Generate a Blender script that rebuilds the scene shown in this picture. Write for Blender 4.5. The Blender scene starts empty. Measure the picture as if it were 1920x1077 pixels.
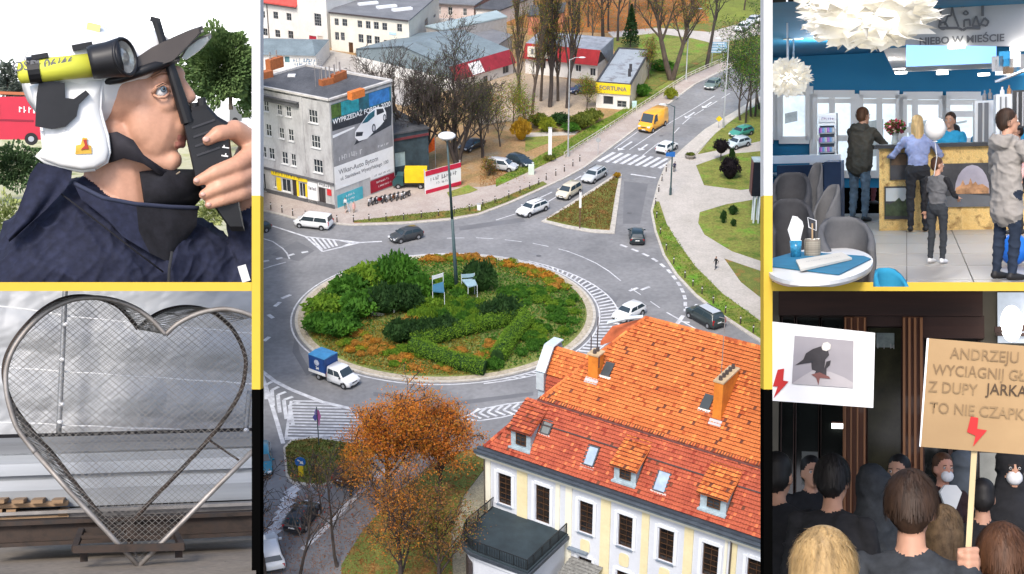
import bpy,bmesh,math,random
import numpy as np
from mathutils import Matrix,Vector
from mathutils.geometry import tessellate_polygon
SC=bpy.context.scene
COL=SC.collection
R=math.radians
rnd=random.Random(7)
# camera, sky, sun, exposure
FPX,CX,CY,CAMH,PITCH=2600.0,960.0,538.5,71.0,R(24)
cam=bpy.data.cameras.new('camera')
cam.sensor_width=36.0
cam.lens=36.0*FPX/1920.0
cam.clip_start,cam.clip_end=1.0,4000.0
camo=bpy.data.objects.new('camera',cam)
COL.objects.link(camo)
camo.location=(0,0,CAMH)
camo.rotation_euler=(R(90)-PITCH,0,0)
SC.camera=camo
SUN_EL,SUN_AZ=54.0,198.0
world=bpy.data.worlds.new('World')
SC.world=world
world.use_nodes=True
wn=world.node_tree
wn.nodes.clear()
sky_t=wn.nodes.new('ShaderNodeTexSky')
sky_t.sky_type='NISHITA'
sky_t.sun_disc=False
sky_t.sun_elevation=R(SUN_EL)
sky_t.sun_rotation=R(SUN_AZ)
sky_t.air_density,sky_t.dust_density,sky_t.ozone_density=1.0,3.0,1.0
bg=wn.nodes.new('ShaderNodeBackground')
bg.inputs['Strength'].default_value=0.15
wo=wn.nodes.new('ShaderNodeOutputWorld')
wn.links.new(sky_t.outputs[0],bg.inputs[0])
wn.links.new(bg.outputs[0],wo.inputs[0])
sun=bpy.data.lights.new('sun','SUN')
sun.energy=1.5
sun.angle=R(14)
sun.color=(1.0,0.95,0.88)
suno=bpy.data.objects.new('sun',sun)
COL.objects.link(suno)
_sd=Vector((math.sin(R(SUN_AZ))*math.cos(R(SUN_EL)),math.cos(R(SUN_AZ))*math.cos(R(SUN_EL)),math.sin(R(SUN_EL))))
suno.rotation_euler=_sd.to_track_quat('Z','Y').to_euler()
suno.location=_sd*300
SC.view_settings.view_transform='Standard'
SC.view_settings.look='None'
SC.view_settings.gamma=1.0
SC.view_settings.use_curve_mapping=False
SC.view_settings.exposure=0.95
SC.cycles.max_bounces=6
SC.cycles.transparent_max_bounces=16
# survey helpers
CR=Vector((1,0,0))
CU=Vector((0,math.sin(PITCH),math.cos(PITCH)))
CF=Vector((0,math.cos(PITCH),-math.sin(PITCH)))
CP=Vector((0,0,CAMH))
def ray(x,y):
 return CR*((x-CX)/FPX)-CU*((y-CY)/FPX)+CF
def G(x,y,z=0.0):
 d=ray(x,y)
 return CP+d*((z-CAMH)/d.z)
def G2(x,y,z=0.0):
 p=G(x,y,z)
 return(p.x,p.y)
def pix(p):
 v=Vector(p)-CP
 z=v.dot(CF)
 return(CX+FPX*v.dot(CR)/z,CY-FPX*v.dot(CU)/z)
def HZ(bx,by,ty,z0=0.0):
 p=G(bx,by,z0)
 lo,hi=z0,z0+60
 for _ in range(40):
  m=(lo+hi)/2
  if pix((p.x,p.y,m))[1]>ty:lo=m
  else:hi=m
 return(lo+hi)/2
def CZ(x,y,Y,shift=0.0):
 d=ray(x,y)
 return CP+d*(Y/d.y)
FR=Matrix.Identity(4)
def set_frame(m):
 global FR
 FR=m
 # materials
MATS={}
def mat(name,col,rough=0.8,var=0.12,sc=1.5,bump=0.0,metal=0.0,col2=None,emit=None,es=1.0,alpha=1.0,trans=0.0,spec=0.35,coat=0.0,detail=4.0,stretch=None,col3=None,fine=0.0):
 if name in MATS:return MATS[name]
 m=bpy.data.materials.new(name)
 m.use_nodes=True
 nt=m.node_tree
 b=nt.nodes['Principled BSDF']
 b.inputs['Roughness'].default_value=rough
 b.inputs['Metallic'].default_value=metal
 b.inputs['Specular IOR Level'].default_value=spec
 b.inputs['Coat Weight'].default_value=coat
 b.inputs['Alpha'].default_value=alpha
 b.inputs['Transmission Weight'].default_value=trans
 c=tuple(col)+(1,)
 if emit:
  b.inputs['Emission Color'].default_value=tuple(emit)+(1,)
  b.inputs['Emission Strength'].default_value=es
 if var>0 or col2 or bump>0:
  tc=nt.nodes.new('ShaderNodeTexCoord')
  vec=tc.outputs['Object']
  if stretch:
   mp=nt.nodes.new('ShaderNodeMapping')
   mp.inputs['Scale'].default_value=stretch
   nt.links.new(vec,mp.inputs[0]);vec=mp.outputs[0]
  nz=nt.nodes.new('ShaderNodeTexNoise')
  nz.inputs['Scale'].default_value=sc
  nz.inputs['Detail'].default_value=detail
  nz.inputs['Roughness'].default_value=0.65
  nt.links.new(vec,nz.inputs['Vector'])
  rp=nt.nodes.new('ShaderNodeValToRGB')
  e=rp.color_ramp.elements
  e[0].position,e[1].position=0.32,0.68
  if col2:
   e[0].color=tuple(col2)+(1,);e[1].color=c
   if col3:
    k=rp.color_ramp.elements.new(0.5)
    k.color=tuple(col3)+(1,)
  else:
   e[0].color=tuple(max(0,v*(1-var))for v in col)+(1,)
   e[1].color=tuple(min(1,v*(1+var))for v in col)+(1,)
  nt.links.new(nz.outputs['Fac'],rp.inputs['Fac'])
  out=rp.outputs['Color']
  if fine>0:
   n2=nt.nodes.new('ShaderNodeTexNoise')
   n2.inputs['Scale'].default_value=sc*14
   n2.inputs['Detail'].default_value=2
   nt.links.new(vec,n2.inputs['Vector'])
   mr=nt.nodes.new('ShaderNodeMapRange')
   mr.inputs[1].default_value,mr.inputs[2].default_value=0.3,0.7
   mr.inputs[3].default_value,mr.inputs[4].default_value=1-fine,1+fine
   nt.links.new(n2.outputs['Fac'],mr.inputs[0])
   mx=nt.nodes.new('ShaderNodeMix');mx.data_type='RGBA';mx.blend_type='MULTIPLY'
   mx.inputs['Factor'].default_value=1.0
   nt.links.new(out,mx.inputs[6]);nt.links.new(mr.outputs[0],mx.inputs[7])
   out=mx.outputs[2]
  nt.links.new(out,b.inputs['Base Color'])
  if bump>0:
   bp=nt.nodes.new('ShaderNodeBump')
   bp.inputs['Strength'].default_value=bump
   bp.inputs['Distance'].default_value=0.05
   nt.links.new(nz.outputs['Fac'],bp.inputs['Height'])
   nt.links.new(bp.outputs[0],b.inputs['Normal'])
 else:
  b.inputs['Base Color'].default_value=c
 MATS[name]=m
 return m
 # mesh builder
def vec(p):return Vector(p)
class B:
 def __init__(s):s.v=[];s.f=[];s.m=[];s.mi=0
 def add(s,vs,fs):
  o=len(s.v)
  s.v+=[tuple(v)for v in vs]
  for f in fs:
   s.f.append(tuple(i+o for i in f));s.m.append(s.mi)
  return s
 def quad(s,a,b,c,d):return s.add((a,b,c,d),((0,1,2,3),))
 def box(s,c,d,rz=0.0,mx=None):
  hx,hy,hz=d[0]/2,d[1]/2,d[2]/2
  vs=[Vector((x,y,z))for x in(-hx,hx)for y in(-hy,hy)for z in(-hz,hz)]
  if mx is not None:vs=[mx@v for v in vs]
  elif rz:
   r=Matrix.Rotation(rz,3,'Z');vs=[r@v for v in vs]
  c=Vector(c)
  return s.add([v+c for v in vs],((0,1,3,2),(4,6,7,5),(0,4,5,1),(2,3,7,6),(0,2,6,4),(1,5,7,3)))
 def bar(s,a,b,w,h=None,up=(0,0,1)):
  h=w if h is None else h
  a,b=Vector(a),Vector(b)
  t=(b-a).normalized();u=Vector(up)
  x=t.cross(u)
  if x.length<1e-4:x=t.cross(Vector((0,1,0)))
  x.normalize();u=x.cross(t)
  x*=w/2;u*=h/2
  vs=[p+i*x+j*u for p in(a,b)for i in(-1,1)for j in(-1,1)]
  return s.add(vs,((0,1,3,2),(4,6,7,5),(0,4,5,1),(2,3,7,6),(0,2,6,4),(1,5,7,3)))
 def cyl(s,a,b,r0,r1=None,n=10,caps=True):
  r1=r0 if r1 is None else r1
  a,b=Vector(a),Vector(b)
  t=(b-a)
  t=t.normalized()if t.length>1e-9 else Vector((0,0,1))
  x=t.cross(Vector((0,0,1)))
  if x.length<1e-3:x=Vector((1,0,0))
  x.normalize();y=t.cross(x)
  vs=[]
  for p,r in((a,r0),(b,r1)):
   for i in range(n):
    an=2*math.pi*i/n
    vs.append(p+x*(r*math.cos(an))+y*(r*math.sin(an)))
  fs=[(i,(i+1)%n,n+(i+1)%n,n+i)for i in range(n)]
  if caps:fs+=[tuple(range(n-1,-1,-1)),tuple(range(n,2*n))]
  return s.add(vs,fs)
 def tube(s,pts,r,n=8,closed=False):
  pts=[Vector(p)for p in pts]
  k=len(pts);vs=[];px=None
  for i,p in enumerate(pts):
   if closed:t=pts[(i+1)%k]-pts[i-1]
   else:t=pts[min(i+1,k-1)]-pts[max(i-1,0)]
   t.normalize()
   x=px-t*px.dot(t)if px is not None else t.cross(Vector((0,0,1)))
   if x.length<1e-3:x=t.cross(Vector((0,1,0)))
   x.normalize();px=x;y=t.cross(x)
   rr=r[i]if isinstance(r,(list,tuple))else r
   for j in range(n):
    a=2*math.pi*j/n
    vs.append(p+x*(rr*math.cos(a))+y*(rr*math.sin(a)))
  fs=[]
  for i in range(k if closed else k-1):
   o,q=i*n,((i+1)%k)*n
   fs+=[(o+j,o+(j+1)%n,q+(j+1)%n,q+j)for j in range(n)]
  if not closed:fs+=[tuple(range(n-1,-1,-1)),tuple(range((k-1)*n,k*n))]
  return s.add(vs,fs)
 def ell(s,c,r,n=12,m=8,mx=None):
  if not isinstance(r,(list,tuple)):r=(r,r,r)
  c=Vector(c)
  vs=[]
  for i in range(1,m):
   ph=math.pi*i/m
   for j in range(n):
    th=2*math.pi*j/n
    vs.append(Vector((r[0]*math.sin(ph)*math.cos(th),r[1]*math.sin(ph)*math.sin(th),r[2]*math.cos(ph))))
  vs+=[Vector((0,0,r[2])),Vector((0,0,-r[2]))]
  if mx is not None:vs=[mx@v for v in vs]
  vs=[v+c for v in vs]
  fs=[]
  for i in range(m-2):
   for j in range(n):
    fs.append((i*n+j,(i+1)*n+j,(i+1)*n+(j+1)%n,i*n+(j+1)%n))
  T,Bo=(m-1)*n,(m-1)*n+1
  for j in range(n):
   fs.append((T,j,(j+1)%n));fs.append((Bo,(m-2)*n+(j+1)%n,(m-2)*n+j))
  return s.add(vs,fs)
 def prism(s,poly,z0,z1,top=True,bottom=False):
  n=len(poly)
  area=sum(poly[i][0]*poly[(i+1)%n][1]-poly[(i+1)%n][0]*poly[i][1]for i in range(n))
  if area<0:poly=poly[::-1]
  vs=[(p[0],p[1],z0)for p in poly]+[(p[0],p[1],z1)for p in poly]
  fs=[]
  if z1-z0>1e-6:fs=[(i,(i+1)%n,n+(i+1)%n,n+i)for i in range(n)]
  tri=tessellate_polygon([[Vector((p[0],p[1],0))for p in poly]])
  for t in tri:
   a,b,c=[Vector((poly[i][0],poly[i][1],0))for i in t]
   if(b-a).cross(c-a).z<0:t=t[::-1]
   if top:fs.append(tuple(n+i for i in t))
   if bottom:fs.append(tuple(reversed(t)))
  return s.add(vs,fs)
 def extr(s,poly,o,ax,ay,d):
  o,ax,ay,d=Vector(o),Vector(ax),Vector(ay),Vector(d)
  n=len(poly)
  P=[o+ax*p[0]+ay*p[1]for p in poly]
  vs=P+[p+d for p in P]
  fs=[(i,(i+1)%n,n+(i+1)%n,n+i)for i in range(n)]
  for t in tessellate_polygon([[Vector((p[0],p[1],0))for p in poly]]):
   fs.append(tuple(t));fs.append(tuple(n+i for i in reversed(t)))
  return s.add(vs,fs)
 def lathe(s,c,prof,n=16,mx=None):
  c=Vector(c);vs=[]
  for r,z in prof:
   for j in range(n):
    a=2*math.pi*j/n
    v=Vector((r*math.cos(a),r*math.sin(a),z))
    if mx is not None:v=mx@v
    vs.append(v+c)
  fs=[]
  for i in range(len(prof)-1):
   for j in range(n):
    fs.append((i*n+j,i*n+(j+1)%n,(i+1)*n+(j+1)%n,(i+1)*n+j))
  fs.append(tuple(range(n-1,-1,-1)));fs.append(tuple(range((len(prof)-1)*n,len(prof)*n)))
  return s.add(vs,fs)
 def loft(s,rings,caps=True,closed=True):
  n=len(rings[0]);vs=[p for r in rings for p in r];fs=[]
  for i in range(len(rings)-1):
   for j in range(n if closed else n-1):
    fs.append((i*n+j,i*n+(j+1)%n,(i+1)*n+(j+1)%n,(i+1)*n+j))
  if caps and closed:
   fs+=[tuple(range(n-1,-1,-1)),tuple(range((len(rings)-1)*n,len(rings)*n))]
  return s.add(vs,fs)
 def obj(s,name,ms,parent=None,smooth=False,**tags):
  me=bpy.data.meshes.new(name)
  me.from_pydata(s.v,[],s.f)
  if not isinstance(ms,(list,tuple)):ms=[ms]
  for m in ms:me.materials.append(m)
  if len(ms)>1:me.polygons.foreach_set('material_index',s.m)
  if smooth:me.polygons.foreach_set('use_smooth',[True]*len(me.polygons))
  me.update()
  return place(name,me,parent,**tags)
def place(name,me,parent=None,label=None,cat=None,group=None,kind=None,loc=None,rz=0.0):
 o=bpy.data.objects.new(name,me)
 COL.objects.link(o)
 if parent is not None:
  o.parent=parent
  if loc is not None:o.location=loc
  if rz:o.rotation_euler=(0,0,rz)
 else:
  o.matrix_world=FR@Matrix.Translation(loc or(0,0,0))@Matrix.Rotation(rz,4,'Z')
 if label:o['label']=label
 if cat:o['category']=cat
 if group:o['group']=group
 if kind:o['kind']=kind
 return o
def thing(name,label,cat,loc=(0,0,0),rz=0.0,group=None):
 return place(name,None,None,label,cat,group,None,loc,rz)
def copy_tree(o,parent=None):
 c=o.copy()
 COL.objects.link(c)
 if parent is not None:c.parent=parent
 for ch in list(o.children):copy_tree(ch,c)
 return c
def dup(o,loc,rz=0.0,label=None,scale=1.0,group=None):
 c=copy_tree(o)
 sv=scale if isinstance(scale,(tuple,list))else(scale,)*3
 c.matrix_world=FR@Matrix.Translation(loc)@Matrix.Rotation(rz,4,'Z')@Matrix.Diagonal(tuple(sv)+(1,))
 if label:c['label']=label
 if group:c['group']=group
 return c
def npmesh(name,V,F,mats,smooth=False):
 V=np.asarray(V,dtype=np.float32);F=np.asarray(F,dtype=np.int32)
 me=bpy.data.meshes.new(name)
 k=F.shape[1]
 me.vertices.add(len(V));me.vertices.foreach_set('co',V.ravel())
 me.loops.add(F.size);me.loops.foreach_set('vertex_index',F.ravel())
 me.polygons.add(len(F));me.polygons.foreach_set('loop_start',np.arange(0,F.size,k,dtype=np.int32))
 if smooth:me.polygons.foreach_set('use_smooth',np.ones(len(F),dtype=bool))
 for m in(mats if isinstance(mats,(list,tuple))else[mats]):me.materials.append(m)
 me.update(calc_edges=True)
 return me
def leaf_quads(C,size,seed=0,flat=0.35,aspect=0.6):
 rs=np.random.RandomState(seed)
 n=len(C)
 a=rs.normal(size=(n,3));a[:,2]*=0.7
 a/=np.linalg.norm(a,axis=1)[:,None]+1e-9
 b=rs.normal(size=(n,3))
 b=np.cross(a,b);b/=np.linalg.norm(b,axis=1)[:,None]+1e-9
 s=size*(0.6+0.8*rs.rand(n))[:,None]
 a=a*s*0.5;b=b*s*0.5*aspect
 V=np.stack([C-a,C+b,C+a,C-b],axis=1).reshape(-1,3)
 F=np.arange(4*n).reshape(n,4)
 return V,F
def text_mesh(txt,size,name='lettering',bold=0.0,extrude=0.0,align='CENTER',shear=0.0,sx=1.0):
 cu=bpy.data.curves.new('t','FONT')
 cu.body=txt;cu.size=size;cu.align_x=align;cu.align_y='CENTER'
 cu.offset=bold;cu.extrude=extrude;cu.shear=shear;cu.resolution_u=3
 o=bpy.data.objects.new('t',cu)
 COL.objects.link(o)
 dg=bpy.context.evaluated_depsgraph_get()
 me=bpy.data.meshes.new_from_object(o.evaluated_get(dg))
 bpy.data.objects.remove(o);bpy.data.curves.remove(cu)
 me.name=name
 if sx!=1.0:
  for v in me.vertices:v.co.x*=sx
 return me
def lettering(txt,size,m,parent,org,ax,ay,bold=0.0,name='lettering',align='CENTER',shear=0.0,sx=1.0,lift=0.0):
 me=text_mesh(txt,size,name,bold,0.0,align,shear,sx)
 ax,ay=Vector(ax).normalized(),Vector(ay).normalized()
 az=ax.cross(ay)
 mt=Matrix.Translation(Vector(org)+az*lift)@Matrix((ax,ay,az)).transposed().to_4x4()
 me.transform(mt)
 me.materials.clear();me.materials.append(m)
 return place(name,me,parent)
 # THE TOWN: ground, roads, pavements, markings
asphalt=mat('asphalt',(0.245,0.245,0.25),0.9,sc=0.12,col2=(0.15,0.152,0.158),bump=0.0,detail=8,fine=0.10)
paving=mat('paving',(0.42,0.37,0.33),0.9,sc=0.35,col2=(0.34,0.28,0.25),detail=8,fine=0.12)
paving_pale=mat('paving_pale',(0.50,0.46,0.42),0.9,sc=0.3,col2=(0.40,0.37,0.33),detail=8,fine=0.12)
kerbstone=mat('kerbstone',(0.46,0.43,0.38),0.9,sc=2,var=0.2)
white_paint=mat('white_paint',(0.72,0.73,0.74),0.8,sc=1.2,col2=(0.36,0.36,0.38),detail=8)
turf=mat('turf',(0.115,0.27,0.02),0.95,sc=0.25,col2=(0.06,0.13,0.012),col3=(0.20,0.20,0.045),detail=8,bump=0.4,fine=0.3)
turf_autumn=mat('turf_autumn',(0.20,0.20,0.045),0.95,sc=0.45,col2=(0.29,0.145,0.045),col3=(0.12,0.15,0.03),detail=8,bump=0.4,fine=0.3)
dirt=mat('dirt',(0.30,0.24,0.15),0.95,sc=0.22,col2=(0.17,0.15,0.06),col3=(0.33,0.20,0.09),detail=8,fine=0.25)
leafy_ground=mat('leafy_ground',(0.34,0.155,0.045),0.95,sc=0.25,col2=(0.16,0.125,0.03),col3=(0.26,0.12,0.04),detail=8,fine=0.3)
gravel=mat('gravel',(0.30,0.27,0.19),0.95,sc=0.5,col2=(0.21,0.19,0.13),detail=8,fine=0.3)
yard_mat=mat('yard_concrete',(0.42,0.39,0.36),0.9,sc=0.2,col2=(0.30,0.28,0.25),detail=8,fine=0.1)
def gp(pts):return[G2(*p)for p in pts]
def sheet(name,pts,m,z0,z1,**k):
 return B().prism(gp(pts),z0,z1).obj(name,m,**dict(dict(kind='structure'),**k))
g0,g1=G(474,1095),G(1446,1095)
def edge(px,y):return(px-CX)/FPX*(y*math.cos(PITCH)+CAMH*math.sin(PITCH))
B().prism([(edge(477,96),96),(edge(1443,96),96),(edge(1443,1800),1800),(edge(477,1800),1800)],-0.5,-0.012).obj('ground',dirt,kind='structure')
ROADN=[(474,389),(491,395),(530,404),(555,411),(634,421),(664,423),(759,420),(843,413),(896,404),(950,384),(1000,362),(1060,334),(1096,314),(1132,287),(1175,255),(1210,228),(1260,190),(1300,160),(1340,140),(1380,122),(1446,104)]
ROADS=[(1446,178),(1420,184),(1383,208),(1323,244),(1284,278),(1262,299),(1249,312),(1236,343),(1227,377),(1222,398),(1229,434),(1245,480),(1269,518),(1304,555),(1352,593),(1446,655)]
sheet('road',ROADN+ROADS+[(1446,1092),(474,1092)],asphalt,-0.4,0.0)
PV=0.12
def kerb_line(pts,z,w=0.3,name='kerb',m=kerbstone,closed=False):
 P=[Vector(G2(*p))for p in pts]
 n=len(P);L=[];Rr=[]
 for i in range(n):
  if closed:t=P[(i+1)%n]-P[i-1]
  else:t=P[min(i+1,n-1)]-P[max(i-1,0)]
  t.normalize();nn=Vector((-t.y,t.x))*w/2
  L.append(P[i]+nn);Rr.append(P[i]-nn)
 b=B()
 for i in range(n if closed else n-1):
  j=(i+1)%n
  v=[(L[i].x,L[i].y,z),(Rr[i].x,Rr[i].y,z),(Rr[j].x,Rr[j].y,z),(L[j].x,L[j].y,z)]
  lo=[(p[0],p[1],-0.05)for p in v]
  b.add(v+lo,((0,1,2,3),(0,4,5,1),(1,5,6,2),(2,6,7,3),(3,7,4,0)))
 return b.obj(name,m,kind='structure')
sheet('pavement',[(474,350),(488,355),(558,374),(627,388),(740,342),(800,356),(868,352),(905,352),(945,345),(1000,320),(1062,290),(1110,261),(1160,229),(1200,203),(1236,180),(1287,147),(1336,125),(1380,106),(1446,88)]+ROADN[::-1],paving,-0.3,PV)
kerb_line(ROADN,PV+0.012,0.34)
sheet('pavement',ROADS[:15]+[(1446,655),(1446,430),(1446,300),(1446,215)],paving_pale,-0.3,PV)
kerb_line(ROADS,PV+0.012,0.34)
sheet('grass_verge',[(664,420),(759,417),(843,410),(896,401),(950,381),(1000,359),(1026,347),(1018,342),(985,355),(940,374),(890,389),(843,397),(760,405),(664,416)],turf_autumn,PV-.2,PV+.05)
sheet('grass_verge',[(930,352),(1000,320),(1062,289),(1110,260),(1160,228),(1236,179),(1287,146),(1336,124),(1380,105),(1446,87),(1446,70),(1380,92),(1330,112),(1280,137),(1230,168),(1160,211),(1110,237),(1050,273),(985,308),(930,338)],turf,-.2,PV+.06)
sheet('grass_verge',[(1229,380),(1224,398),(1231,434),(1247,479),(1271,516),(1306,553),(1354,590),(1446,650),(1446,618),(1431,608),(1355,553),(1304,502),(1272,458),(1250,422),(1236,380)],turf,PV-.2,PV+.05)
sheet('lawn',[(1305,312),(1320,349),(1388,358),(1446,352),(1446,283),(1400,288),(1367,290)],turf,PV-.2,PV+.04)
sheet('lawn',[(1308,291),(1341,252),(1378,224),(1446,182),(1446,262),(1367,279)],turf,PV-.2,PV+.04)
sheet('lawn',[(1312,400),(1362,385),(1409,377),(1446,370),(1446,500),(1431,493),(1372,473),(1321,442),(1309,420)],turf,PV-.2,PV+.04)
sheet('lawn',[(1358,487),(1431,512),(1446,517),(1446,574),(1431,564),(1389,531)],turf_autumn,PV-.2,PV+.04)
sheet('kerb_stones',[(1300,296),(1343,251),(1380,222),(1446,180),(1446,177),(1376,220),(1338,249),(1294,294)],kerbstone,0,PV+.10)
SPLIT=[(1015,416),(1060,388),(1110,356),(1150,330),(1166,328),(1162,365),(1152,439),(1110,437),(1060,428)]
sheet('traffic_island',SPLIT,kerbstone,-.05,0.10)
sheet('grass_verge',[(1024,414),(1064,391),(1112,361),(1150,336),(1160,335),(1154,365),(1143,433),(1108,431),(1062,423)],turf_autumn,0,0.16)
SPL2=[(531,840),(546,826),(588,821),(677,832),(712,850),(690,872),(640,903),(600,914),(548,908),(536,893)]
sheet('traffic_island',SPL2,kerbstone,-.05,0.10)
sheet('grass_verge',[(535,842),(548,829),(588,824),(676,835),(706,850),(688,868),(638,899),(600,910),(550,904),(540,891)],turf_autumn,0,0.15)
sheet('grass_verge',[(640,1062),(676,1003),(740,930),(800,880),(850,852),(908,838),(908,880),(870,930),(845,1000),(850,1092),(640,1092)],turf_autumn,-.1,0.12)
sheet('forecourt',[(908,838),(1000,820),(1446,1000),(1446,1092),(850,1092),(846,1000),(871,930),(908,882)],gravel,-.1,0.10)
sheet('lawn',[(1196,205),(1150,90),(1140,-12),(1446,-12),(1446,68),(1380,90),(1330,110),(1280,135),(1230,166)],turf_autumn,-.2,0.10)
sheet('lawn',[(1205,120),(1190,66),(1250,62),(1330,72),(1325,100),(1262,140),(1225,150)],turf,-.1,0.17)
sheet('lawn',[(1330,40),(1300,-12),(1446,-12),(1446,30),(1390,42)],mat('turf_pale',(0.20,0.24,0.035),0.95,sc=0.4,col2=(0.14,0.16,0.03),detail=8,fine=.3),-.1,0.14)
sheet('leaf_litter',[(940,-12),(945,45),(1030,60),(1180,62),(1260,44),(1330,40),(1300,-12)],leafy_ground,-.1,0.15)
sheet('path',[(1140,62),(1230,54),(1330,62),(1380,48),(1446,30),(1446,62),(1390,74),(1340,84),(1300,74),(1230,64),(1150,72)],paving_pale,-.1,0.20)
sheet('yard',[(474,150),(500,130),(620,95),(830,140),(850,165),(760,200),(600,160)],yard_mat,-.1,0.05)
sheet('yard',[(890,170),(985,115),(1120,175),(1120,215),(1020,220),(900,235)],mat('sandy_yard',(0.44,0.34,0.24),.95,sc=.25,col2=(.30,.24,.17),detail=8,fine=.2),-.1,0.03)
sheet('lawn',[(985,255),(1030,240),(1030,268),(985,285)],turf,-.1,0.05)
sheet('lawn',[(838,363),(878,349),(896,358),(880,364),(843,372)],turf,-.1,PV+0.05)
sheet('path',[(985,250),(1085,247),(1078,253),(985,258)],paving_pale,-.1,0.06)
# the roundabout itself
RC=Vector((G(835,598).x,151.91,0));RR=18.1
def ring(name,r0,r1,z0,z1,m,n=120,**k):
 b=B()
 for i in range(n):
  a,c=2*math.pi*i/n,2*math.pi*(i+1)/n
  P=[(RC.x+r*math.cos(t),RC.y+r*math.sin(t))for t in(a,c)for r in(r0,r1)]
  v=[(P[0][0],P[0][1],z1),(P[1][0],P[1][1],z1),(P[3][0],P[3][1],z1),(P[2][0],P[2][1],z1)]
  lo=[(p[0],p[1],z0)for p in v]
  b.add(v+lo,((0,1,2,3),(1,5,6,2),(3,7,4,0)))
 return b.obj(name,m,kind='structure',**k)
ring('kerb',RR-0.35,RR,-.05,0.13,kerbstone)
ring('apron',RR-1.1,RR-0.35,-.05,0.17,mat('cobble',(0.40,0.35,0.27),.95,sc=3,var=.3,fine=.3))
b=B();rings=[]
for q,z in((RR-1.05,0.14),(RR-1.5,0.28),(RR*0.7,0.75),(RR*0.4,1.0),(0.3,1.15)):
 rings.append([(RC.x+q*math.cos(2*math.pi*i/64),RC.y+q*math.sin(2*math.pi*i/64),z)for i in range(64)])
b.loft(rings,caps=False)
soil=mat('island_soil',(0.13,0.18,0.035),.95,sc=.35,col2=(0.06,0.11,0.02),col3=(.17,.19,.05),detail=8,bump=.4,fine=.3)
b.obj('island_soil',soil,kind='structure',smooth=True)
def isl_z(x,y):
 q=math.hypot(x-RC.x,y-RC.y)
 return float(np.interp(q,[0.3,RR*.4,RR*.7,RR-1.5,RR-1.05],[1.15,1.0,.75,.28,.14]))
 # painted markings, a film 6 mm above the asphalt
MK=B();MZ=0.006
def mz():
 global MZ
 MZ+=0.00004
 return MZ
def stripe(pts,w,bld=None):
 bld=bld or MK;mz()
 P=[Vector(G2(*p))for p in pts]
 for i in range(len(P)-1):
  t=(P[i+1]-P[i])
  if t.length<1e-5:continue
  t.normalize();n=Vector((-t.y,t.x))*w/2;e=t*0.0
  a,c=P[i]-e,P[i+1]+e
  bld.add([(a.x+n.x,a.y+n.y,MZ),(a.x-n.x,a.y-n.y,MZ),(c.x-n.x,c.y-n.y,MZ),(c.x+n.x,c.y+n.y,MZ)],((0,1,2,3),))
def dashes(pts,w,on,off,ph=0.0):
 P=[Vector(G2(*p))for p in pts]
 seg=[(P[i+1]-P[i]).length for i in range(len(P)-1)]
 tot=sum(seg)
 def at(s):
  for i,l in enumerate(seg):
   if s<=l or i==len(seg)-1:return P[i]+(P[i+1]-P[i])*min(1,s/l)
   s-=l
 s=ph
 while s<tot:
  a,c=at(s),at(min(tot,s+on))
  t=c-a
  if t.length>.05:
   t.normalize();n=Vector((-t.y,t.x))*w/2
   MK.add([(a.x+n.x,a.y+n.y,MZ),(a.x-n.x,a.y-n.y,MZ),(c.x-n.x,c.y-n.y,MZ),(c.x+n.x,c.y+n.y,MZ)],((0,1,2,3),))
  s+=on+off;mz()
def patch(pts):
 MK.prism(gp(pts),MZ,MZ)
stripe([(1063,471),(1092,482),(1118,494),(1142,509),(1164,527)],.16)
dashes([(838,447),(900,446),(960,451),(1010,458),(1063,471)],.14,2.4,1.6)
dashes([(1163,459),(1190,469),(1215,480),(1235,492),(1252,506),(1264,520),(1274,534),(1281,548),(1285,562),(1285,584)],.42,1.25,.8)
dashes([(1163,528),(1200,552),(1255,590)],.14,2.2,2.2,2.5)
stripe([(1250,586),(1285,606),(1317,624),(1345,641)],.22)
stripe([(1281,592),(1267,611)],.5);stripe([(1277,603),(1293,605)],.35)
TA,TB,TC=(573,444),(605,472),(676,455)
for a,c in((TA,TB),(TB,TC),(TA,TC)):stripe([a,c],.3)
stripe([(511,424),TA],.32);stripe([TC,(716,453)],.3)
for i in range(1,10):
 t=i/10.0
 p=(TA[0]+(TC[0]-TA[0])*t,TA[1]+(TC[1]-TA[1])*t)
 q=(TB[0]+(TC[0]-TB[0])*(t*.98),TB[1]+(TC[1]-TB[1])*(t*.98))
 if t>.55:stripe([p,(q[0]+10,(p[1]+q[1])/2),(q[0]-4,q[1])],.22)
 else:stripe([p,(q[0]-8,q[1]-2)],.3)
dashes([(492,491),(528,484),(548,477),(590,470)],.5,.9,1.0)
stripe([(488,446),(511,453),(530,466),(538,475),(543,486)],.2)
stripe([(486,507),(510,499),(536,492)],.2)
FA,FB,FC2,FD=(488,694),(657,766),(640,822),(531,830)
stripe([(488,694),(515,715),(546,731),(604,754),(660,767)],.5)
stripe([(488,694),(505,745),(519,790),(531,832)],.42)
for i in range(5):
 x=496+i*11;y=713+i*9.4
 stripe([(x+14+i*2,y+3),(x+3,y+9),(x+3.5+i*1.5,y+36+i*3)],.40)
for i in range(13):
 y=752+i*5.7
 x0=549-i*1.1
 x1=min(700,600+i*20)
 stripe([(x0,y),(x1,y+(x1-x0)*0.02)],.30)
stripe([(546,752),(536,822)],.3);stripe([(534,824),(620,817),(690,826)],.3)
stripe([(866,786),(900,789),(940,783),(985,772)],.22);stripe([(866,784),(900,768),(950,758),(990,753)],.22)
for i in range(7):
 x=884+i*15
 stripe([(x+14,766-i*1.8),(x,777-i*1.9),(x+18,785-i*2.1)],.3)
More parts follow.
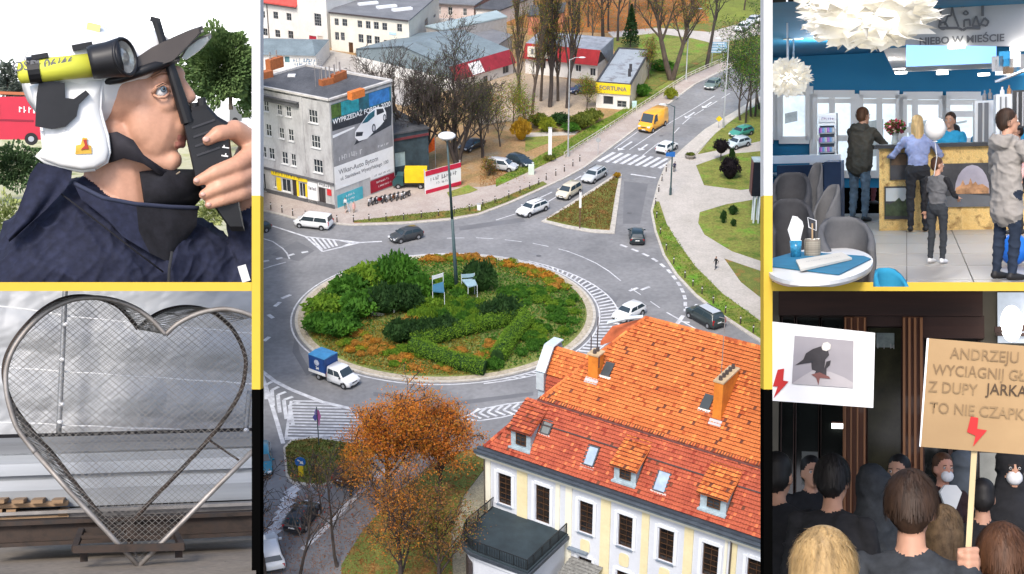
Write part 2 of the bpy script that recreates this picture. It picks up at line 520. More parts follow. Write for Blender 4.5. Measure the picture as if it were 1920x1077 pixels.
for k in range(90):
 a,c=2*math.pi*k/90,2*math.pi*(k+1)/90
 r0,r1=RR+.35,RR+.55
 MK.add([(RC.x+r*math.cos(t),RC.y+r*math.sin(t),MZ)for t,r in((a,r0),(a,r1),(c,r1),(c,r0))],((0,1,2,3),))
def cres(a):
 return max(0.0,2.1*math.cos(a-R(-8))**3)if math.cos(a-R(-8))>0 else 0.0
mz()
aa=[R(-75+2.6*i)for i in range(52)]
for i,a in enumerate(aa):
 w=cres(a)
 if w<.25:continue
 r0,r1=RR+.6,RR+.6+w
 da=.32/RR/2
 MK.add([(RC.x+r*math.cos(t),RC.y+r*math.sin(t),MZ)for t,r in((a-da,r0),(a-da+.03,r1),(a+da+.03,r1),(a+da,r0))],((0,1,2,3),))
mz()
for i in range(len(aa)-1):
 a,c=aa[i],aa[i+1]
 MK.add([(RC.x+r*math.cos(t),RC.y+r*math.sin(t),MZ)for t,r in((a,RR+.6+cres(a)),(a,RR+.8+cres(a)),(c,RR+.8+cres(c)),(c,RR+.6+cres(c)))],((0,1,2,3),))
for i in range(10):
 x=1122+i*14.2;y=303+i*1.6
 stripe([(x,y),(x+30,y-17)],.62)
stripe([(1152,279),(1196,247),(1240,216)],.15);stripe([(1180,281),(1252,233),(1303,203),(1340,180)],.15)
stripe([(1205,292),(1235,268)],.15);dashes([(1262,252),(1287,225),(1338,194),(1380,168)],.15,4,2)
dashes([(1013,371),(1034,361),(1054,351),(1090,330)],.22,3.0,1.5);stripe([(1000,393),(1027,379),(1047,367)],.2)
stripe([(930,413),(965,402),(990,396)],.18)
stripe([(1183,327),(1230,334)],.45)
def arrow(p,q,sidew=1.0):
 stripe([p,q],.35)
 P,Q=Vector(G2(*p)),Vector(G2(*q));t=(P-Q).normalized();n=Vector((-t.y,t.x))
 a=P+t*1.2;mz()
 MK.add([(a.x,a.y,MZ),((P-n*.7).x,(P-n*.7).y,MZ),((P+n*.7).x,(P+n*.7).y,MZ)],((0,1,2),))
arrow((1203,279),(1214,271));arrow((1290,219),(1302,211));arrow((1165,279),(1185,266));arrow((1322,200),(1334,192))
stripe([(567,1031),(600,1000),(640,958),(690,908),(724,879)],.55)
for i in range(8):
 x=500+i*6;y=1008-i*13
 stripe([(x-8,y+9),(x+26,y-15)],.5)
for i,(a,c)in enumerate((((503,590),(512,597)),((515,575),(525,567)),((528,560),(545,553)),((495,640),(505,632)))):stripe([a,c],.5)
for p in((1188,543),(1210,541)):stripe([(p[0]-8,p[1]+3),(p[0]+8,p[1]-3)],.4)
MK.obj('road_markings',white_paint,kind='structure')
# cracks and tar patches on the carriageway
b=B()
for pts in([(508,478),(556,452),(590,470),(560,490)],[(555,620),(562,660),(585,700),(575,705),(548,660)],[(700,735),(860,752),(1000,735),(1000,742),(860,760),(700,743)],[(1170,340),(1215,345),(1200,420),(1168,420)],[(1090,520),(1160,560),(1150,575),(1085,535)],[(860,425),(980,408),(985,416),(862,433)]):
 b.prism(gp(pts),.003,.003)
b.obj('road_patches',mat('tar_patch',(0.15,0.152,0.16),.85,sc=.3,var=.15,detail=8),kind='structure')
for x,y in((690,500),(1010,480),(1180,400),(640,560),(1080,700),(1240,255)):
 p=G(x,y,.004);B().cyl((p.x,p.y,-.05),(p.x,p.y,.007),.36,n=16).obj('manhole_cover',mat('manhole_iron',(.10,.10,.105),.7,var=.3,sc=9),kind='structure')
 # BUILDINGS OF THE TOWN
glass_dark=mat('window_glass',(0.035,0.042,0.05),0.15,var=.4,sc=.6,spec=.5)
frame_white=mat('window_frame_white',(0.66,0.66,0.64),0.5,var=.06)
frame_brown=mat('window_frame_brown',(0.085,0.042,0.02),0.5,var=.2)
def wuv(px,py,P0,P1):
 d=ray(px,py)
 t=Vector((P1[0]-P0[0],P1[1]-P0[1],0));L=t.length;t/=L
 n=Vector((t.y,-t.x,0))
 k=(Vector((P0[0],P0[1],0))-CP).dot(n)/d.dot(n)
 p=CP+d*k
 return(p-Vector((P0[0],P0[1],0))).dot(t),p.z
def wrect(P0,P1,x0,y0,x1,y1):
 ym,xm=(y0+y1)/2,(x0+x1)/2
 s0,s1=wuv(x0,ym,P0,P1)[0],wuv(x1,ym,P0,P1)[0]
 return(min(s0,s1),wuv(xm,y1,P0,P1)[1],max(s0,s1),wuv(xm,y0,P0,P1)[1])
def wall_cells(b,O,t,n,L,z0,z1,holes,depth=0.18):
 ss=sorted(set([0,L]+[min(max(h[i],0),L)for h in holes for i in(0,2)]))
 zs=sorted(set([z0,z1]+[min(max(h[i],z0),z1)for h in holes for i in(1,3)]))
 P=lambda s,z,d=0.0:O+t*s+Vector((0,0,z))-n*d
 for i in range(len(ss)-1):
  for j in range(len(zs)-1):
   sm,zm=(ss[i]+ss[i+1])/2,(zs[j]+zs[j+1])/2
   if any(h[0]<sm<h[2]and h[1]<zm<h[3]for h in holes):continue
   b.quad(P(ss[i],zs[j]),P(ss[i+1],zs[j]),P(ss[i+1],zs[j+1]),P(ss[i],zs[j+1]))
 for a,c,e,f in[h[:4]for h in holes]:
  for p,q in(((a,c),(e,c)),((e,c),(e,f)),((e,f),(a,f)),((a,f),(a,c))):
   b.quad(P(*p),P(*q),P(*q,depth),P(*p,depth))
def window(root,O,t,n,h,fm,depth=0.16,nv=1,nh=1,fw=0.09,glass=None,sill=None,name='window'):
 s0,z0,s1,z1=h[:4]
 P=lambda s,z,d:O+t*s+Vector((0,0,z))-n*d
 b=B()
 d=depth-0.05
 for a,c in(((s0+fw/2,z0),(s0+fw/2,z1)),((s1-fw/2,z0),(s1-fw/2,z1))):b.bar(P(*a,d),P(*c,d),fw,.07,up=n)
 for z in(z0+fw/2,z1-fw/2):b.bar(P(s0+fw,z,d),P(s1-fw,z,d),.07,fw)
 for i in range(1,nv+1):
  s=s0+(s1-s0)*i/(nv+1)
  b.bar(P(s,z0+fw,d),P(s,z1-fw,d),fw*.7,.05,up=n)
 for i in range(1,nh+1):
  z=z0+(z1-z0)*i/(nh+1)
  b.bar(P(s0+fw,z,d+.004),P(s1-fw,z,d+.004),.05,fw*.6)
 w=b.obj(name,fm,root)
 p=B().quad(P(s0,z0,depth-.01),P(s1,z0,depth-.01),P(s1,z1,depth-.01),P(s0,z1,depth-.01))
 p.obj('pane',glass or glass_dark,w)
 if sill:
  B().bar(P(s0-.12,z0-.05,-.06),P(s1+.12,z0-.05,-.06),.2,.09).obj('sill',sill,w)
 return w
def block(name,label,foot,z0,h,wallm,roofm=None,holes=None,fm=None,nv=1,nh=1,parapet=0.0,eave=0.25,sill=None,roof_h=None,wallms=None,base=None):
 root=thing(name,label,'building',(foot[0][0],foot[0][1],0))
 o=Vector((foot[0][0],foot[0][1],0))
 n=len(foot);holes=holes or{}
 b=B()
 for i in range(n):
  A,C=Vector((*foot[i],0))-o,Vector((*foot[(i+1)%n],0))-o
  t=(C-A);L=t.length;t.normalize();nn=Vector((t.y,-t.x,0))
  hs=holes.get(i,[])
  wall_cells(b,A,t,nn,L,z0,h,hs)
  for q in hs:
   if len(q)>4 and q[4]=='door':window(root,A,t,nn,q,q[5]if len(q)>5 else frame_brown,nv=1,nh=0,glass=q[5]if len(q)>5 else frame_brown,name='door')
   else:window(root,A,t,nn,q,fm or frame_white,nv=q[4]if len(q)>4 else nv,nh=q[5]if len(q)>5 else nh,sill=sill)
 b.obj('wall',wallm,root)
 if roofm:
  c=sum((Vector((*p,0))for p in foot),Vector())/n
  pts=[]
  for p in foot:
   v=Vector((*p,0));d=(v-c).normalized()
   pts.append(v+d*eave-o)
  B().prism([(p.x,p.y)for p in pts],h+.003,h+(roof_h or 0.25),bottom=True).obj('roof',roofm,root)
 return root,o
def scrawl(parent,W,h,m,org,ax,ay,seed=1,name='print_line'):
 r=random.Random(seed);b=B();ax,ay=Vector(ax).normalized(),Vector(ay).normalized();org=Vector(org)
 x=-W/2
 while x<W/2:
  w=h*r.uniform(.10,.22);y0=-h/2*r.uniform(.5,1);y1=h/2*r.uniform(.5,1)
  P=lambda i,j:org+ax*i+ay*j
  b.quad(P(x,y0),P(x+w,y0),P(x+w,y1),P(x,y1))
  if r.random()<.7:
   yy=r.uniform(y0,y1-h*.15);b.quad(P(x+w,yy),P(x+w*2.6,yy),P(x+w*2.6,yy+h*.14),P(x+w,yy+h*.14))
  x+=h*r.choice((.5,.6,.62,1.0))
 return b.obj(name,m,parent,kind='stuff')
 # the tenement with the painted gable
plaster_grey=mat('plaster_grey',(0.47,0.465,0.455),.9,sc=.5,col2=(0.30,0.29,0.285),col3=(.45,.445,.435),detail=9,stretch=(1,1,.35),fine=.08)
roof_felt=mat('roof_felt',(0.105,0.108,0.118),.9,sc=.4,col2=(0.055,0.058,0.065),detail=8,stretch=(1,.4,1),fine=.15)
chim_orange=mat('chimney_orange',(0.44,0.14,0.045),.85,sc=2.5,col2=(0.28,0.085,0.03),detail=6)
pv=PV
C0=G2(628,392,pv);A0=G2(470,353.5,pv);S0=G2(741,348,pv)
tz=HZ(628,392,189,pv)
u_=(Vector(A0)-Vector(C0));v_=(Vector(S0)-Vector(C0))
back=(A0[0]+v_.x,A0[1]+v_.y)
foot=[C0,S0,back,A0]
ZZ=lambda x,y:(488+x/3.588,120+y/3.588)
fh=[]
def fw(x0,y0,x1,y1,*k):
 a,c=ZZ(x0,y0),ZZ(x1,y1)
 s0,z0,s1,z1=wrect(A0,C0,a[0],a[1],c[0],c[1])
 fh.append((s0,z0,s1,z1)+k)
for q in((325,310,385,398),(343,482,403,566),(358,645,420,733)):fw(*q,2,1)
for q in((22,245,56,322),(112,275,145,346),(172,286,207,356),(-28,392,12,470),(38,405,75,488),(126,430,160,503),(188,440,224,520),(4,556,40,630),(58,566,95,642),(145,592,185,674),(207,606,240,688)):fw(*q,1,1)
fw(395,835,440,955,'door',mat('door_dark',(0.05,.04,.04),.6));fw(218,775,246,905,'door',MATS['door_dark'])
for q in((145,775,205,860),(262,800,305,895),(92,760,112,830),(6,735,36,850)):fw(*q,1,0)
root,o=block('tenement_building','grey plaster tenement with a car advert across its gable and yellow shop below',foot,0.0,tz,plaster_grey,None,{3:fh},sill=mat('sill_pale',(0.60,.6,.58),.8))
T=root
tF=Vector((C0[0]-A0[0],C0[1]-A0[1],0));LF=tF.length;tF.normalize();nF=Vector((tF.y,-tF.x,0))
aL=Vector((*A0,0))-o
def onF(s,z,d=0.0):return aL+tF*s+Vector((0,0,z))+nF*d
tS=Vector((S0[0]-C0[0],S0[1]-C0[1],0));LS=tS.length;tS.normalize();nS=Vector((tS.y,-tS.x,0))
def onS(s,z,d=0.0):return tS*s+Vector((0,0,z))+nS*d
pts=[Vector((*p,0))-o for p in foot]
B().prism([(p.x,p.y)for p in pts],tz-.35,tz-.02).obj('roof',roof_felt,root)
b=B()
for i in range(4):
 p,q=pts[i],pts[(i+1)%4]
 b.bar(p+Vector((0,0,tz+.12)),q+Vector((0,0,tz+.12)),.42,.28)
b.obj('parapet',mat('parapet_pale',(0.52,.50,.47),.9,sc=.8,var=.2),root)
zc=wuv(*ZZ(130,255),A0,C0)[1]
sl=wuv(*ZZ(262,300),A0,C0)[0]
b=B();b.bar(onF(0,zc,.16),onF(sl,zc,.16),.32,.55);b.bar(onF(0,zc+.45,.26),onF(sl,zc+.45,.26),.52,.16)
b.obj('cornice',mat('cornice_dark',(0.10,.10,.105),.8,var=.2),root)
zs=wuv(*ZZ(250,748),A0,C0)[1]
B().bar(onF(0,zs,.14),onF(LF+.1,zs-.1,.14),.28,.26).obj('shop_cornice',MATS['cornice_dark'],root)
B().bar(onF(sl+.35,4.5,.03),onF(sl+.35,tz-.3,.03),.5,.08,up=nF).obj('lesene',plaster_grey,root)
yellow=mat('sign_yellow',(0.75,0.55,0.02),.6,var=.08)
def signF(nm,x0,y0,x1,y1,m,th=.06):
 a,c=ZZ(x0,y0),ZZ(x1,y1)
 s0,z0,s1,z1=wrect(A0,C0,a[0],a[1],c[0],c[1])
 b=B();b.bar(onF((s0+s1)/2,z0,.03+th/2),onF((s0+s1)/2,z1,.03+th/2),s1-s0,th,up=nF)
 return b.obj(nm,m,root),((s0+s1)/2,(z0+z1)/2,s1-s0,z1-z0)
sg,q=signF('shop_sign',78,735,318,770,yellow,.12)
scrawl(sg,q[2]*.85,q[3]*.7,mat('ink_dark',(0.03,.03,.035),.7,var=0),onF(q[0],q[1],.16),tF,(0,0,1),41)
signF('shopfront_panel',112,765,142,850,yellow);signF('shopfront_panel',248,790,262,890,yellow);signF('shopfront_panel',306,810,318,895,yellow)
white_board=mat('board_white',(0.74,.74,.73),.7,var=.05)
sg,q=signF('notice_board',322,800,388,940,white_board)
for k in range(5):
 bx=B();bx.bar(onF(q[0]-.6+.3*k,q[1]+.5,.1),onF(q[0]-.6+.3*k,q[1]+1.0-.15*(k%2),.1),.2,.02,up=nF);bx.obj('poster',MATS['ink_dark']if k%2 else mat('poster_grey',(.3,.3,.33),.8),sg)
sg,q=signF('shop_sign',392,800,470,832,white_board)
scrawl(sg,q[2]*.8,q[3]*.8,MATS['ink_dark'],onF(q[0],q[1],.1),tF,(0,0,1),42)
signF('shop_sign',452,845,480,885,mat('sign_red',(0.55,0.03,0.035),.6,var=.08))
B().bar(onF(0,.35,.04),onF(LF,.35,.04),.1,.7).obj('plinth',MATS['cornice_dark'],root)
def sS(x,y):return wuv(x,y,C0,S0)
ad=thing('advert_banner','huge car advert banner covering the gable of the grey tenement','banner',(C0[0],C0[1],0))
TL,TR_,BR,BL=sS(614,197),sS(727,162),sS(738,312),sS(629,361)
s0,s1=.25,LS-.25;zt,zb=(TL[1]+TR_[1])/2-.1,(BL[1]+BR[1])/2
zm=(sS(625,312)[1]+sS(736,276)[1])/2
def pan(z0,z1,m,nm,d=.05,a=s0,e=s1):
 return B().bar(onS((a+e)/2,z0,d),onS((a+e)/2,z1,d),e-a,.04,up=nS).obj(nm,m,ad)
HB=zt-zb
pan(zb,zm,white_board,'white_field')
pan(zm,zt,mat('ad_road',(0.26,.26,.27),.6,sc=.3,var=.25),'picture_field')
zc1=zm+(zt-zm)*.70
teal=mat('ad_teal',(0.02,0.16,0.22),.6,sc=.5,col2=(.02,.05,.06),detail=3)
b=B()
PQ=lambda s,z,d=.075:onS(s,z,d)
b.quad(PQ(s0,zc1),PQ(s1,zc1-.2),PQ(s1,zt),PQ(s0,zt));b.obj('sky_print',teal,ad)
W=s1-s0
for a,e,m in((0,.16,mat('ad_green',(.06,.12,.02),.6,sc=2,var=.5)),(.16,.45,mat('ad_turq',(.02,.28,.33),.6,sc=1,var=.4)),(.62,.97,mat('ad_blue',(.03,.16,.42),.6,sc=1,var=.4))):
 B().quad(PQ(s0+W*a,zc1+.7,.078),PQ(s0+W*e,zc1+.7,.078),PQ(s0+W*e,zt-.1,.078),PQ(s0+W*a,zt-.1,.078)).obj('tower_print',m,ad)
B().quad(PQ(s0,zc1-1.1,.079),PQ(s1,zc1-1.4,.079),PQ(s1,zc1+.6,.079),PQ(s0,zc1+.2,.079)).obj('dark_band',mat('ad_dark',(.025,.03,.04),.6,var=.3),ad)
adw=mat('print_white',(.78,.78,.78),.6,var=0)
lettering('WYPRZEDAŻ FORDA 2020',W*.082,adw,ad,PQ(s0+W*.5,zc1+.15,.085),tS,(0,0,1),bold=.02)
zq=zm+(zt-zm)*.20
def prt(pts,m,d,nm):
 return B().extr([(s0+W*x,zq+W*y)for x,y in pts],nS*d,tS,(0,0,1),nS*.003).obj(nm,m,ad)
prt([(.34,.03),(.98,.12),(1.0,.30),(.62,.20),(.40,.10)],MATS['ad_dark'],.080,'car_shadow_print')
prt([(.36,.12),(.37,.19),(.45,.25),(.60,.36),(.72,.40),(.86,.38),(.90,.30),(.90,.22),(.80,.16),(.66,.10),(.56,.055),(.42,.06)],adw,.084,'car_print')
prt([(.48,.26),(.60,.345),(.71,.375),(.70,.30),(.58,.255)],MATS['ad_teal'],.088,'windscreen_print')
prt([(.74,.375),(.85,.36),(.87,.31),(.74,.30)],MATS['ad_dark'],.088,'side_window_print')
prt([(.37,.13),(.385,.18),(.50,.155),(.48,.11)],MATS['ad_dark'],.088,'grille_print')
for cx,cy,rr in((.68,.155,.055),(.87,.24,.045)):
 prt([(cx+rr*.6*math.cos(a*.52),cy+rr*math.sin(a*.52))for a in range(12)],MATS['ad_dark'],.089,'wheel_print')
 prt([(cx+rr*.38*math.cos(a*.52),cy+rr*.65*math.sin(a*.52))for a in range(12)],mat('ad_rim',(.5,.5,.52),.6,var=0),.092,'rim_print')
prt([(.0,.20),(.36,.235),(.36,.255),(.0,.235)],adw,.083,'road_line_print')
scrawl(ad,W*.35,W*.07,mat('print_grey',(.55,.55,.55),.6,var=0),PQ(s0+W*.26,zm+.95,.085),tS,(0,0,1),51)
scrawl(ad,W*.2,W*.035,adw,PQ(s0+W*.84,zm+.7,.085),tS,(0,0,1),52)
ink=mat('print_ink',(.16,.16,.17),.6,var=0)
lettering('Wikar-Auto Bytom',W*.085,ink,ad,PQ(s0+W*.40,zm-1.05,.085),tS,(0,0,1),bold=.01)
lettering('ul. Stanisława Wyszyńskiego 100',W*.062,ink,ad,PQ(s0+W*.5,zm-2.1,.085),tS,(0,0,1),bold=.01)
def gsign(nm,lab,x0,y0,x1,y1,m):
 r=wrect(C0,S0,x0,y0,x1,y1)
 t_=thing(nm,lab,'sign',(C0[0],C0[1],0))
 B().bar(onS((r[0]+r[2])/2,r[1],.06),onS((r[0]+r[2])/2,r[3],.06),r[2]-r[0],.06,up=nS).obj('panel',m,t_)
 return t_,r
t_,r=gsign('wall_poster','turquoise poster low on the tenement gable beside the shop corner',632,358,680,384,mat('poster_teal',(.03,.33,.42),.6,sc=.6,col2=(.10,.45,.52),detail=5))
[scrawl(t_,1.6,.4,adw,onS((r[0]+r[2])/2,(r[1]+r[3])/2+.5-.6*k,.095),tS,(0,0,1),k)for k in range(3)]
t_,r=gsign('wall_poster','dark red poster at the far end of the tenement gable',694,332,739,355,mat('poster_red',(.30,.012,.03),.6,var=.2))
[scrawl(t_,2.6,.35,adw,onS((r[0]+r[2])/2+.4*k,(r[1]+r[3])/2+.45-.7*k,.095),tS,(0,0,1),5+k)for k in range(2)]
t_,r=gsign('wall_poster','white strip sign above the dark red poster on the gable',694,320,738,330,white_board)
scrawl(t_,3.4,.4,ink,onS((r[0]+r[2])/2,(r[1]+r[3])/2,.095),tS,(0,0,1),9)
def roofbox(x0,y0,x1,y1,h,w,m,parent,nm='chimney',z=None,oo=None):
 z=tz if z is None else z
 oo=o if oo is None else oo
 a,c=G(x0,y0,z)-oo,G(x1,y1,z)-oo
 a.z=c.z=z+h/2-.05
 return B().bar(a,c,w,h).obj(nm,m,parent)
oT=o.copy()
c1=roofbox(656,187,680,179,1.1,.9,mat('chimney_bright',(.60,.17,.035),.8,sc=3,var=.15),T)
c2=roofbox(601,161,622,156,.9,.9,chim_orange,T);c3=roofbox(622,156,646,146,1.2,.9,chim_orange,T)
c4=roofbox(503,132,528,124,1.6,1.0,chim_orange,T);c5=roofbox(484,149,508,143,1.0,1.2,chim_orange,T)
for c,pp in((c2,[(604,160),(612,158),(619,157)]),(c3,[(628,154),(638,149)]),(c4,[(508,130),(520,126)])):
 b=B()
 for p in pp:
  q=G(p[0],p[1],tz)-oT;b.cyl((q.x,q.y,tz+.8),(q.x,q.y,tz+2.6),.13,.11,6)
 b.obj('flue',mat('flue_metal',(.25,.23,.22),.6),c)
for p,hh in(((592,163),3.2),((600,160),3.8),((632,150),3.4)):
 q=G(p[0],p[1],tz)-oT;b=B();b.cyl((q.x,q.y,tz-.1),(q.x,q.y,tz+hh),.035,n=5)
 for k in range(3):b.bar((q.x-.5,q.y,tz+hh-.3*k),(q.x+.5,q.y,tz+hh-.3*k),.03)
 b.obj('aerial',MATS['flue_metal'],T)
q=G(547,143,tz)-oT
B().box((q.x,q.y,tz+.1),(1.1,.9,.25)).obj('roof_hatch',white_board,T)
# white buildings at the back
cream=mat('plaster_cream',(0.72,0.69,0.60),.9,sc=.4,col2=(0.62,.58,.48),detail=8,fine=.05)
white_pl=mat('plaster_white',(0.72,0.70,0.66),.9,sc=.4,col2=(0.60,.58,.54),detail=8,fine=.06)
red_roof=mat('roof_red',(0.50,0.075,0.06),.8,sc=1,var=.2,fine=.15)
grey_roof=mat('roof_grey',(0.20,0.205,0.215),.85,sc=.35,col2=(0.135,.14,.15),detail=8,fine=.12)
K3=5.4545
Z3=lambda x,y:(488+x/K3,y/K3)
def holes3(P0,P1,L):return[wrect(P0,P1,*Z3(*q[:2]),*Z3(*q[2:4]))+tuple(q[4:])for q in L]
a=G2(468,68);c=G2(562,83);d=Vector((c[0]-a[0],c[1]-a[1])).normalized();nb=Vector((-d.y,d.x))
hgt=HZ(562,83,13)
bk=[(c[0]+nb.x*14,c[1]+nb.y*14),(a[0]+nb.x*14,a[1]+nb.y*14)]
hl=holes3(a,c,[(10,115,48,185),(132,122,182,195),(268,137,318,212),(398,145,425,218),(24,292,74,366),(152,308,204,384),(285,318,338,396),(414,332,440,408)])
r1,o1=block('long_white_house','long white two storey house with red roof at far left',[a,c,bk[0],bk[1]],0,hgt,white_pl,None,{0:hl},fm=mat('frame_grey',(.30,.30,.30),.6))
A_,C_=Vector((*a,0))-o1,Vector((*c,0))-o1
N3=Vector((nb.x,nb.y,0))
b=B();e0=-0.5
RA0,RA1=A_+N3*7+Vector((0,0,hgt+4)),C_+N3*7+Vector((0,0,hgt+4))
b.loft([[A_-N3*.5+Vector((0,0,hgt-.1)),C_-N3*.5+Vector((0,0,hgt-.1)),RA1,RA0],[A_-N3*.5+Vector((0,0,hgt+.2)),C_-N3*.5+Vector((0,0,hgt+.2)),RA1+Vector((0,0,.3)),RA0+Vector((0,0,.3))]])
b.obj('roof',red_roof,r1)
B().bar(A_-N3*.55+Vector((0,0,hgt-.2)),C_-N3*.55+Vector((0,0,hgt-.2)),.22,.22).obj('gutter',mat('gutter_dark',(.06,.05,.05),.6),r1)
q=wuv(*Z3(80,200),a,c)[0]
B().cyl(A_+(C_-A_).normalized()*q-N3*.12,A_+(C_-A_).normalized()*q-N3*.12+Vector((0,0,hgt)),.09,n=6).obj('downpipe',MATS['gutter_dark'],r1)
a2=c;c2_=G2(616,91.5);d=Vector((c2_[0]-a2[0],c2_[1]-a2[1])).normalized();nb=Vector((-d.y,d.x))
h2=HZ(562,83,-14)
hl=holes3(a2,c2_,[(552,142,622,268,2,3),(500,368,574,466,'door',mat('door_crimson',(.36,.02,.04),.6)),(585,370,640,470,'door',mat('door_cream',(.55,.48,.40),.6))])
block('white_stair_block','plain white block with a tall stair window and crimson door',[(a2[0]+.02,a2[1]),c2_,(c2_[0]+nb.x*12,c2_[1]+nb.y*12),(a2[0]+nb.x*12,a2[1]+nb.y*12)],0,h2,white_pl,grey_roof,{0:hl},fm=MATS['frame_grey'])
a3,c3_=G2(622,94.5),G2(768.5,112);d3=G2(824,58)
h3=HZ(768.5,112,40)
bk=(a3[0]+d3[0]-c3_[0],a3[1]+d3[1]-c3_[1])
hl=holes3(a3,c3_,[(760,190,802,262),(838,196,890,270),(994,212,1042,285),(1078,218,1128,296),(1160,226,1212,302),(1246,236,1298,312),(1398,246,1450,326),(764,330,806,412),(822,334,864,416),(1004,352,1056,438),(1086,362,1140,448),(1168,374,1222,456),(1408,398,1466,480,2,0),(906,436,950,542,'door',frame_brown),(1266,412,1310,528,'door',MATS['door_dark'])])
hs=holes3(c3_,d3,[(1682,190,1716,276),(1772,150,1796,180)])
r3,o3=block('cream_office_cube','cream two storey office cube with flat grey roof and three skylights',[a3,c3_,d3,bk],0,h3,cream,grey_roof,{0:hl,1:hs},fm=MATS['frame_grey'],eave=.3)
for p in((690,8),(725,14),(754,19)):
 q=G(p[0],p[1],h3+.3)-o3
 B().box((q.x,q.y,h3+.42),(4.2,1.2,.5),rz=.45).obj('skylight',mat('skylight_white',(.72,.74,.76),.4,var=.1),r3)
dd=Vector((c3_[0]-a3[0],c3_[1]-a3[1],0)).normalized();nn3=Vector((dd.y,-dd.x,0))
P_=Vector((*a3,0))-o3
B().bar(P_+nn3*.35+Vector((0,0,h3+.1)),P_+nn3*.35+dd*(Vector(c3_)-Vector(a3)).length+Vector((0,0,h3+.1)),.2,.3).obj('gutter',MATS['gutter_dark'],r3)
s_=wuv(*Z3(1355,345),a3,c3_)
bb=B();bb.bar(P_+dd*(s_[0]-.8)+nn3*.05+Vector((0,0,s_[1])),P_+dd*(s_[0]+.8)+nn3*.05+Vector((0,0,s_[1])),.08,.5);sg=bb.obj('sign_plate',mat('sign_pale_blue',(.40,.55,.65),.6),r3)
s_=wuv(*Z3(1180,500),a3,c3_)
bb=B();bb.bar(P_+dd*(s_[0]-1.6)+nn3*.8+Vector((0,0,s_[1]+.3)),P_+dd*(s_[0]+1.6)+nn3*.8+Vector((0,0,s_[1]+.3)),1.5,.12);bb.obj('awning',mat('awning_beige',(.50,.44,.36),.8),r3)
K4=5.3333
Z4=lambda x,y:(760+x/K4,y/K4)
a4,c4_=G2(800,38.5),G2(889,43);d4=G2(936,12)
h4=HZ(889,43,10)
hl=[wrect(a4,c4_,*Z4(*q[:2]),*Z4(*q[2:4]))for q in((336,68,356,145),(426,72,472,152),(576,84,616,160))]
hs=[wrect(c4_,d4,*Z4(842,22),*Z4(876,84))]
bk=(a4[0]+d4[0]-c4_[0],a4[1]+d4[1]-c4_[1])
r4,o4=block('pink_house','pale pink house with grey roof and brick side at the top',[a4,c4_,d4,bk],0,h4,mat('plaster_pink',(.66,.56,.52),.9,sc=.6,col2=(.52,.42,.38),detail=8),grey_roof,{0:hl,1:hs},fm=frame_white,eave=.8)
p0,p1=Vector((*c4_,0))-o4,Vector((*d4,0))-o4
t4=(p1-p0).normalized();n4=Vector((t4.y,-t4.x,0))
sq=hs[0]
bw=B();wall_cells(bw,p0+n4*.04,t4,n4,(p1-p0).length,0.2,h4-.05,[sq],.04);bw.obj('brick_cladding',mat('brick_pink',(.50,.25,.18),.9,sc=2,var=.25),r4)
block('dark_roofed_annex','low annex with dark grey roof beside the pink house',[G2(892,44),G2(940,47),G2(1000,22),G2(955,12)],0,3.2,white_pl,roof_felt,eave=.5)
b=B();P0,P1=G(822,56),G(935,58);b.bar(P0+Vector((0,0,1.2)),P1+Vector((0,0,1.2)),.4,2.4)
b.obj('yard_wall',white_pl,label='low white yard wall below the pink house',cat='wall')
block('salmon_house','salmon red house half hidden behind the tall bare trees',[G2(990,66),G2(1055,58),G2(1060,40),G2(996,46)],0,HZ(1030,62,28),mat('plaster_salmon',(.56,.22,.13),.9,sc=.8,var=.25),roof_felt,{0:[wrect(G2(990,66),G2(1055,58),*Z4(1295,270),*Z4(1330,340))+('door',mat('door_rust',(.25,.06,.03),.7))]})
# sheds and shop rows with the red band
shed_roof=mat('roof_blue_grey',(0.20,0.25,0.27),.8,sc=.3,col2=(0.13,.165,.18),detail=8,fine=.1)
red_band=mat('roof_band_crimson',(0.24,0.02,0.032),.75,sc=1,var=.2)
a5,c5_=G2(852,172),G2(962,138)
h5=HZ(905,160,138)
d=Vector((c5_[0]-a5[0],c5_[1]-a5[1],0));L5=d.length;d.normalize();nb=Vector((-d.y,d.x,0))
hl=[wrect(a5,c5_,*Z4(975,660),*Z4(1035,735))+(1,0),wrect(a5,c5_,*Z4(780,760),*Z4(825,830))+(1,0)]
r5,o5=block('grey_market_hall','grey roofed market hall with a crimson fascia and white sign',[a5,c5_,(c5_[0]+nb.x*26,c5_[1]+nb.y*26),(a5[0]+nb.x*26,a5[1]+nb.y*26)],0,h5,white_pl,None,{0:hl},fm=MATS['frame_grey'])
V0=Vector((0,0,0))
def P5(s,y,z):return V0+d*s+nb*y+Vector((0,0,z))
b=B();b.quad(P5(-.3,-.7,h5-.1),P5(L5+.2,-.7,h5-.1),P5(L5+.2,.9,h5+2.3),P5(-.3,.9,h5+2.3));b.quad(P5(-.3,-.7,h5-.1),P5(-.3,1,h5-.1),P5(L5+.2,1,h5-.1),P5(L5+.2,-.7,h5-.1))
b.obj('fascia',red_band,r5)
b=B()
for s0_,s1_,m_ in((-.3,L5+.2,0),):
 b.quad(P5(s0_,.9,h5+2.3),P5(s1_,.9,h5+2.3),P5(s1_,13,h5+4.2),P5(s0_,13,h5+4.2));b.quad(P5(s0_,13,h5+4.2),P5(s1_,13,h5+4.2),P5(s1_,26,h5+1.5),P5(s0_,26,h5+1.5))
 [b.add([P5(q_,0,h5-.02),P5(q_,.9,h5+2.3),P5(q_,13,h5+4.2),P5(q_,26,h5+1.5),P5(q_,26,h5-.02)],((0,1,2,3,4),))for q_ in(s0_+.29,s1_-.19)]
b.obj('roof',shed_roof,r5)
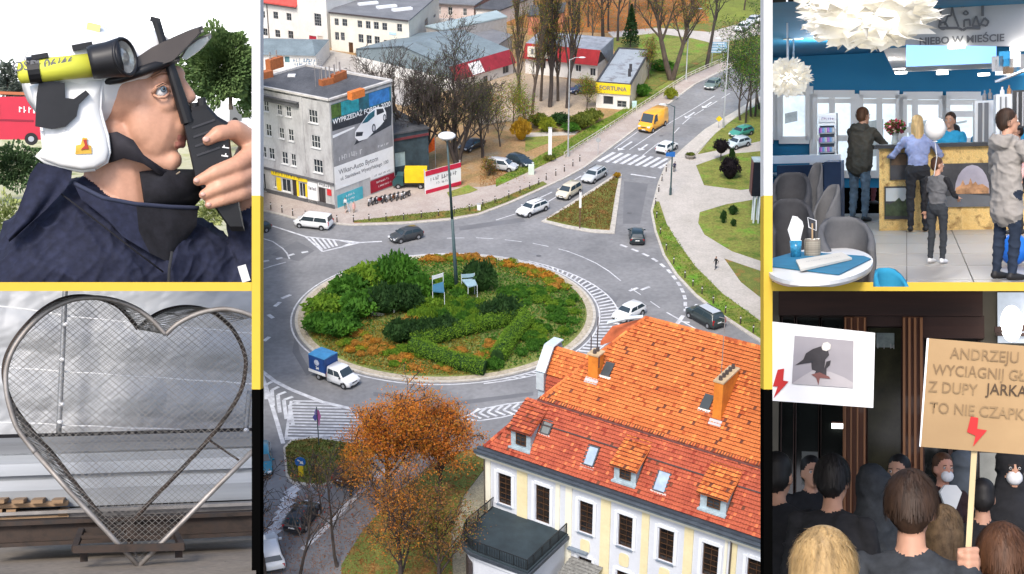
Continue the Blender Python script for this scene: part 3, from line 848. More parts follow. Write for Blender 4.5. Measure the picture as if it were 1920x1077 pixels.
for q in(3.5,7.5,11):
 B().bar(P5(q,1,h5+2.35),P5(q,13,h5+4.25),.12,.08).obj('roof_seam',mat('seam_grey',(.16,.19,.2),.7),r5)
sm=wuv(893,132,a5,c5_)[0]
bb=B();bb.extr([(-1.6,0),(1.6,0),(1.6,2.3),(-1.6,2.3)],P5(sm,-.62,h5+.02),d,(nb*1.6+Vector((0,0,2.4))).normalized(),(nb*-.08+Vector((0,0,.05))));sg=bb.obj('roof_sign',white_board,r5)
[scrawl(sg,2.4,.35,ink,P5(sm,-.2,h5+1.0+.4*k)+nb*(.27*k-.12)+Vector((0,0,.08)),d,(nb*1.6+Vector((0,0,2.4))),20+k)for k in range(2)]
block('low_flat_hall','low hall with dark flat roof between cream cube and market hall',[G2(772,122),G2(850,172),G2(960,95),G2(845,62)],0,3.0,mat('plaster_dim',(.35,.33,.31),.9),grey_roof,eave=.2)
block('pale_roofed_hall','long hall with pale turquoise roof behind the bare trees',[G2(800,96,0),G2(832,104,0),G2(950,78,0),G2(930,66,0)],0,5.0,MATS['plaster_dim'],mat('roof_turq',(.30,.37,.38),.8,sc=.3,var=.12),eave=.2)
a6,c6_=G2(985,138),G2(1120,152)
h6=HZ(1050,145,114)
d6=Vector((c6_[0]-a6[0],c6_[1]-a6[1],0));L6=d6.length;d6.normalize();n6=Vector((-d6.y,d6.x,0))
hl=[wrect(a6,c6_,*Z4(1345,612),*Z4(1405,690))+(1,0),wrect(a6,c6_,*Z4(1500,640),*Z4(1540,700))+(1,0),wrect(a6,c6_,*Z4(1700,650),*Z4(1760,720))+(1,0),wrect(a6,c6_,1106,128,1117,143)+(1,0)]
r6,o6=block('shop_row','white shop row under a bright red roof band behind the poplars',[a6,c6_,(c6_[0]+n6.x*9,c6_[1]+n6.y*9),(a6[0]+n6.x*9,a6[1]+n6.y*9)],0,h6,white_pl,None,{0:hl},fm=frame_white)
def P6(s,y,z):return d6*s+n6*y+Vector((0,0,z))
b=B();b.quad(P6(-.3,-.8,h6-.1),P6(L6+.2,-.8,h6-.1),P6(L6+.2,.8,h6+2.5),P6(-.3,.8,h6+2.5));b.obj('fascia',mat('roof_band_red',(.30,.016,.02),.75,sc=1,var=.2),r6)
b=B();b.quad(P6(-.3,.8,h6+2.5),P6(L6+.2,.8,h6+2.5),P6(L6+.2,9,h6+3.0),P6(-.3,9,h6+3.0));b.add([P6(L6+.2,.8,h6+2.5),P6(L6+.2,9,h6+3),P6(L6+.2,9,0)],((0,1,2),));b.obj('roof',mat('roof_pale_grey',(.25,.27,.30),.8,sc=.8,var=.25),r6)
sm=wuv(1013,95,a6,c6_)[0]
bb=B().box(P6(sm,-.95,h6+1.4),(4.4,.25,2.0),rz=math.atan2(d6.y,d6.x));sg=bb.obj('roof_sign',cream,r6)
for k in range(4):
 B().box(P6(sm-1.2+k*.8,-1.1,h6+1.5),(.5,.04,1.0),rz=math.atan2(d6.y,d6.x)).obj('sign_print',ink,sg)
K5=4.4889
Z5=lambda x,y:(1080+x/K5,y/K5)
a7,c7_=G2(1117.5,202),G2(1180,207);d7=G2(1216.5,139)
h7=HZ(1180,207,160)
bk=(a7[0]+d7[0]-c7_[0],a7[1]+d7[1]-c7_[1])
hl=[wrect(a7,c7_,*Z5(228,810),*Z5(314,880))+(0,0),wrect(a7,c7_,*Z5(345,850),*Z5(425,905))+(1,1)]
r7,o7=block('betting_kiosk','narrow white kiosk with grey roof and broad yellow sign by the road',[a7,c7_,d7,bk],0,h7,white_pl,None,{0:hl},fm=MATS['frame_grey'])
d=Vector((c7_[0]-a7[0],c7_[1]-a7[1],0));L7=d.length;d.normalize();n7=Vector((d.y,-d.x,0))
e7=Vector((d7[0]-c7_[0],d7[1]-c7_[1],0))
pp=[V0,d*L7,d*L7+e7,e7]
B().prism([(p.x,p.y)for p in pp],h7-.3,h7+.04).obj('roof',mat('roof_weathered',(.30,.33,.36),.8,sc=.5,col2=(.15,.14,.15),col3=(.33,.37,.40),detail=9,fine=.2),r7)
b=B()
for i in range(4):b.bar(pp[i]+Vector((0,0,h7+.1)),pp[(i+1)%4]+Vector((0,0,h7+.1)),.3,.3)
b.obj('roof_edge',mat('edge_dark',(.05,.05,.055),.8),r7)
b=B().bar(d*(L7/2)+n7*.15+Vector((0,0,h7-1.75)),d*(L7/2)+n7*.15+Vector((0,0,h7+.1)),L7+.2,.2,up=n7);sg=b.obj('sign',yellow,r7)
lettering('FORTUNA',1.05,ink,sg,d*(L7/2)+n7*.27+Vector((0,0,h7-.8)),d,(0,0,1),bold=.03)
ee=e7.normalized();nR=Vector((ee.y,-ee.x,0));LR=e7.length
wall_cells(bw:=B(),d*L7+nR*.03,ee,nR,LR,0.1,h7-.1,[],0);bw.obj('side_plaster',mat('plaster_sand',(.52,.46,.36),.9,sc=.6,col2=(.38,.32,.22),detail=8),r7)
for k,s in enumerate((5.5,6.8)):
 q=d*(L7-1.0-k*.3)+ee*(s+k*2);B().box(q+Vector((0,0,h7+.7)),(.5,.5,1.4)).obj('chimney',MATS['edge_dark'],r7)
a8,c8_=G2(470,132),G2(594,135)
h8=HZ(594,135,104)
d8=Vector((c8_[0]-a8[0],c8_[1]-a8[1],0));L8=d8.length;d8.normalize();n8=Vector((-d8.y,d8.x,0))
r8,o8=block('low_shed','low white shed with blue grey roof and graffiti behind the tenement',[a8,c8_,(c8_[0]+n8.x*12,c8_[1]+n8.y*12),(a8[0]+n8.x*12,a8[1]+n8.y*12)],0,h8,white_pl,None,{0:[wrect(a8,c8_,*Z3(250,580),*Z3(300,640))+('door',mat('door_teal',(.10,.22,.24),.6))]})
def P8(s,y,z):return d8*s+n8*y+Vector((0,0,z))
b=B();b.quad(P8(0,-.5,h8),P8(L8,-.5,h8),P8(L8-2,6,h8+1.4),P8(0,6,h8+1.4));b.quad(P8(0,6,h8+1.4),P8(L8-2,6,h8+1.4),P8(L8,12.5,h8),P8(0,12.5,h8));b.add([P8(L8,-.5,h8),P8(L8,12.5,h8),P8(L8-2,6,h8+1.4)],((0,1,2),))
b.obj('roof',shed_roof,r8)
s_=wuv(*Z3(450,645),a8,c8_)
[scrawl(r8,4.2,.9,mat('graffiti_blue',(.05,.14,.25),.7,var=0),P8(s_[0]+.2*k,-.02,s_[1]+.5-.8*k),d8,(.15,0,1),30+k,'graffiti')for k in range(2)]
a9,c9_=G2(733,344),G2(805,330)
h9=HZ(760,340,228)
d9=Vector((c9_[0]-a9[0],c9_[1]-a9[1],0));L9=d9.length;d9.normalize();n9=Vector((-d9.y,d9.x,0))
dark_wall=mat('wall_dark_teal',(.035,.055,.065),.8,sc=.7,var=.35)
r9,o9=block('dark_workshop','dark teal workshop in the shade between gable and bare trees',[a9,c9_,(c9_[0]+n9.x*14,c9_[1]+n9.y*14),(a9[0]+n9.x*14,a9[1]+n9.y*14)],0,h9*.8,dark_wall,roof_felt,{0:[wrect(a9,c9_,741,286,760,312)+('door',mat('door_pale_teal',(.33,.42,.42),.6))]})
q=wuv(765,258,a9,c9_)[1]
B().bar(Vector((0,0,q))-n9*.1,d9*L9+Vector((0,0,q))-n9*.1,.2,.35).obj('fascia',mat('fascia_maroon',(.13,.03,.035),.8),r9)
# THE PALACE WITH THE ORANGE MANSARD ROOF
ZE=11.5
pA,pB=G(908,838,ZE),G(1432,1012,ZE)
pu=Vector((pB.x-pA.x,pB.y-pA.y,0)).normalized();PRZ=math.atan2(pu.y,pu.x);pn=Vector((-pu.y,pu.x,0))
PO=Vector((pA.x,pA.y,0))
PAL=thing('palace','pale blue and cream palace with a great orange tiled mansard roof','building',PO,PRZ)
PM=Matrix.Rotation(-PRZ,4,'Z')@Matrix.Translation(-PO)
def pl(x,y,z):return PM@G(x,y,z)
def plane_hit(x,y,o,nrm):
 c=PM@CP;d=PM.to_3x3()@ray(x,y)
 return c+d*((Vector(o)-c).dot(Vector(nrm))/d.dot(Vector(nrm)))
LP,HB_,IB,HR_,IR=25.7,3.95,3.35,10.2,10.4
tile_o=[mat('tile_orange',(0.60,0.180,0.050),.8,sc=.7,col2=(0.42,.105,.03),col3=(.55,.155,.042),detail=6,fine=.18),mat('tile_orange_light',(0.74,.235,.06),.75,sc=1.2,var=.15),mat('tile_orange_dark',(.36,.075,.02),.75,sc=1.2,var=.2),mat('tile_brown',(.14,.045,.025),.8,sc=1.2,var=.25)]
tile_r=[mat('tile_red',(0.42,0.095,0.045),.8,sc=.7,col2=(0.29,.055,.03),col3=(.37,.08,.04),detail=6,fine=.18),mat('tile_red_light',(0.58,.15,.06),.75,sc=1.2,var=.15),mat('tile_red_dark',(.26,.04,.02),.75,sc=1.2,var=.2),MATS['tile_brown']]
rt=random.Random(5)
def tiles(b,P,sl,s_of,rows,tw=.235,skip=None,wt=(.88,.06,.045,.015)):
 o,es,nr=P
 rl=sl/rows
 prof=[(0,.0),(.22,.028),(.5,.036),(.78,.028),(1,.0)]
 for r in range(rows):
  q0,q1=r*rl,(r+1)*rl+rl*.12
  s0,s1=s_of((q0+.5*rl))
  k0=math.ceil(s0/tw);k1=int(s1/tw)
  for k in range(k0,k1):
   s=k*tw
   if skip and skip(s+tw/2,q0+rl/2):continue
   x=rt.random();b.mi=0 if x<wt[0]else 1 if x<wt[0]+wt[1]else 2 if x<1-wt[3]else 3
   lift=.16+rt.uniform(-.01,.012);jz=rt.uniform(-.012,.012)
   up=[o+es[0]*(s+f*tw)+es[1]*q1+nr*(h*.9+.004)for f,h in prof]
   lo=[o+es[0]*(s+f*tw)+es[1]*(q0+jz)+nr*(h+lift)for f,h in prof]
   un=[o+es[0]*(s+f*tw)+es[1]*(q0+jz)+nr*0.0 for f,h in prof]
   vs=up+lo+un;n=5
   b.add(vs,[(i+n,i+1+n,i+1,i)for i in range(4)]);b.mi=3;b.add(lo+un,[(n+i,n+i+1,i+1,i)for i in range(4)])  # front edges coloured dark brown to deepen the shadow line under each course
 b.mi=0
X,Y,Z_=Vector((1,0,0)),Vector((0,1,0)),Vector((0,0,1))
lo_len=math.hypot(HB_,IB);lo_up=Vector((0,IB,HB_))/lo_len;lo_n=X.cross(lo_up)
up_len=math.hypot(HR_-HB_,IR-IB);up_up=Vector((0,IR-IB,HR_-HB_))/up_len;up_n=X.cross(up_up)
DEP=2*IR
under=mat('roof_underlay',(.16,.05,.025),.9,var=.2)
b=B()
def P3(x,y,z):return Vector((x,y,ZE+z))
e=-0.05
V=[P3(0,0,e),P3(LP,0,e),P3(LP,DEP,e),P3(0,DEP,e),P3(IB,IB,HB_+e),P3(LP,IB,HB_+e),P3(LP,DEP-IB,HB_+e),P3(IB,DEP-IB,HB_+e),P3(IR-1.1,IR,HR_+e),P3(LP,IR,HR_+e)]
b.add(V,((0,1,5,4),(4,5,9,8),(3,0,4,7),(7,4,8),(2,3,7,6),(6,7,8,9),(1,2,6,9,5),(0,3,2,1)))
roof=b.obj('roof',under,PAL)
def on_lo(x,y):
 p=plane_hit(x,y,P3(0,0,0),lo_n);return p.x,(p-P3(0,0,0)).dot(lo_up)
def on_up(x,y):
 p=plane_hit(x,y,P3(0,IB,HB_),up_n);return p.x,(p-P3(0,IB,HB_)).dot(up_up)
YD=0.55
dorm=[]
for(x0,x1,yt,yb,tx)in((958,995,806,852,(1055,740)),(1151,1192,874,922,(1217,829)),(1312,1361,926,982,(1383,884))):
 a=plane_hit(x0,(yt+yb)/2-4,(0,YD,0),Y);c=plane_hit(x1,(yt+yb)/2+6,(0,YD,0),Y)
 m=plane_hit((x0+x1)/2,yt,(0,YD,0),Y)
 dorm.append((a.x,c.x,m.z))
sky_l=[]
for pts in(((1105,835),(1126,841),(1111,876),(1093,870)),((1236,882),(1258,887),(1249,926),(1224,919)),((1020,787),(1036,791),(1031,818),(1015,812))):
 q=[on_lo(*p)for p in pts]
 sky_l.append((min(q[0][0],q[3][0])*.5+max(q[0][0],q[3][0])*.5,(q[1][0]+q[2][0])/2,(q[2][1]+q[3][1])/2,(q[0][1]+q[1][1])/2))
def skip_lo(s,q):
 for a,c,zt_ in dorm:
  if a-.05<s<c+.05 and .55<q<lo_len*.80:return True
 for a,c,z0,z1 in sky_l:
  if a<s<c and z0<q<z1:return True
 return False
b=B();tiles(b,(P3(0,0,0),(X,lo_up),lo_n),lo_len,lambda q:(q/lo_len*IB,LP),16,skip=skip_lo)
b.obj('lower_roof_tiles',tile_r,PAL,kind='stuff')
b=B();tiles(b,(P3(0,IB,HB_),(X,up_up),up_n),up_len,lambda q:(IB+q/up_len*(IR-1.1-IB),LP),29)
b.obj('upper_roof_tiles',tile_o,PAL,kind='stuff')
b=B();b.bar(P3(IB-.1,IB-.16,HB_-.02),P3(LP,IB-.16,HB_-.02),.16,.14,up=lo_n);b.obj('break_band',mat('break_dark',(.10,.035,.03),.8,var=.3,sc=3),PAL)
b=B();b.bar(P3(1.6,2.05,HB_*.635)+lo_n*.1,P3(LP,2.05,HB_*.635)+lo_n*.1,.10,.10,up=lo_n);b.obj('snow_guard',mat('guard_dark',(.05,.035,.035),.7),PAL)
def ridge_tiles(a,c,nm,m,r=.15):
 a,c=Vector(a),Vector(c);L=(c-a).length;n=int(L/.38);b=B()
 for i in range(n):
  p,q=a.lerp(c,i/n),a.lerp(c,(i+1.06)/n)
  b.mi=rt.choice((0,0,0,1,2));b.cyl(p,q,r*1.1,r*.92,7)
 return b.obj(nm,m,PAL,kind='stuff')
ridge_tiles(P3(IR-1.1,IR,HR_+.02),P3(LP,IR,HR_+.02),'ridge_tiles',tile_o)
ridge_tiles(P3(IB,IB,HB_+.02),P3(IR-1.1,IR,HR_+.02),'hip_tiles',tile_o)
ridge_tiles(P3(0,0,.05),P3(IB,IB,HB_+.02),'hip_tiles',tile_r)
b=B()
for i in range(int((LP-IB)/.235)):
 s=IB+i*.235
 b.mi=rt.choice((0,2,3,3));b.cyl(P3(s,IB-.18,HB_+.10),P3(s,IB+.18,HB_+.20),.085,.07,6)
b.obj('break_tiles',tile_r,PAL,kind='stuff')
wall_blue=mat('plaster_pale_blue',(0.62,0.645,0.69),.85,sc=.4,col2=(.55,.575,.63),detail=8,fine=.03)
cream_pl=mat('plaster_yellow_cream',(0.74,0.66,0.42),.85,sc=.4,col2=(.66,.57,.33),detail=8,fine=.03)
cream_wh=mat('plaster_ivory',(0.76,0.73,0.60),.85,sc=.4,var=.06,detail=8)
sill_slate=mat('sill_slate',(.16,.20,.25),.6,var=.1)
def sx(x,y):return plane_hit(x,y,(0,0,0),Y)
cols=[]
for(x0,x1,ym)in((934,958,908),(1004,1030,945),(1086,1111,970),(1159,1185,1000),(1234,1262,1029),(1316,1345,1060),(1399,1431,1088)):
 cols.append((sx(x0,ym).x,sx(x1,ym+4).x))
zt_u=sum(sx((a+c)/2,y).z for a,c,y in((934,958,882),(1086,1111,943),(1159,1185,969),(1234,1262,1000)))/4
zb_u=sum(sx((a+c)/2,y).z for a,c,y in((934,958,935),(1086,1111,1004),(1159,1185,1031),(1234,1262,1061)))/4
zt_l=sx(1097,1047).z;zb_l=zt_l-(zt_u-zb_u)
fl_z=sx(1017,981).z
holes=[]
for i,(a,c)in enumerate(cols):
 if i==1:holes.append((a,fl_z,c,zt_u+.1))
 else:holes.append((a,zb_u,c,zt_u))
 if i>1:holes.append((a,max(.6,zb_l),c,zt_l))
b=B();wall_cells(b,V0,X,-Y,LP,0,ZE-.75,holes,.28)
b.obj('facade_wall',wall_blue,PAL)
b=B();wall_cells(b,Vector((0,DEP,0)),-Y,-X,DEP,0,ZE-.75,[],.1);b.quad(Vector((LP,0,0)),Vector((LP,DEP,0)),Vector((LP,DEP,ZE)),Vector((LP,0,ZE)))
b.quad(Vector((0,DEP,0)),Vector((LP,DEP,0)),Vector((LP,DEP,ZE)),Vector((0,DEP,ZE)));b.obj('end_wall',wall_blue,PAL)
glass_warm=mat('glass_warm',(.013,.014,.017),.12,var=.6,sc=1.2,col2=(.007,.008,.010),col3=(.025,.018,.014),detail=3,spec=.5)
for i,h in enumerate(holes):
 w=window(PAL,V0,X,-Y,h,frame_brown,depth=.26,nv=1,nh=5,fw=.045,glass=glass_warm,sill=sill_slate if h[1]!=fl_z else None)
wt_tr=mat('trim_white_blue',(.70,.725,.76),.8,var=.04)
for h in holes:
 a,z0,c,z1=h;b=B();g=.22
 for p,q in(((a-g,z0),(a-g,z1+g)),((c+g,z0),(c+g,z1+g))):b.bar((p[0],-.045,p[1]),(q[0],-.045,q[1]),.26,.09,up=Y)
 b.bar((a-g+.13,-.047,z1+g),(c+g-.13,-.047,z1+g),.09,.26);b.obj('window_surround',wt_tr,PAL)
for i,(a,c)in enumerate(cols):
 if i!=1 and i>1:
  b=B();zz=(zb_u+zt_l)/2;w=(c-a)*.72;hh=(zb_u-zt_l)*.52
  b.extr([(w/2*math.copysign(abs(math.cos(t))**.5,math.cos(t)),hh/2*math.copysign(abs(math.sin(t))**.5,math.sin(t)))for t in[2*math.pi*k/20 for k in range(20)]],((a+c)/2,-.004,zz),X,Z_,(0,-.05,0))
  b.obj('apron_panel',cream_pl,PAL)
def lesene(xa,xb,ym,m,z0=.4):
 a,c=sx(xa,ym).x,sx(xb,ym).x
 b=B();b.bar(((a+c)/2,-.04,z0),((a+c)/2,-.04,ZE-1.05),c-a,.08,up=Y);return b.obj('lesene',m,PAL)
lesene(910,920,890,cream_wh);lesene(970,989,925,cream_pl);lesene(1042,1050,950,cream_wh);lesene(1060,1072,985,cream_wh)
for xa,xb,ym in((1126,1144,1000),(1202,1216,1022),(1281,1298,1050),(1366,1379,1076)):lesene(xa,xb,ym,cream_pl)
lesene(1357,1362,1060,cream_wh)
b=B();b.bar((-.3,-.14,ZE-.86),(LP,-.14,ZE-.86),.28,.24);b.bar((-.45,-.26,ZE-.58),(LP,-.26,ZE-.58),.52,.34);b.obj('cornice',cream_wh,PAL)
b=B();b.bar((-.5,-.40,ZE-.30),(LP,-.40,ZE-.30),.80,.20);b.obj('eave_flashing',mat('lead_blue',(.10,.13,.155),.5,var=.2),PAL)
b=B();b.cyl((-.55,-.74,ZE-.14),(LP,-.74,ZE-.14),.13,n=8);b.bar((-.5,-.2,ZE-.10),(LP,-.2,ZE-.10),.4,.16);b.obj('gutter',mat('gutter_slate',(.05,.06,.075),.45,var=.2),PAL)
xx=sx(1372,1030).x
b=B();b.tube([(xx,-.7,ZE-.2),(xx,-.16,ZE-1.1),(xx,-.16,.2)],.075,7);b.obj('downpipe',mat('pipe_bronze',(.10,.085,.07),.5),PAL)
b=B();b.cyl((.08,-.14,.2),(.08,-.14,ZE-.5),.07,n=6);b.obj('downpipe',MATS['pipe_bronze'],PAL)
lead_pale=mat('lead_pale',(.34,.42,.46),.6,sc=2,var=.2)
for k,(a,c,ztop)in enumerate(dorm):
 mid=(a+c)/2;w=c-a
 zb=ZE+YD/IB*HB_-.1
 ztop=min(ztop,ZE+HB_-1.0)
 zr=ztop+1.35;yr=min(IB+.25,(zr-ZE)/HB_*IB+.2)
 b=B()
 b.loft([[Vector((a,YD,zb)),Vector((c,YD,zb)),Vector((c,YD,ztop)),Vector((a,YD,ztop))],[Vector((a,yr,zb)),Vector((c,yr,zb)),Vector((c,yr,zr-.12)),Vector((a,yr,zr-.12))]])
 dm=b.obj('dormer',lead_pale,PAL)
 hh=(a+w*.28,zb+.42,c-w*.22,ztop-.22)
 window(dm,Vector((0,YD-.03,0)),X,-Y,hh,frame_brown if k<2 else frame_brown,depth=.0,nv=1,nh=2,fw=.07,name='dormer_window')
 B().bar((a-.1,YD-.14,zb+.05),(c+.1,YD-.14,zb+.05),.35,.14).obj('dormer_apron',lead_pale,dm)
 ro,re=Vector((a-.22,YD-.38,ztop-.05)),Vector((a-.22,yr,zr))
 du=(re-ro);ln=du.length;du.normalize();nn_=X.cross(du)
 b=B();tiles(b,(ro,(X,du),nn_),ln,lambda q:(0,w+.44),max(4,int(ln/.36)),wt=(.70,.22,.06,.02))
 b.loft([[ro,ro+X*(w+.44),ro+X*(w+.44)-nn_*.12,ro-nn_*.12],[re,re+X*(w+.44),re+X*(w+.44)-nn_*.12,re-nn_*.12]])
 b.obj('dormer_roof',tile_o if k else tile_r[:2]+tile_o[2:],dm,kind='stuff')
lt_glass=mat('rooflight_glass',(.30,.38,.50),.12,var=.15,spec=.6)
for k,(a,c,z0,z1)in enumerate(sky_l):
 b=B();o_=P3(0,0,0);th=.12
 def PP(s,q,h=0.0):return o_+X*s+lo_up*q+lo_n*h
 for p,q in(((a,z0),(a,z1)),((c,z0),(c,z1)),((a,z0),(c,z0)),((a,z1),(c,z1))):b.bar(PP(*p,.07),PP(*q,.07),.12,.16,up=lo_n)
 f=b.obj('roof_light',mat('rooflight_frame',(.05,.05,.055),.5),PAL)
 B().quad(PP(a,z0,.09),PP(c,z0,.09),PP(c,z1,.09),PP(a,z1,.09)).obj('pane',lt_glass if k<2 else mat('rooflight_grey',(.17,.19,.19),.3),f)
 B().bar(PP(a-.15,z0-.14,.08),PP(c+.15,z0-.14,.08),.26,.06,up=lo_n).obj('flashing',mat('flashing_pink',(.60,.42,.38),.6),f)
def hatch(x,y,w=.8,l=1.25):
 s,q=on_up(x,y);o_=P3(0,IB,HB_)
 def PP(i,j,h=0.0):return o_+X*(s+i)+up_up*(q+j)+up_n*h
 b=B();b.loft([[PP(-w/2,-l/2),PP(w/2,-l/2),PP(w/2,l/2),PP(-w/2,l/2)],[PP(-w/2,-l/2,.34),PP(w/2,-l/2,.34),PP(w/2,l/2,.2),PP(-w/2,l/2,.2)]])
 h=b.obj('roof_hatch',mat('hatch_dark',(.045,.055,.06),.4),PAL)
 B().bar(PP(-w/2-.12,-l/2-.12,.1),PP(w/2+.12,-l/2-.12,.1),.26,.1,up=up_n).obj('sill',mat('hatch_sill',(.62,.60,.57),.6),h)
hatch(1141,694);hatch(1327,755)
stack_m=mat('stack_orange',(.70,.235,.03),.8,sc=1.2,col2=(.50,.15,.02),detail=6)
def stack(x,y,zt_,wx,wy,pots):
 s,q=on_up(x,y);p=P3(0,IB,HB_)+X*s+up_up*q
 b=B();top=zt_
 b.box((p.x,p.y+wy/2,(p.z-.6+top)/2),(wx,wy,top-p.z+.6));c=b.obj('chimney',stack_m,PAL)
 B().box((p.x,p.y+wy/2,top+.07),(wx+.16,wy+.16,.14)).obj('chimney_cap',mat('cap_ochre',(.48,.36,.22),.8,var=.2),c)
 for i in range(pots):
  yy=p.y+wy*(i+.5)/pots
  B().cyl((p.x,yy,top+.14),(p.x,yy,top+.46),.17,.14,8).obj('chimney_pot',mat('pot_dark',(.07,.055,.05),.8),c)
 B().box((p.x,p.y-.22,p.z-.02),(wx+.3,.5,.06),mx=Matrix.Rotation(math.atan2(HR_-HB_,IR-IB),3,'X')).obj('chimney_flashing',mat('flash_grey',(.42,.40,.40),.5),c)
 return p
stack(1343,790,ZE+9.0,.75,2.9,5)
stack(1111,712,ZE+8.1,.9,1.0,2)
pt=P3(0,IB,HB_)+X*on_up(1352,706)[0]+up_up*on_up(1352,706)[1]
b=B();b.cyl(pt-Z_*.2,pt+Z_*5.2,.035,n=5);b.bar(pt+Vector((-.5,0,5.1)),pt+Vector((.5,0,5.1)),.04);b.bar(pt+Vector((-.3,0,4.7)),pt+Vector((.3,0,4.7)),.03);b.obj('aerial',MATS['flue_metal'],PAL)
for q_ in((1120,655,3.0),(1108,662,1.6),(1123,690,1.0)):
 p=pl(q_[0],q_[1],ZE+7.5);b=B();b.cyl(p,p+Z_*q_[2],.05,n=5);b.obj('vent_rod',MATS['guard_dark'],PAL)
gw=plane_hit(1050,700,(0,7.2,0),Y);gz=pl(1030,655,ZE+6.2)
gx=-1.0;gy=pl(1022,700,ZE+2.2).y
b=B()
gp0=pl(1018,712,ZE+.6)
def GW(dx,dy,z):return Vector((gp0.x+dx,gp0.y+dy,ZE+z))
b.loft([[GW(-.3,-.35,-4),GW(-.3,-.35,1.5),GW(-.3,1.0,3.5),GW(-.3,2.6,3.5),GW(-.3,3.4,1.5),GW(-.3,3.4,-4)],[GW(.35,-.35,-4),GW(.35,-.35,1.5),GW(.35,1.0,3.5),GW(.35,2.6,3.5),GW(.35,3.4,1.5),GW(.35,3.4,-4)]])
wing=b.obj('wing_gable',mat('gable_blue',(.42,.50,.56),.6,sc=2,var=.12),PAL)
b=B();b.bar(GW(.02,-.5,1.6),GW(.02,1.0,3.62),1.0,.12,up=(0,-1,1));b.bar(GW(.02,1.0,3.62),GW(.02,2.7,3.62),1.0,.12);b.bar(GW(.02,-.52,1.5),GW(.02,-.52,-.2),.8,.1,up=Y);b.obj('gable_coping',mat('coping_pale',(.50,.57,.61),.55),wing)
o_=GW(.3,.1,1.2);du=Vector((0,1.5,2.2));ln=du.length;du.normalize()
b=B();tiles(b,(o_,(X,du),X.cross(du)),ln,lambda q:(0,4.4),8);b.loft([[o_,o_+X*4.4,o_+X*4.4+Vector((0,1.5,2.2)),o_+Vector((0,1.5,2.2))],[o_+Vector((0,.3,-3)),o_+X*4.4+Vector((0,.3,-3)),o_+X*4.4+Vector((0,1.8,2)),o_+Vector((0,1.8,2))]])
b.obj('wing_roof_tiles',tile_o,wing,kind='stuff')
b=B();b.quad(GW(.36,-.02,-2.4),GW(4,-.02,-2.4),GW(4,.08,1.15),GW(.36,.08,1.15));b.mi=0
o_=GW(.36,-.25,-1.6);du=Vector((0,.3,2.7));ln=du.length;du.normalize();tiles(b,(o_,(X,du),X.cross(du)),ln,lambda q:(0,3.6),8);b.obj('wing_wall_tiles',tile_r,wing,kind='stuff')
p=pl(1178,612,ZE+7.4)
o_=pl(1140,622,ZE+7.6)
b=B();e0,e1,e2,e3=pl(1126,640,ZE+6.6),pl(1148,612,ZE+8.4),pl(1206,597,ZE+10.1),pl(1196,618,ZE+9.2);b.loft([[e0,e1,e2,e3],[p-Z_*.4 for p in(e0,e1,e2,e3)]]);b.obj('end_hip',tile_r[1],PAL)
b=B();q0,q1,q2=pl(1140,606,ZE+9.3),pl(1175,597,ZE+10),pl(1206,594,ZE+10.3);b.tube([q0,q1,q2],.16,6);b.obj('coping',MATS['coping_pale'],PAL)
ZT=fl_z-.1
tc=[pl(986,1071,ZT),pl(1054,1007,ZT)]
xR=(tc[0].x+tc[1].x)/2+.2
yF=pl(986,1072,ZT).y
xL=pl(868,1000,ZT).x-.1
arc=[]
rr=min(2.6,-yF*.8)
poly=[(xR,0.05),(xR,yF)]
for k in range(9):
 a=R(-90-90*k/8);poly.append((xL+rr+rr*math.cos(a),yF+rr+rr*math.sin(a)))
poly.append((xL,.05))
poly_l=[(x,y)for x,y in poly]
B().prism([(x*1,y)for x,y in poly_l],ZT-.16,ZT,bottom=True).obj('terrace_deck',mat('terrace_felt',(.026,.040,.048),.75,sc=.6,var=.25,detail=6),PAL)
def inset(poly,d):
 cx=sum(p[0]for p in poly)/len(poly);cy=sum(p[1]for p in poly)/len(poly)
 out=[]
 for x,y in poly:
  L=math.hypot(x-cx,y-cy);out.append((x+(cx-x)/L*d,min(y+(cy-y)/L*d,-.003 if y<0 else .05)))
 return out
B().prism(inset(poly,-.16),ZT-.46,ZT-.17,bottom=True).obj('terrace_cornice',MATS['gutter_slate'],PAL)
B().prism(inset(poly,.10),ZT-.8,ZT-.47,bottom=True).obj('terrace_moulding',wt_tr,PAL)
B().prism(inset(poly,.35),0,ZT-.8).obj('terrace_bay',wall_blue,PAL)
b=B();b.box((poly[5][0]+.25,poly[5][1]+.22,2.4),(1.3,.3,4.2),rz=R(-45));b.obj('bay_window',MATS['door_dark'],PAL)
iron=mat('iron_black',(.015,.018,.02),.5)
rail=[(xR-.15,-.1)]+[(x-(.15 if i==0 else 0),y+.12)for i,(x,y)in enumerate(poly[1:2])]+[(x+.06,y+.1)for x,y in poly[2:-1]]+[(xL+.1,-.1)]
rail[1]=(xR-.15,yF+.15)
b=B();b.tube([(x,y,ZT+1.0)for x,y in rail],.05,5);b.tube([(x,y,ZT+.12)for x,y in rail],.025,5)
rl=b.obj('railing',iron,PAL)
b=B();nb_=0
for i in range(len(rail)-1):
 a,c=Vector((*rail[i],0)),Vector((*rail[i+1],0));n=max(1,int((c-a).length/.16))
 for k in range(n):
  p=a.lerp(c,k/n);b.bar((p.x,p.y,ZT),(p.x,p.y,ZT+1.0+(.0)),.036 if k%8 else .07);nb_+=1
b.obj('railing_bars',iron,rl,kind='stuff')
b=B();q=pl(1030,1077,ZT-2.2)
cx0=xR+.35;
for k in range(9):b.bar((cx0,-.2-.33*k,ZT-2.0-.06*k),(cx0+3.0,-.2-.33*k,ZT-2.0-.06*k),.05,.06)
b.quad(Vector((cx0,-.1,ZT-2.03)),Vector((cx0+3,-.1,ZT-2.03)),Vector((cx0+3,-3,ZT-2.56)),Vector((cx0,-3,ZT-2.56)))
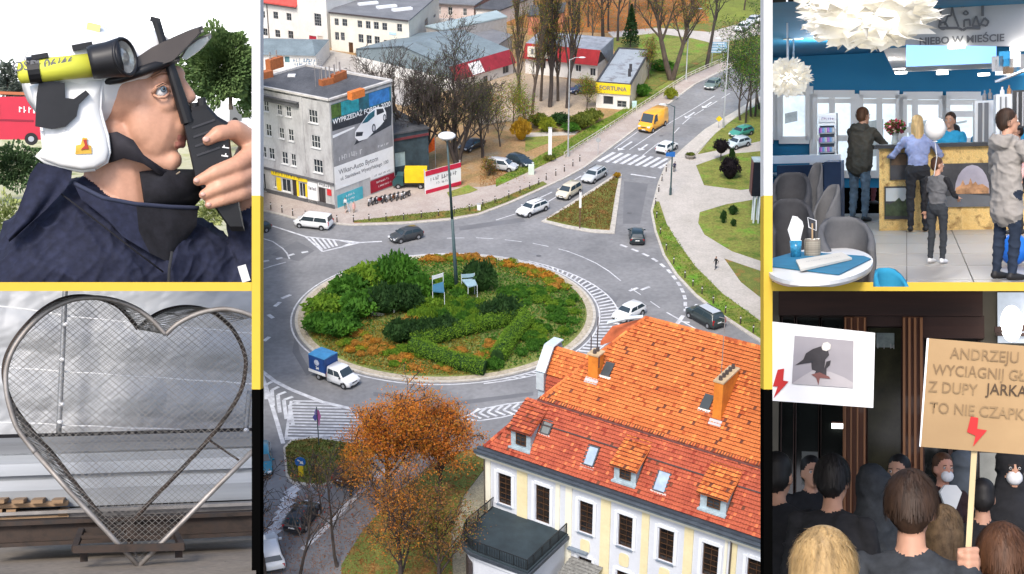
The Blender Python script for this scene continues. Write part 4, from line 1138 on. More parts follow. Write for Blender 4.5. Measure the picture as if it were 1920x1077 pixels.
b.obj('canopy',mat('canopy_grey',(.20,.20,.19),.5,sc=4,var=.4),PAL)
B().bar((xR+.1,-.25,ZT-1.2),(xR+1.9,-.25,ZT-1.2),.4,.15).obj('sill',sill_slate,PAL)
# VEHICLES
FR=Matrix.Identity(4)
car_glass=mat('car_glass',(.030,.045,.055),.06,var=0,spec=.6)
tyre_m=mat('tyre',(.022,.022,.024),.85,var=.2)
rim_m=mat('rim',(.42,.43,.45),.35,var=.1,metal=.6)
trim_m=mat('car_trim',(.030,.031,.034),.6,var=.1)
lamp_m=mat('headlamp',(.70,.72,.74),.15,var=0,spec=.7)
tail_m=mat('tail_lamp',(.38,.01,.012),.25,var=0)
plate_m=mat('number_plate',(.74,.74,.72),.5,var=0)
def paint(nm,c,r=.28):return mat('paint_'+nm,c,r,var=.05,sc=.8,coat=.5,spec=.4)
CARS=dict(hatch=dict(L=4.05,W=1.74,H=1.48,belt=.95,nose=.72,xb=1.05,xt=.35,rt=-1.45,rb=-1.92),wagon=dict(L=4.65,W=1.80,H=1.50,belt=.95,nose=.72,xb=1.15,xt=.40,rt=-1.75,rb=-2.18),suv=dict(L=4.65,W=1.88,H=1.74,belt=1.10,nose=.92,xb=1.15,xt=.55,rt=-1.95,rb=-2.20),mpv=dict(L=4.30,W=1.76,H=1.66,belt=1.0,nose=.80,xb=1.35,xt=.55,rt=-1.85,rb=-2.05),minibus=dict(L=4.95,W=1.92,H=1.96,belt=1.12,nose=.95,xb=1.75,xt=1.05,rt=-2.25,rb=-2.42),van=dict(L=5.4,W=2.0,H=2.45,belt=1.25,nose=1.02,xb=1.95,xt=1.35,rt=-2.64,rb=-2.68),cab=dict(L=3.3,W=1.98,H=2.05,belt=1.18,nose=.95,xb=.72,xt=.10,rt=-1.55,rb=-1.62),sedan=dict(L=4.45,W=1.75,H=1.42,belt=.92,nose=.72,xb=1.0,xt=.35,rt=-1.0,rb=-1.6))
def car_body(root,k,pm,panel=False,rails=False,wheels=True,xo=0.0,roofm=None):
 c=CARS[k];L,W,H,be=c['L'],c['W'],c['H'],c['belt'];hw=W/2
 rf=hw*.74 if H<1.8 else hw*.86
 xf,xr=L/2,-L/2
 big=H>1.8
 st=[(xr,.42,be*.78,hw*.84,be*.80,hw*.70),(xr+.07,.30,be*.98,hw*.95,be+.0,hw*.80),(c['rb']+.04 if c['rb']>xr+.12 else xr+.12,.24,be,hw,be+.05,hw*.86),(c['rt'],.22,be,hw,H-.05,rf),(c['rt']*.45+.1,.2,be,hw,H,rf),(c['xt']-.25,.2,be,hw,H-.01,rf),(c['xt'],.2,be,hw,H-.05,rf*.98),(c['xb'],.22,be-.02,hw,be+.02,hw*.88),((c['xb']+xf)/2+.1,.22,be*.5+c['nose']*.5+.0,hw*.98,be*.45+c['nose']*.55+.06,hw*.80),(xf-.16,.25,c['nose']-.06,hw*.90,c['nose'],hw*.70),(xf-.02,.34,c['nose']-.16,hw*.80,c['nose']-.12,hw*.62),(xf,.44,c['nose']-.22,hw*.74,c['nose']-.20,hw*.60)]
 rings=[]
 for x,zb,zl,w,zr,rw in st:
  half=[(w*.80,zb),(w*.97,zb+.10),(w,zb*.45+zl*.55),(w*.975,zl),(rw+(w-rw)*.02,max(zl,zr-.07 if zr>zl+.2 else zr-.02)),(rw*.82,zr),]
  rings.append([Vector((x+xo,y,z))for y,z in half]+[Vector((x+xo,-y,z))for y,z in reversed(half)])
 body=B().loft(rings).obj('body',pm,root,smooth=True)
 for p in body.data.polygons:
  if abs(p.normal.z)>.93 and p.center.z<.5:p.use_smooth=False
 ysd=lambda z,off=.012:hw*.975+(rf-hw*.975)*(z-be)/max(.01,(H-.07-be))+off
 zt,zb=H-.14 if not big else H-.22,be+.05
 def xl(z,lo,hi):return lo+(hi-lo)*(z-be)/(H-.05-be)
 x0b,x0t=xl(zb,c['rb'],c['rt'])+.14,xl(zt,c['rb'],c['rt'])+.16
 x1b,x1t=xl(zb,c['xb'],c['xt'])-.16,xl(zt,c['xb'],c['xt'])-.12
 if panel:x0b=x0t=c['xt']-.85
 if k=='minibus':zt=H-.26;zb=be+.02
 nwin=1 if panel else 2 if k!='minibus' else 2
 for sgn in(1,-1):
  for i in range(nwin):
   a,e=i/nwin,(i+1)/nwin
   g=.035
   P=[(x0b+(x1b-x0b)*a+g,zb),(x0b+(x1b-x0b)*e-g,zb),(x0t+(x1t-x0t)*e-g,zt),(x0t+(x1t-x0t)*a+g,zt)]
   v=[Vector((x+xo,sgn*ysd(z),z))for x,z in P]
   if sgn<0:v=v[::-1]
   B().quad(*v).obj('side_window',car_glass,root)
 def screen(nm,xlo,xhi,za,zc,wa,wc,off):
  v=[Vector((xlo+off+xo,-wa,za)),Vector((xlo+off+xo,wa,za)),Vector((xhi+off+xo,wc,zc)),Vector((xhi+off+xo,-wc,zc))]
  for p in v:p.z+=.012
  if off<0:v=v[::-1]
  return B().quad(*v).obj(nm,car_glass,root)
 screen('windscreen',xl(be+.06,c['xb'],c['xt']),xl(H-.13,c['xb'],c['xt']),be+.06,H-.13,hw*.84,rf*.90,.02)
 if not panel:screen('rear_window',xl(be+.10,c['rb'],c['rt']),xl(H-.14,c['rb'],c['rt']),be+.10,H-.14,hw*.78,rf*.86,-.03)
 for sgn in(1,-1):
  B().box((xf-.10+xo,sgn*hw*.66,c['nose']-.12),(.26,hw*.36,.16),rz=-sgn*.35).obj('headlight',lamp_m,root)
  B().box((xr+.09+xo,sgn*hw*.82,be*.80 if not big else be*.85),(.16,hw*.22,.22 if H<1.6 else .5),rz=sgn*.2).obj('tail_light',tail_m,root)
  B().box((c['xb']-.28+xo,sgn*(hw+.09),be+.06),(.14,.2,.13)).obj('mirror',trim_m if big else pm,root)
  bb=B().bar((-L*.30+xo,sgn*(hw-.0),.30),(L*.30+xo,sgn*(hw-.0),.30),.04,.12);bb.obj('sill',trim_m,root)
 B().box((xf-.02+xo,0,c['nose']-.20),(.09,hw*.8,.12)).obj('grille',trim_m,root)
 B().box((xf-.03+xo,0,.40),(.10,hw*1.35,.16)).obj('bumper_intake',trim_m,root)
 B().box((xf+.03+xo,0,.50),(.02,.50,.11)).obj('number_plate',plate_m,root)
 B().box((xr-.01+xo,0,be*.72),(.03,.50,.11)).obj('number_plate',plate_m,root)
 B().box((xr+.04+xo,0,.38),(.14,hw*1.5,.16)).obj('rear_bumper',trim_m,root)
 if roofm:b=B();b.loft([[Vector((x,s*rf*w,zz))for s,w,zz in((-1,.84,H+.005),(1,.84,H+.005),(1,.78,H+.02),(-1,.78,H+.02))]for x in(c['rt']+.15,c['xt']-.05)]);b.obj('roof_panel',roofm,root)
 if rails:
  for sgn in(1,-1):B().bar((c['rt']+.2+xo,sgn*rf*.86,H+.03),(c['xt']-.1+xo,sgn*rf*.86,H+.03),.05,.05).obj('roof_rail',trim_m,root)
 if wheels:
  for x in(xf-.82,xr+.80 if not big else xr+1.0):wheel_pair(root,x+xo,hw)
 return c
WH={}
def wheel_pair(root,x,hw,r=.325):
 for sgn in(1,-1):
  B().cyl((x,sgn*(hw-.2),r+.02),(x,sgn*(hw+.006),r+.02),r+.07,n=16).obj('wheel_arch',trim_m,root)
  b=B().cyl((0,-.10,0),(0,.10,0),r,n=16)
  w=b.obj('wheel',tyre_m,root);w.location=(x,sgn*(hw-.07),r)
  rb=B();rb.cyl((0,sgn*.06,0),(0,sgn*.112,0),r*.62,r*.55,n=10);rb.obj('rim',rim_m,w)
def pose_wheels(f,r,W):
 a,c=G(*f),G(*r)
 t=(a-c);t.z=0;t.normalize()
 n=Vector((-t.y,t.x,0))
 if n.y<0:n=-n
 m=(a+c)/2+n*(W/2)
 return(m.x,m.y,0.0),math.atan2(t.y,t.x)
def pose_axis(f,r):
 a,c=G(*f),G(*r);t=a-c
 return((a.x+c.x)/2,(a.y+c.y)/2,0.0),math.atan2(t.y,t.x)
def car(name,label,kind,pm,pose,cat='car',z=0.0,**k):
 (x,y,_),rz=pose
 root=thing(name,label,cat,(x,y,z),rz)
 car_body(root,kind,pm,**k);v=dict(van=1.28,minibus=1.06,cab=1).get(kind,1.14);root.scale=(v,v,v)
 return root
PW,PB,PS=paint('white',(.74,.75,.76)),paint('black',(.018,.020,.024)),paint('silver',(.46,.48,.50))
W_=lambda k,f,r:pose_wheels(f,r,CARS[k]['W'])
car('white_minibus','white minibus with black side windows leaving the roundabout at far left','minibus',PW,W_('minibus',(561,428),(606,433)),'van')
car('dark_hatchback','dark grey hatchback on the ring behind the roundabout planting','hatch',paint('graphite',(.045,.05,.055)),W_('hatch',(751,457),(784,449)))
car('dark_car','dark green car cut off by the left edge of the road','hatch',paint('dark_green',(.015,.03,.03)),W_('hatch',(466,446),(500,436)))
car('white_estate','white estate car entering the roundabout, first of the queue','wagon',PW,W_('wagon',(992,408),(1022,396)),rails=True)
car('beige_mpv','cream beige people carrier second in the queue','mpv',paint('beige',(.60,.54,.42)),W_('mpv',(1067,375),(1085,364)))
car('silver_estate','silver estate car third in the queue below the zebra crossing','wagon',PS,W_('wagon',(1113,345),(1134,332)),rails=True)
car('white_hatchback','white hatchback driving away just past the zebra crossing','hatch',PW,W_('hatch',(1270,279),(1249,291)))
van=car('yellow_van','bright yellow high roofed panel van on the upper road','van',paint('yellow',(.78,.36,.02),.35),W_('van',(1217,252),(1250,233)),'van',panel=True)
car('black_hatchback','black hatchback seen from behind on the exit lane','hatch',paint('black_teal',(.016,.030,.034)),pose_axis((1192,437),(1195,463)))
car('white_car','white car passing behind the orange palace roof','hatch',PW,W_('hatch',(1176,606),(1203,592)))
car('dark_suv','dark green off-roader with silver roof and roof rails at right exit','suv',paint('slate_green',(.032,.045,.045)),W_('suv',(1295,598),(1325,615)),rails=True,roofm=PS)
car('blue_car','turquoise blue car cut off by the left edge low down','wagon',paint('petrol',(.02,.18,.26)),pose_axis((493,905),(489,842)))
car('dark_car','dark car with red tail lights behind the bare branches','hatch',PB,pose_axis((584,958),(551,1000)))
car('dark_red_car','dark red hatchback beside the trunk of the orange tree','hatch',paint('maroon',(.12,.025,.03)),pose_axis((680,874),(640,912)))
car('white_car','white car at the bottom left corner under bare branches','wagon',PW,pose_axis((498,1015),(515,1078)))
car('silver_mpv','silver people carrier parked on the dirt yard','mpv',PS,W_('mpv',(955,324),(920,320)))
car('dark_blue_car','dark blue car parked behind the silver people carrier','hatch',paint('navy',(.02,.035,.05)),W_('hatch',(980,316),(954,307)))
car('green_grey_car','grey green car far up the road under the trees','hatch',paint('greygreen',(.12,.16,.15)),W_('hatch',(1335,172),(1353,160)))
car('white_car','white car parked at the top right, nearest the sign','wagon',PW,pose_axis((1380,66),(1404,52)),z=.2)
car('grey_car','grey car parked in the middle of the top right row','hatch',PS,pose_axis((1404,50),(1418,42)),z=.2)
car('white_car','white van-like car last in the top right row','mpv',PW,pose_axis((1424,48),(1438,38)),z=.2)
car('pale_car','pale blue car parked on the lawn path behind the dark box','hatch',paint('paleblue',(.50,.58,.62)),W_('hatch',(1378,283),(1402,276)),z=PV)
car('green_car','sea green car behind the pale blue one','hatch',paint('sea_green',(.06,.28,.22)),W_('hatch',(1386,262),(1408,255)),z=PV)
car('blue_car','dark blue car parked left of the yellow signed kiosk','hatch',paint('blue',(.03,.05,.12)),W_('hatch',(1080,178),(1106,176)))
car('dark_car','dark car in the shade under the big bare trees','sedan',PB,W_('sedan',(880,286),(905,276)))
(x,y,_),rz=pose_wheels((645,731),(589,710),2.0)
lor=thing('blue_tarpaulin_lorry','small white crew cab lorry with blue tarpaulin box on the roundabout','truck',(x,y,0),rz)
car_body(lor,'cab',PW,wheels=False,xo=1.25)
tarp=mat('tarp_blue',(.014,.055,.20),.45,sc=1.5,var=.2,bump=.1)
tarp_top=mat('tarp_blue_top',(.045,.20,.40),.5,sc=1.5,var=.15)
b=B();b.box((-1.62,0,1.95),(2.35,2.1,1.75));bx=b.obj('tarpaulin_box',tarp,lor)
b=B()
for i in range(7):
 pass
b.loft([[Vector((-2.82,s*1.07,z))for s,z in((-1,2.80),(1,2.80),(1,2.86),(0,2.98),(-1,2.86))],[Vector((-.42,s*1.07,z))for s,z in((-1,2.80),(1,2.80),(1,2.86),(0,2.98),(-1,2.86))]]);b.obj('tarpaulin_roof',tarp_top,lor)
b=B()
for i in range(6):b.bar((-2.7+i*.43,-1.062,1.1),(-2.7+i*.43,-1.062,2.8),.04,.03,up=(0,1,0))
b.obj('tarpaulin_fold',tarp,bx,kind='stuff')
B().cyl((-1.6,-1.07,2.15),(-1.6,-1.084,2.15),.36,n=18).obj('round_emblem',mat('emblem_pale',(.38,.42,.52),.6,var=.3,sc=6),bx)
lettering('24',.42,plate_m,bx,(-1.55,-1.08,1.50),(1,0,0),(0,0,1),bold=.02)
b=B()
for s in(1,-1):b.box((-1.62,s*1.08,.95),(2.45,.06,.32))
b.box((-2.84,0,.95),(.06,2.2,.32));b.obj('drop_side',mat('dropside_white',(.68,.68,.67),.5,var=.08),lor)
B().box((-1.4,0,.66),(2.9,1.0,.22)).obj('chassis',trim_m,lor)
wheel_pair(lor,2.08,.98,.36);wheel_pair(lor,-1.55,.96,.36)
(x,y,_),rz=pose_axis((742,352),(797,352))
ly=thing('yellow_box_lorry','yellow box lorry parked beside the tenement gable','truck',(x,y,.1),rz)
b=B();b.box((-.9,0,2.0),(3.3,2.1,2.0));b.obj('cargo_box',mat('box_yellow',(.74,.50,.015),.5,sc=1.2,var=.12),ly)
b=B();b.loft([[Vector((.95,s*.95,z))for s,z in((-1,.5),(1,.5),(1,2.1),(-1,2.1))],[Vector((1.9,s*.95,z))for s,z in((-1,.5),(1,.5),(1,2.1),(-1,2.1))],[Vector((2.6,s*.92,z))for s,z in((-1,.5),(1,.5),(1,1.2),(-1,1.2))]]);b.obj('cab',paint('dark_teal',(.02,.07,.075)),ly)
B().box((-.4,0,.75),(4.2,1.5,.35)).obj('chassis',trim_m,ly)
b=B();b.quad((1.97,-.8,2.02),(1.97,.8,2.02),(2.58,.8,1.26),(2.58,-.8,1.26));b.obj('windscreen',car_glass,ly)
wheel_pair(ly,1.75,.96,.38);wheel_pair(ly,-1.6,.96,.38)
# TREES, SHRUBS, PLANTING
bark=mat('bark',(.085,.065,.05),.95,sc=3,var=.35,stretch=(1,1,.3))
bark_dark=mat('bark_dark',(.058,.046,.040),.95,sc=3,var=.4,stretch=(1,1,.3))
bark_pale=mat('bark_pale',(.20,.165,.125),.95,sc=3,var=.35,stretch=(1,1,.3))
def leafm(nm,a,b_,c=None,sc=1.2):
 if 'leaf_'+nm in MATS:return MATS['leaf_'+nm]
 m=mat('leaf_'+nm,a,.75,sc=sc,col2=b_,col3=c,detail=5,spec=.2);nt=m.node_tree;bs=nt.nodes['Principled BSDF']
 tr=nt.nodes.new('ShaderNodeBsdfTranslucent');mx=nt.nodes.new('ShaderNodeMixShader');mx.inputs[0].default_value=.42
 nt.links.new(bs.inputs['Base Color'].links[0].from_socket,tr.inputs[0]);nt.links.new(bs.outputs[0],mx.inputs[1]);nt.links.new(tr.outputs[0],mx.inputs[2]);nt.links.new(mx.outputs[0],nt.nodes['Material Output'].inputs[0])
 return m
L_or=leafm('orange',(.78,.30,.05),(.56,.17,.03),(.70,.235,.04))
L_br=leafm('brown',(.42,.21,.08),(.20,.085,.035),(.34,.16,.05))
L_ol=leafm('olive',(.26,.28,.045),(.075,.10,.018),(.13,.16,.025))
L_gr=leafm('green',(.11,.27,.028),(.025,.085,.012),(.065,.18,.02))
L_br2=leafm('bright',(.26,.38,.035),(.07,.17,.018),(.16,.28,.025))
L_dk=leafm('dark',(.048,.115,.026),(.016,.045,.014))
L_yl=leafm('yellow',(.55,.34,.025),(.28,.16,.02))
L_pu=leafm('purple',(.028,.018,.024),(.012,.010,.014))
L_ye=leafm('yellow_green',(.34,.36,.03),(.15,.20,.02))
L_rust=leafm('rust',(.44,.17,.05),(.24,.085,.03),(.52,.29,.05),sc=2.5)
L_ru2=leafm('amber',(.66,.38,.04),(.30,.13,.02),(.48,.22,.03),sc=2.5)
def grow(seed,h,r0,levels=4,first=.25,spread=1.0,kids=(7,5,4,3),up=.25,lean=(0,0),ratio=(.5,.5,.5,.5),wob=.12,fork=1,ang=(.75,.8,.9,.9)):
 rg=random.Random(seed);segs=[];tips=[]
 def br(p,d,L,r,lv):
  n=max(3,7-lv*1 if lv<3 else 3)
  pts=[p.copy()];dirs=[]
  for i in range(n):
   d=(d+Vector((rg.uniform(-1,1),rg.uniform(-1,1),rg.uniform(-.6,.9)))*wob+Vector((0,0,up*.12 if lv else .05))).normalized()
   p=p+d*(L/n);pts.append(p.copy());dirs.append(d.copy())
  for i in range(n):
   ra,rb=r*(1-.75*i/n),r*(1-.75*(i+1)/n)
   segs.append((pts[i],pts[i+1],ra,rb,lv))
  if lv>=levels-1:
   tips.append(pts[-1]);tips.append(pts[-2]);return
  k=kids[lv]
  for j in range(k):
   f=first+(1-first)*(j+rg.random()*.8)/k if lv==0 else .2+.8*(j+rg.random())/k
   f=min(.98,f);i=min(n-1,int(f*n));q=pts[i].lerp(pts[i+1],f*n-i)
   az=rg.uniform(0,6.283)if lv else j*2.4+rg.uniform(-.5,.5)
   t=dirs[i];x=t.orthogonal().normalized();y=t.cross(x)
   a=ang[lv]*rg.uniform(.75,1.2)*spread
   nd=(t*math.cos(a)+(x*math.cos(az)+y*math.sin(az))*math.sin(a)).normalized()
   nd=(nd+Vector((0,0,up))).normalized()
   br(q,nd,L*ratio[lv]*rg.uniform(.7,1.15)*(1.15-.5*f if lv==0 else 1),max(.012,r*(1-.75*f)*.62),lv+1)
  tips.append(pts[-1])
 for k in range(fork):
  d0=Vector((lean[0],lean[1],1))if fork==1 else Vector((lean[0]+.35*math.cos(k*2.1+seed),lean[1]+.35*math.sin(k*2.1+seed),1))
  br(Vector((.12*k,.08*k,-.15)),d0.normalized(),h*(1-.12*k),r0*(1-.15*k),0)
 return segs,tips
def seg_mesh(name,segs,m,n=4,rmin=.022):
 A=np.array([s[0]for s in segs]);C=np.array([s[1]for s in segs])
 ra=np.maximum([s[2]for s in segs],rmin)[:,None];rb=np.maximum([s[3]for s in segs],rmin*.8)[:,None]
 T=C-A;T/=np.linalg.norm(T,axis=1)[:,None]+1e-9
 ref=np.tile(np.array([[.31,.87,.11]]),(len(A),1))
 Xv=np.cross(T,ref);Xv/=np.linalg.norm(Xv,axis=1)[:,None]+1e-9
 Yv=np.cross(T,Xv)
 V=[]
 for P,r in((A,ra),(C,rb)):
  for j in range(n):
   a=2*math.pi*j/n
   V.append(P+Xv*r*math.cos(a)+Yv*r*math.sin(a))
 V=np.stack(V,1);k=len(A)
 base=(np.arange(k)*2*n)[:,None]
 F=np.stack([base+np.array([j,(j+1)%n,n+(j+1)%n,n+j])for j in range(n)],1).reshape(-1,4)
 return npmesh(name,V.reshape(-1,3),F,m,smooth=True)
def leaf_mesh(name,tips,per,rad,size,m,seed=0,squash=.8,aspect=.6):
 rs=np.random.RandomState(seed);T=np.array([tuple(t)for t in tips])
 Cc=np.repeat(T,per,0);o=rs.normal(size=Cc.shape)*rad;o[:,2]*=squash
 V,F=leaf_quads(Cc+o,size,seed,aspect=aspect)
 return npmesh(name,V,F,m)
def tree(name,label,loc,seed,h,r0,bk=bark,leaf=None,per=6,rad=.35,size=.3,rz=0.0,group=None,rmin=.022,keep=1.0,cat='tree',**k):
 segs,tips=grow(seed,h,r0,**k)
 root=thing(name,label,cat,loc,rz,group)
 lo=[s for s in segs if s[4]==0];hi=[s for s in segs if s[4]>0]
 place('trunk',seg_mesh('trunk',lo,bk,7,rmin),root)
 if hi:place('branches',seg_mesh('branches',hi,bk,4,rmin),root,kind='stuff')
 if leaf:
  rg=random.Random(seed);lv=leaf if isinstance(leaf,(list,tuple))else[leaf]
  tp=[t for t in tips if rg.random()<keep]
  for i,m in enumerate(lv):
   if tp[i::len(lv)]:place('foliage',leaf_mesh('foliage',tp[i::len(lv)],per,rad,size,m,seed+i),root,kind='stuff')
 return root
def gloc(x,y,z=0.0):
 p=G(x,y,z);return(p.x,p.y,z)
tree('bare_tree','great bare dark tree with spreading crown right beside the tenement',gloc(792,316),3,13.5,.42,bark_dark,[L_dk],1,.3,.14,keep=.25,rmin=.03,levels=5,kids=(10,6,5,4),fork=3,first=.22,up=.30,ratio=(.66,.58,.52,.45),spread=.95)
tree('bare_tree','great bare dark tree with ivy on its trunk behind the lamp head',gloc(856,312),8,14.5,.5,bark_dark,[L_dk,L_ol],2,.3,.16,keep=.3,rmin=.03,levels=5,kids=(9,6,5,4),fork=3,first=.2,up=.30,ratio=(.64,.58,.52,.45),spread=1.0)
tree('bare_tree','smaller dark bare tree with dense twigs right of the ivy tree',gloc(905,296),12,9.5,.28,bark_dark,[L_ol],2,.4,.18,keep=.3,rmin=.03,levels=5,kids=(8,6,5,3),first=.2,up=.3,ratio=(.6,.55,.5,.45))
b=B();
pops=[(975,205,21,27),(998,212,22,26),(1031,201,23,29),(1064,203,24,31),(1046,190,25,25),(1014,190,26,24)]
plab=['tall thin poplar first from the left of the row','tall thin poplar second from the left, yellow bush at its foot','tall poplar with the thick dark trunk in the middle of the row','tallest poplar with dark trunk at the right end before the kiosk','slim poplar set back between the two thick dark trunks','slim poplar set back against the red fascia sign']
for(x,y,sd,hh),lb in zip(pops,plab):
 tree('poplar',lb,gloc(x,y),sd,hh,.42 if hh>28 else .28,bark_dark if hh>28 else bark,[L_ol,L_ye,L_br],5,.4,.18,keep=.85,group='tall poplars in front of the shop row',rmin=.028,levels=4,kids=(26,5,4),first=.16,up=.75,spread=.7,ratio=(.22,.5,.5,.5),wob=.07)
prk=[(1131,78,31,17,.42,'thick park trunk left of the conifer'),(1141,60,32,16,.25,'slim park tree behind the thick trunk'),(1158,78,33,16,.30,'park tree just left of the conifer'),(1179,34,34,15,.24,'leaning park tree behind the conifer'),(1190,27,35,15,.2,'slim park tree right of the leaning one'),(1103,52,36,15,.22,'slim park tree above the shop row roof'),(1085,40,37,15,.24,'park tree behind the salmon house'),(1215,20,38,14,.2,'slim park tree in the leaf litter near the top')]
for x,y,sd,hh,rr_,lb in prk:
 tree('park_tree',lb+', nearly bare',gloc(x,y),sd,hh,rr_,bark_dark,[L_br,L_ol,L_ye],6,.6,.22,keep=.6,rmin=.03,levels=4,kids=(9,5,4),first=.3,up=.35,ratio=(.42,.55,.5,.5),wob=.08)
for i,(x,y,lb)in enumerate(((1110,95,'left of the salmon house'),(1050,18,'at the top above the salmon house'),(1240,35,'in the leaf litter left of the big double trunk'),(1300,30,'right of the big double trunk'),(1395,20,'on the pale lawn at the top right'),(1000,30,'behind the annex roof'),(960,12,'behind the pink house'))):
 tree('park_tree','thin autumn park tree '+lb,gloc(x,y),120+i,13,.2,bark,[L_br,L_or,L_ol],7,.7,.24,keep=.6,rmin=.03,levels=4,kids=(10,5,4),first=.25,up=.35,ratio=(.4,.55,.5,.5),wob=.08)
tree('big_park_tree','big double trunked tree left of the tall lamp by the road',gloc(1259,152),41,19,.62,bark,[L_ol,L_ye,L_br],5,.5,.22,keep=.7,rmin=.03,levels=4,kids=(11,6,5),fork=2,first=.4,up=.35,ratio=(.42,.55,.5,.5),wob=.06)
tree('leaning_tree','dark leaning tree beside the blue grey road sign',gloc(1324,128),43,17,.42,bark_dark,[L_ol],3,.5,.24,keep=.4,rmin=.03,lean=(.22,.1),levels=4,kids=(9,5,4),first=.45,up=.3,ratio=(.4,.55,.5,.5),wob=.06)
p=gloc(1182,90)
cz=thing('conifer','dark green conifer behind the yellow signed kiosk','tree',p)
bb=B();bb.cyl((0,0,-.1),(0,0,9),.16,.03,6);bb.obj('trunk',bark_dark,cz)
rs=np.random.RandomState(2);n=2600;zz=rs.rand(n)**.8*8.2+.8;rr_=(1-zz/9.3)*2.4*np.sqrt(rs.rand(n));an=rs.rand(n)*6.283
Vv,Ff=leaf_quads(np.stack([rr_*np.cos(an),rr_*np.sin(an),zz],1),.42,3);place('foliage',npmesh('foliage',Vv,Ff,leafm('conifer',(.035,.085,.025),(.012,.035,.012))),cz,kind='stuff')
for x,y,sd,hh,lb in((1388,226,51,9.5,'leftmost thin trunk of the leafy roadside group'),(1398,231,52,10,'second thin trunk of the leafy roadside group'),(1408,219,53,11,'third trunk of the leafy roadside group'),(1416,219,54,11,'fourth trunk of the leafy roadside group, densest crown'),(1424,205,55,13,'back tree of the leafy roadside group')):
 tree('leafy_tree',lb,gloc(x,y,PV),sd,hh,.20,bark_dark,[L_ol,L_gr,L_dk],7,.5,.26,keep=.9,group='leafy trees over the right of the road',rmin=.03,levels=4,kids=(9,6,4),first=.32,up=.14,ratio=(.62,.58,.5,.5),wob=.12,lean=(-.12,0))
tree('orange_tree','big orange leaved tree with dark forked trunk in front of the hatched road field',gloc(735,992,.1),61,10.4,.40,bark_dark,[L_or,L_or,L_ru2],17,.38,.17,keep=.58,rmin=.03,levels=5,kids=(11,6,4,3),first=.48,up=.16,ratio=(.50,.58,.55,.5),wob=.10,spread=1.05)
tree('orange_tree','orange leaved tree with the densest glowing crown close to the palace corner',gloc(822,962,.1),67,8.2,.32,bark_dark,[L_or,L_or,L_rust],17,.40,.17,keep=.68,rmin=.03,lean=(.16,.1),levels=5,kids=(10,6,4,3),first=.42,up=.14,ratio=(.50,.58,.55,.5),wob=.11,spread=1.05)
tree('brown_tree','brown thinning tree at the bottom centre with dark trunk',gloc(752,1118,.1),71,9.5,.24,bark_dark,[L_br,L_ru2,L_br,L_or],9,.45,.14,keep=.7,rmin=.028,levels=5,kids=(10,5,4,3),first=.2,up=.34,ratio=(.5,.58,.55,.5),wob=.12)
tree('brown_tree','brown thinning tree beside the terrace bay, leaning right',gloc(822,1112,.1),73,7.5,.22,bark_dark,[L_br,L_ol,L_br],9,.45,.14,keep=.7,rmin=.028,lean=(.1,0),levels=5,kids=(9,5,4,3),first=.2,up=.3,ratio=(.5,.58,.55,.5),wob=.12)
for x,y,sd,hh,ln,lb in((632,1062,75,9.2,(-.12,.05),'bare tree with black branches in front of the diagonal road line'),(560,1100,77,9.5,(.05,.1),'bare branching tree near the bottom left corner'),(498,1085,79,9.6,(.1,.1),'bare tree cut by the left edge over the white car')):
 tree('bare_tree',lb,gloc(x,y,.05),sd,hh,.16,bark_dark,[L_br,leafm('berry',(.40,.02,.02),(.20,.015,.015))]if sd==77 else[L_br],2,.35,.14,keep=.35,rmin=.026,lean=ln,levels=4,kids=(7,5,4),first=.3,up=.2,ratio=(.5,.55,.5,.5),wob=.16,spread=1.1)
tree('red_brown_shrub','red brown bushy shrub tree left of the orange tree trunk',gloc(655,930,.1),81,3.6,.09,bark_dark,[L_br,L_rust],4,.4,.2,keep=.7,rmin=.022,levels=4,kids=(8,5,4),fork=2,first=.1,up=.2,ratio=(.6,.55,.5,.5),cat='shrub')
tree('young_tree','thin young tree on the small traffic island',gloc(602,960,.15),83,5.2,.08,bark_dark,[L_ol,L_br],2,.3,.16,keep=.5,rmin=.022,levels=4,kids=(9,4,3),first=.3,up=.5,ratio=(.35,.5,.5,.5))
# shrubs: leafy balls of a few makes, copied
def shrub_mesh(nm,m,n,size,sq=1.0,seed=0,hollow=.62,core=None):
 rs=np.random.RandomState(seed)
 d=rs.normal(size=(n,3));d/=np.linalg.norm(d,axis=1)[:,None];d[:,2]=np.abs(d[:,2])*1.25-.25
 lump=1+.16*np.sin(d[:,0]*5+seed)*np.cos(d[:,1]*6+seed*2)+.08*rs.normal(size=n)
 r=(hollow+(1-hollow)*rs.rand(n)**.5)*lump
 Cc=d*r[:,None];Cc[:,2]=(Cc[:,2]*.5+.5)*1.0*sq
 V,F=leaf_quads(Cc,size,seed)
 bb=B().ell((0,0,.46*sq),(.66,.66,.46*sq),12,8)
 nv=len(V);f4=[f if len(f)==4 else(f[0],f[1],f[2],f[2])for f in bb.f]
 f3=[f for f in bb.f if len(f)==4]
 V=np.concatenate([V,np.array(bb.v)]);F=np.concatenate([F,np.array(f3)+nv])
 return npmesh(nm,V,F,m)
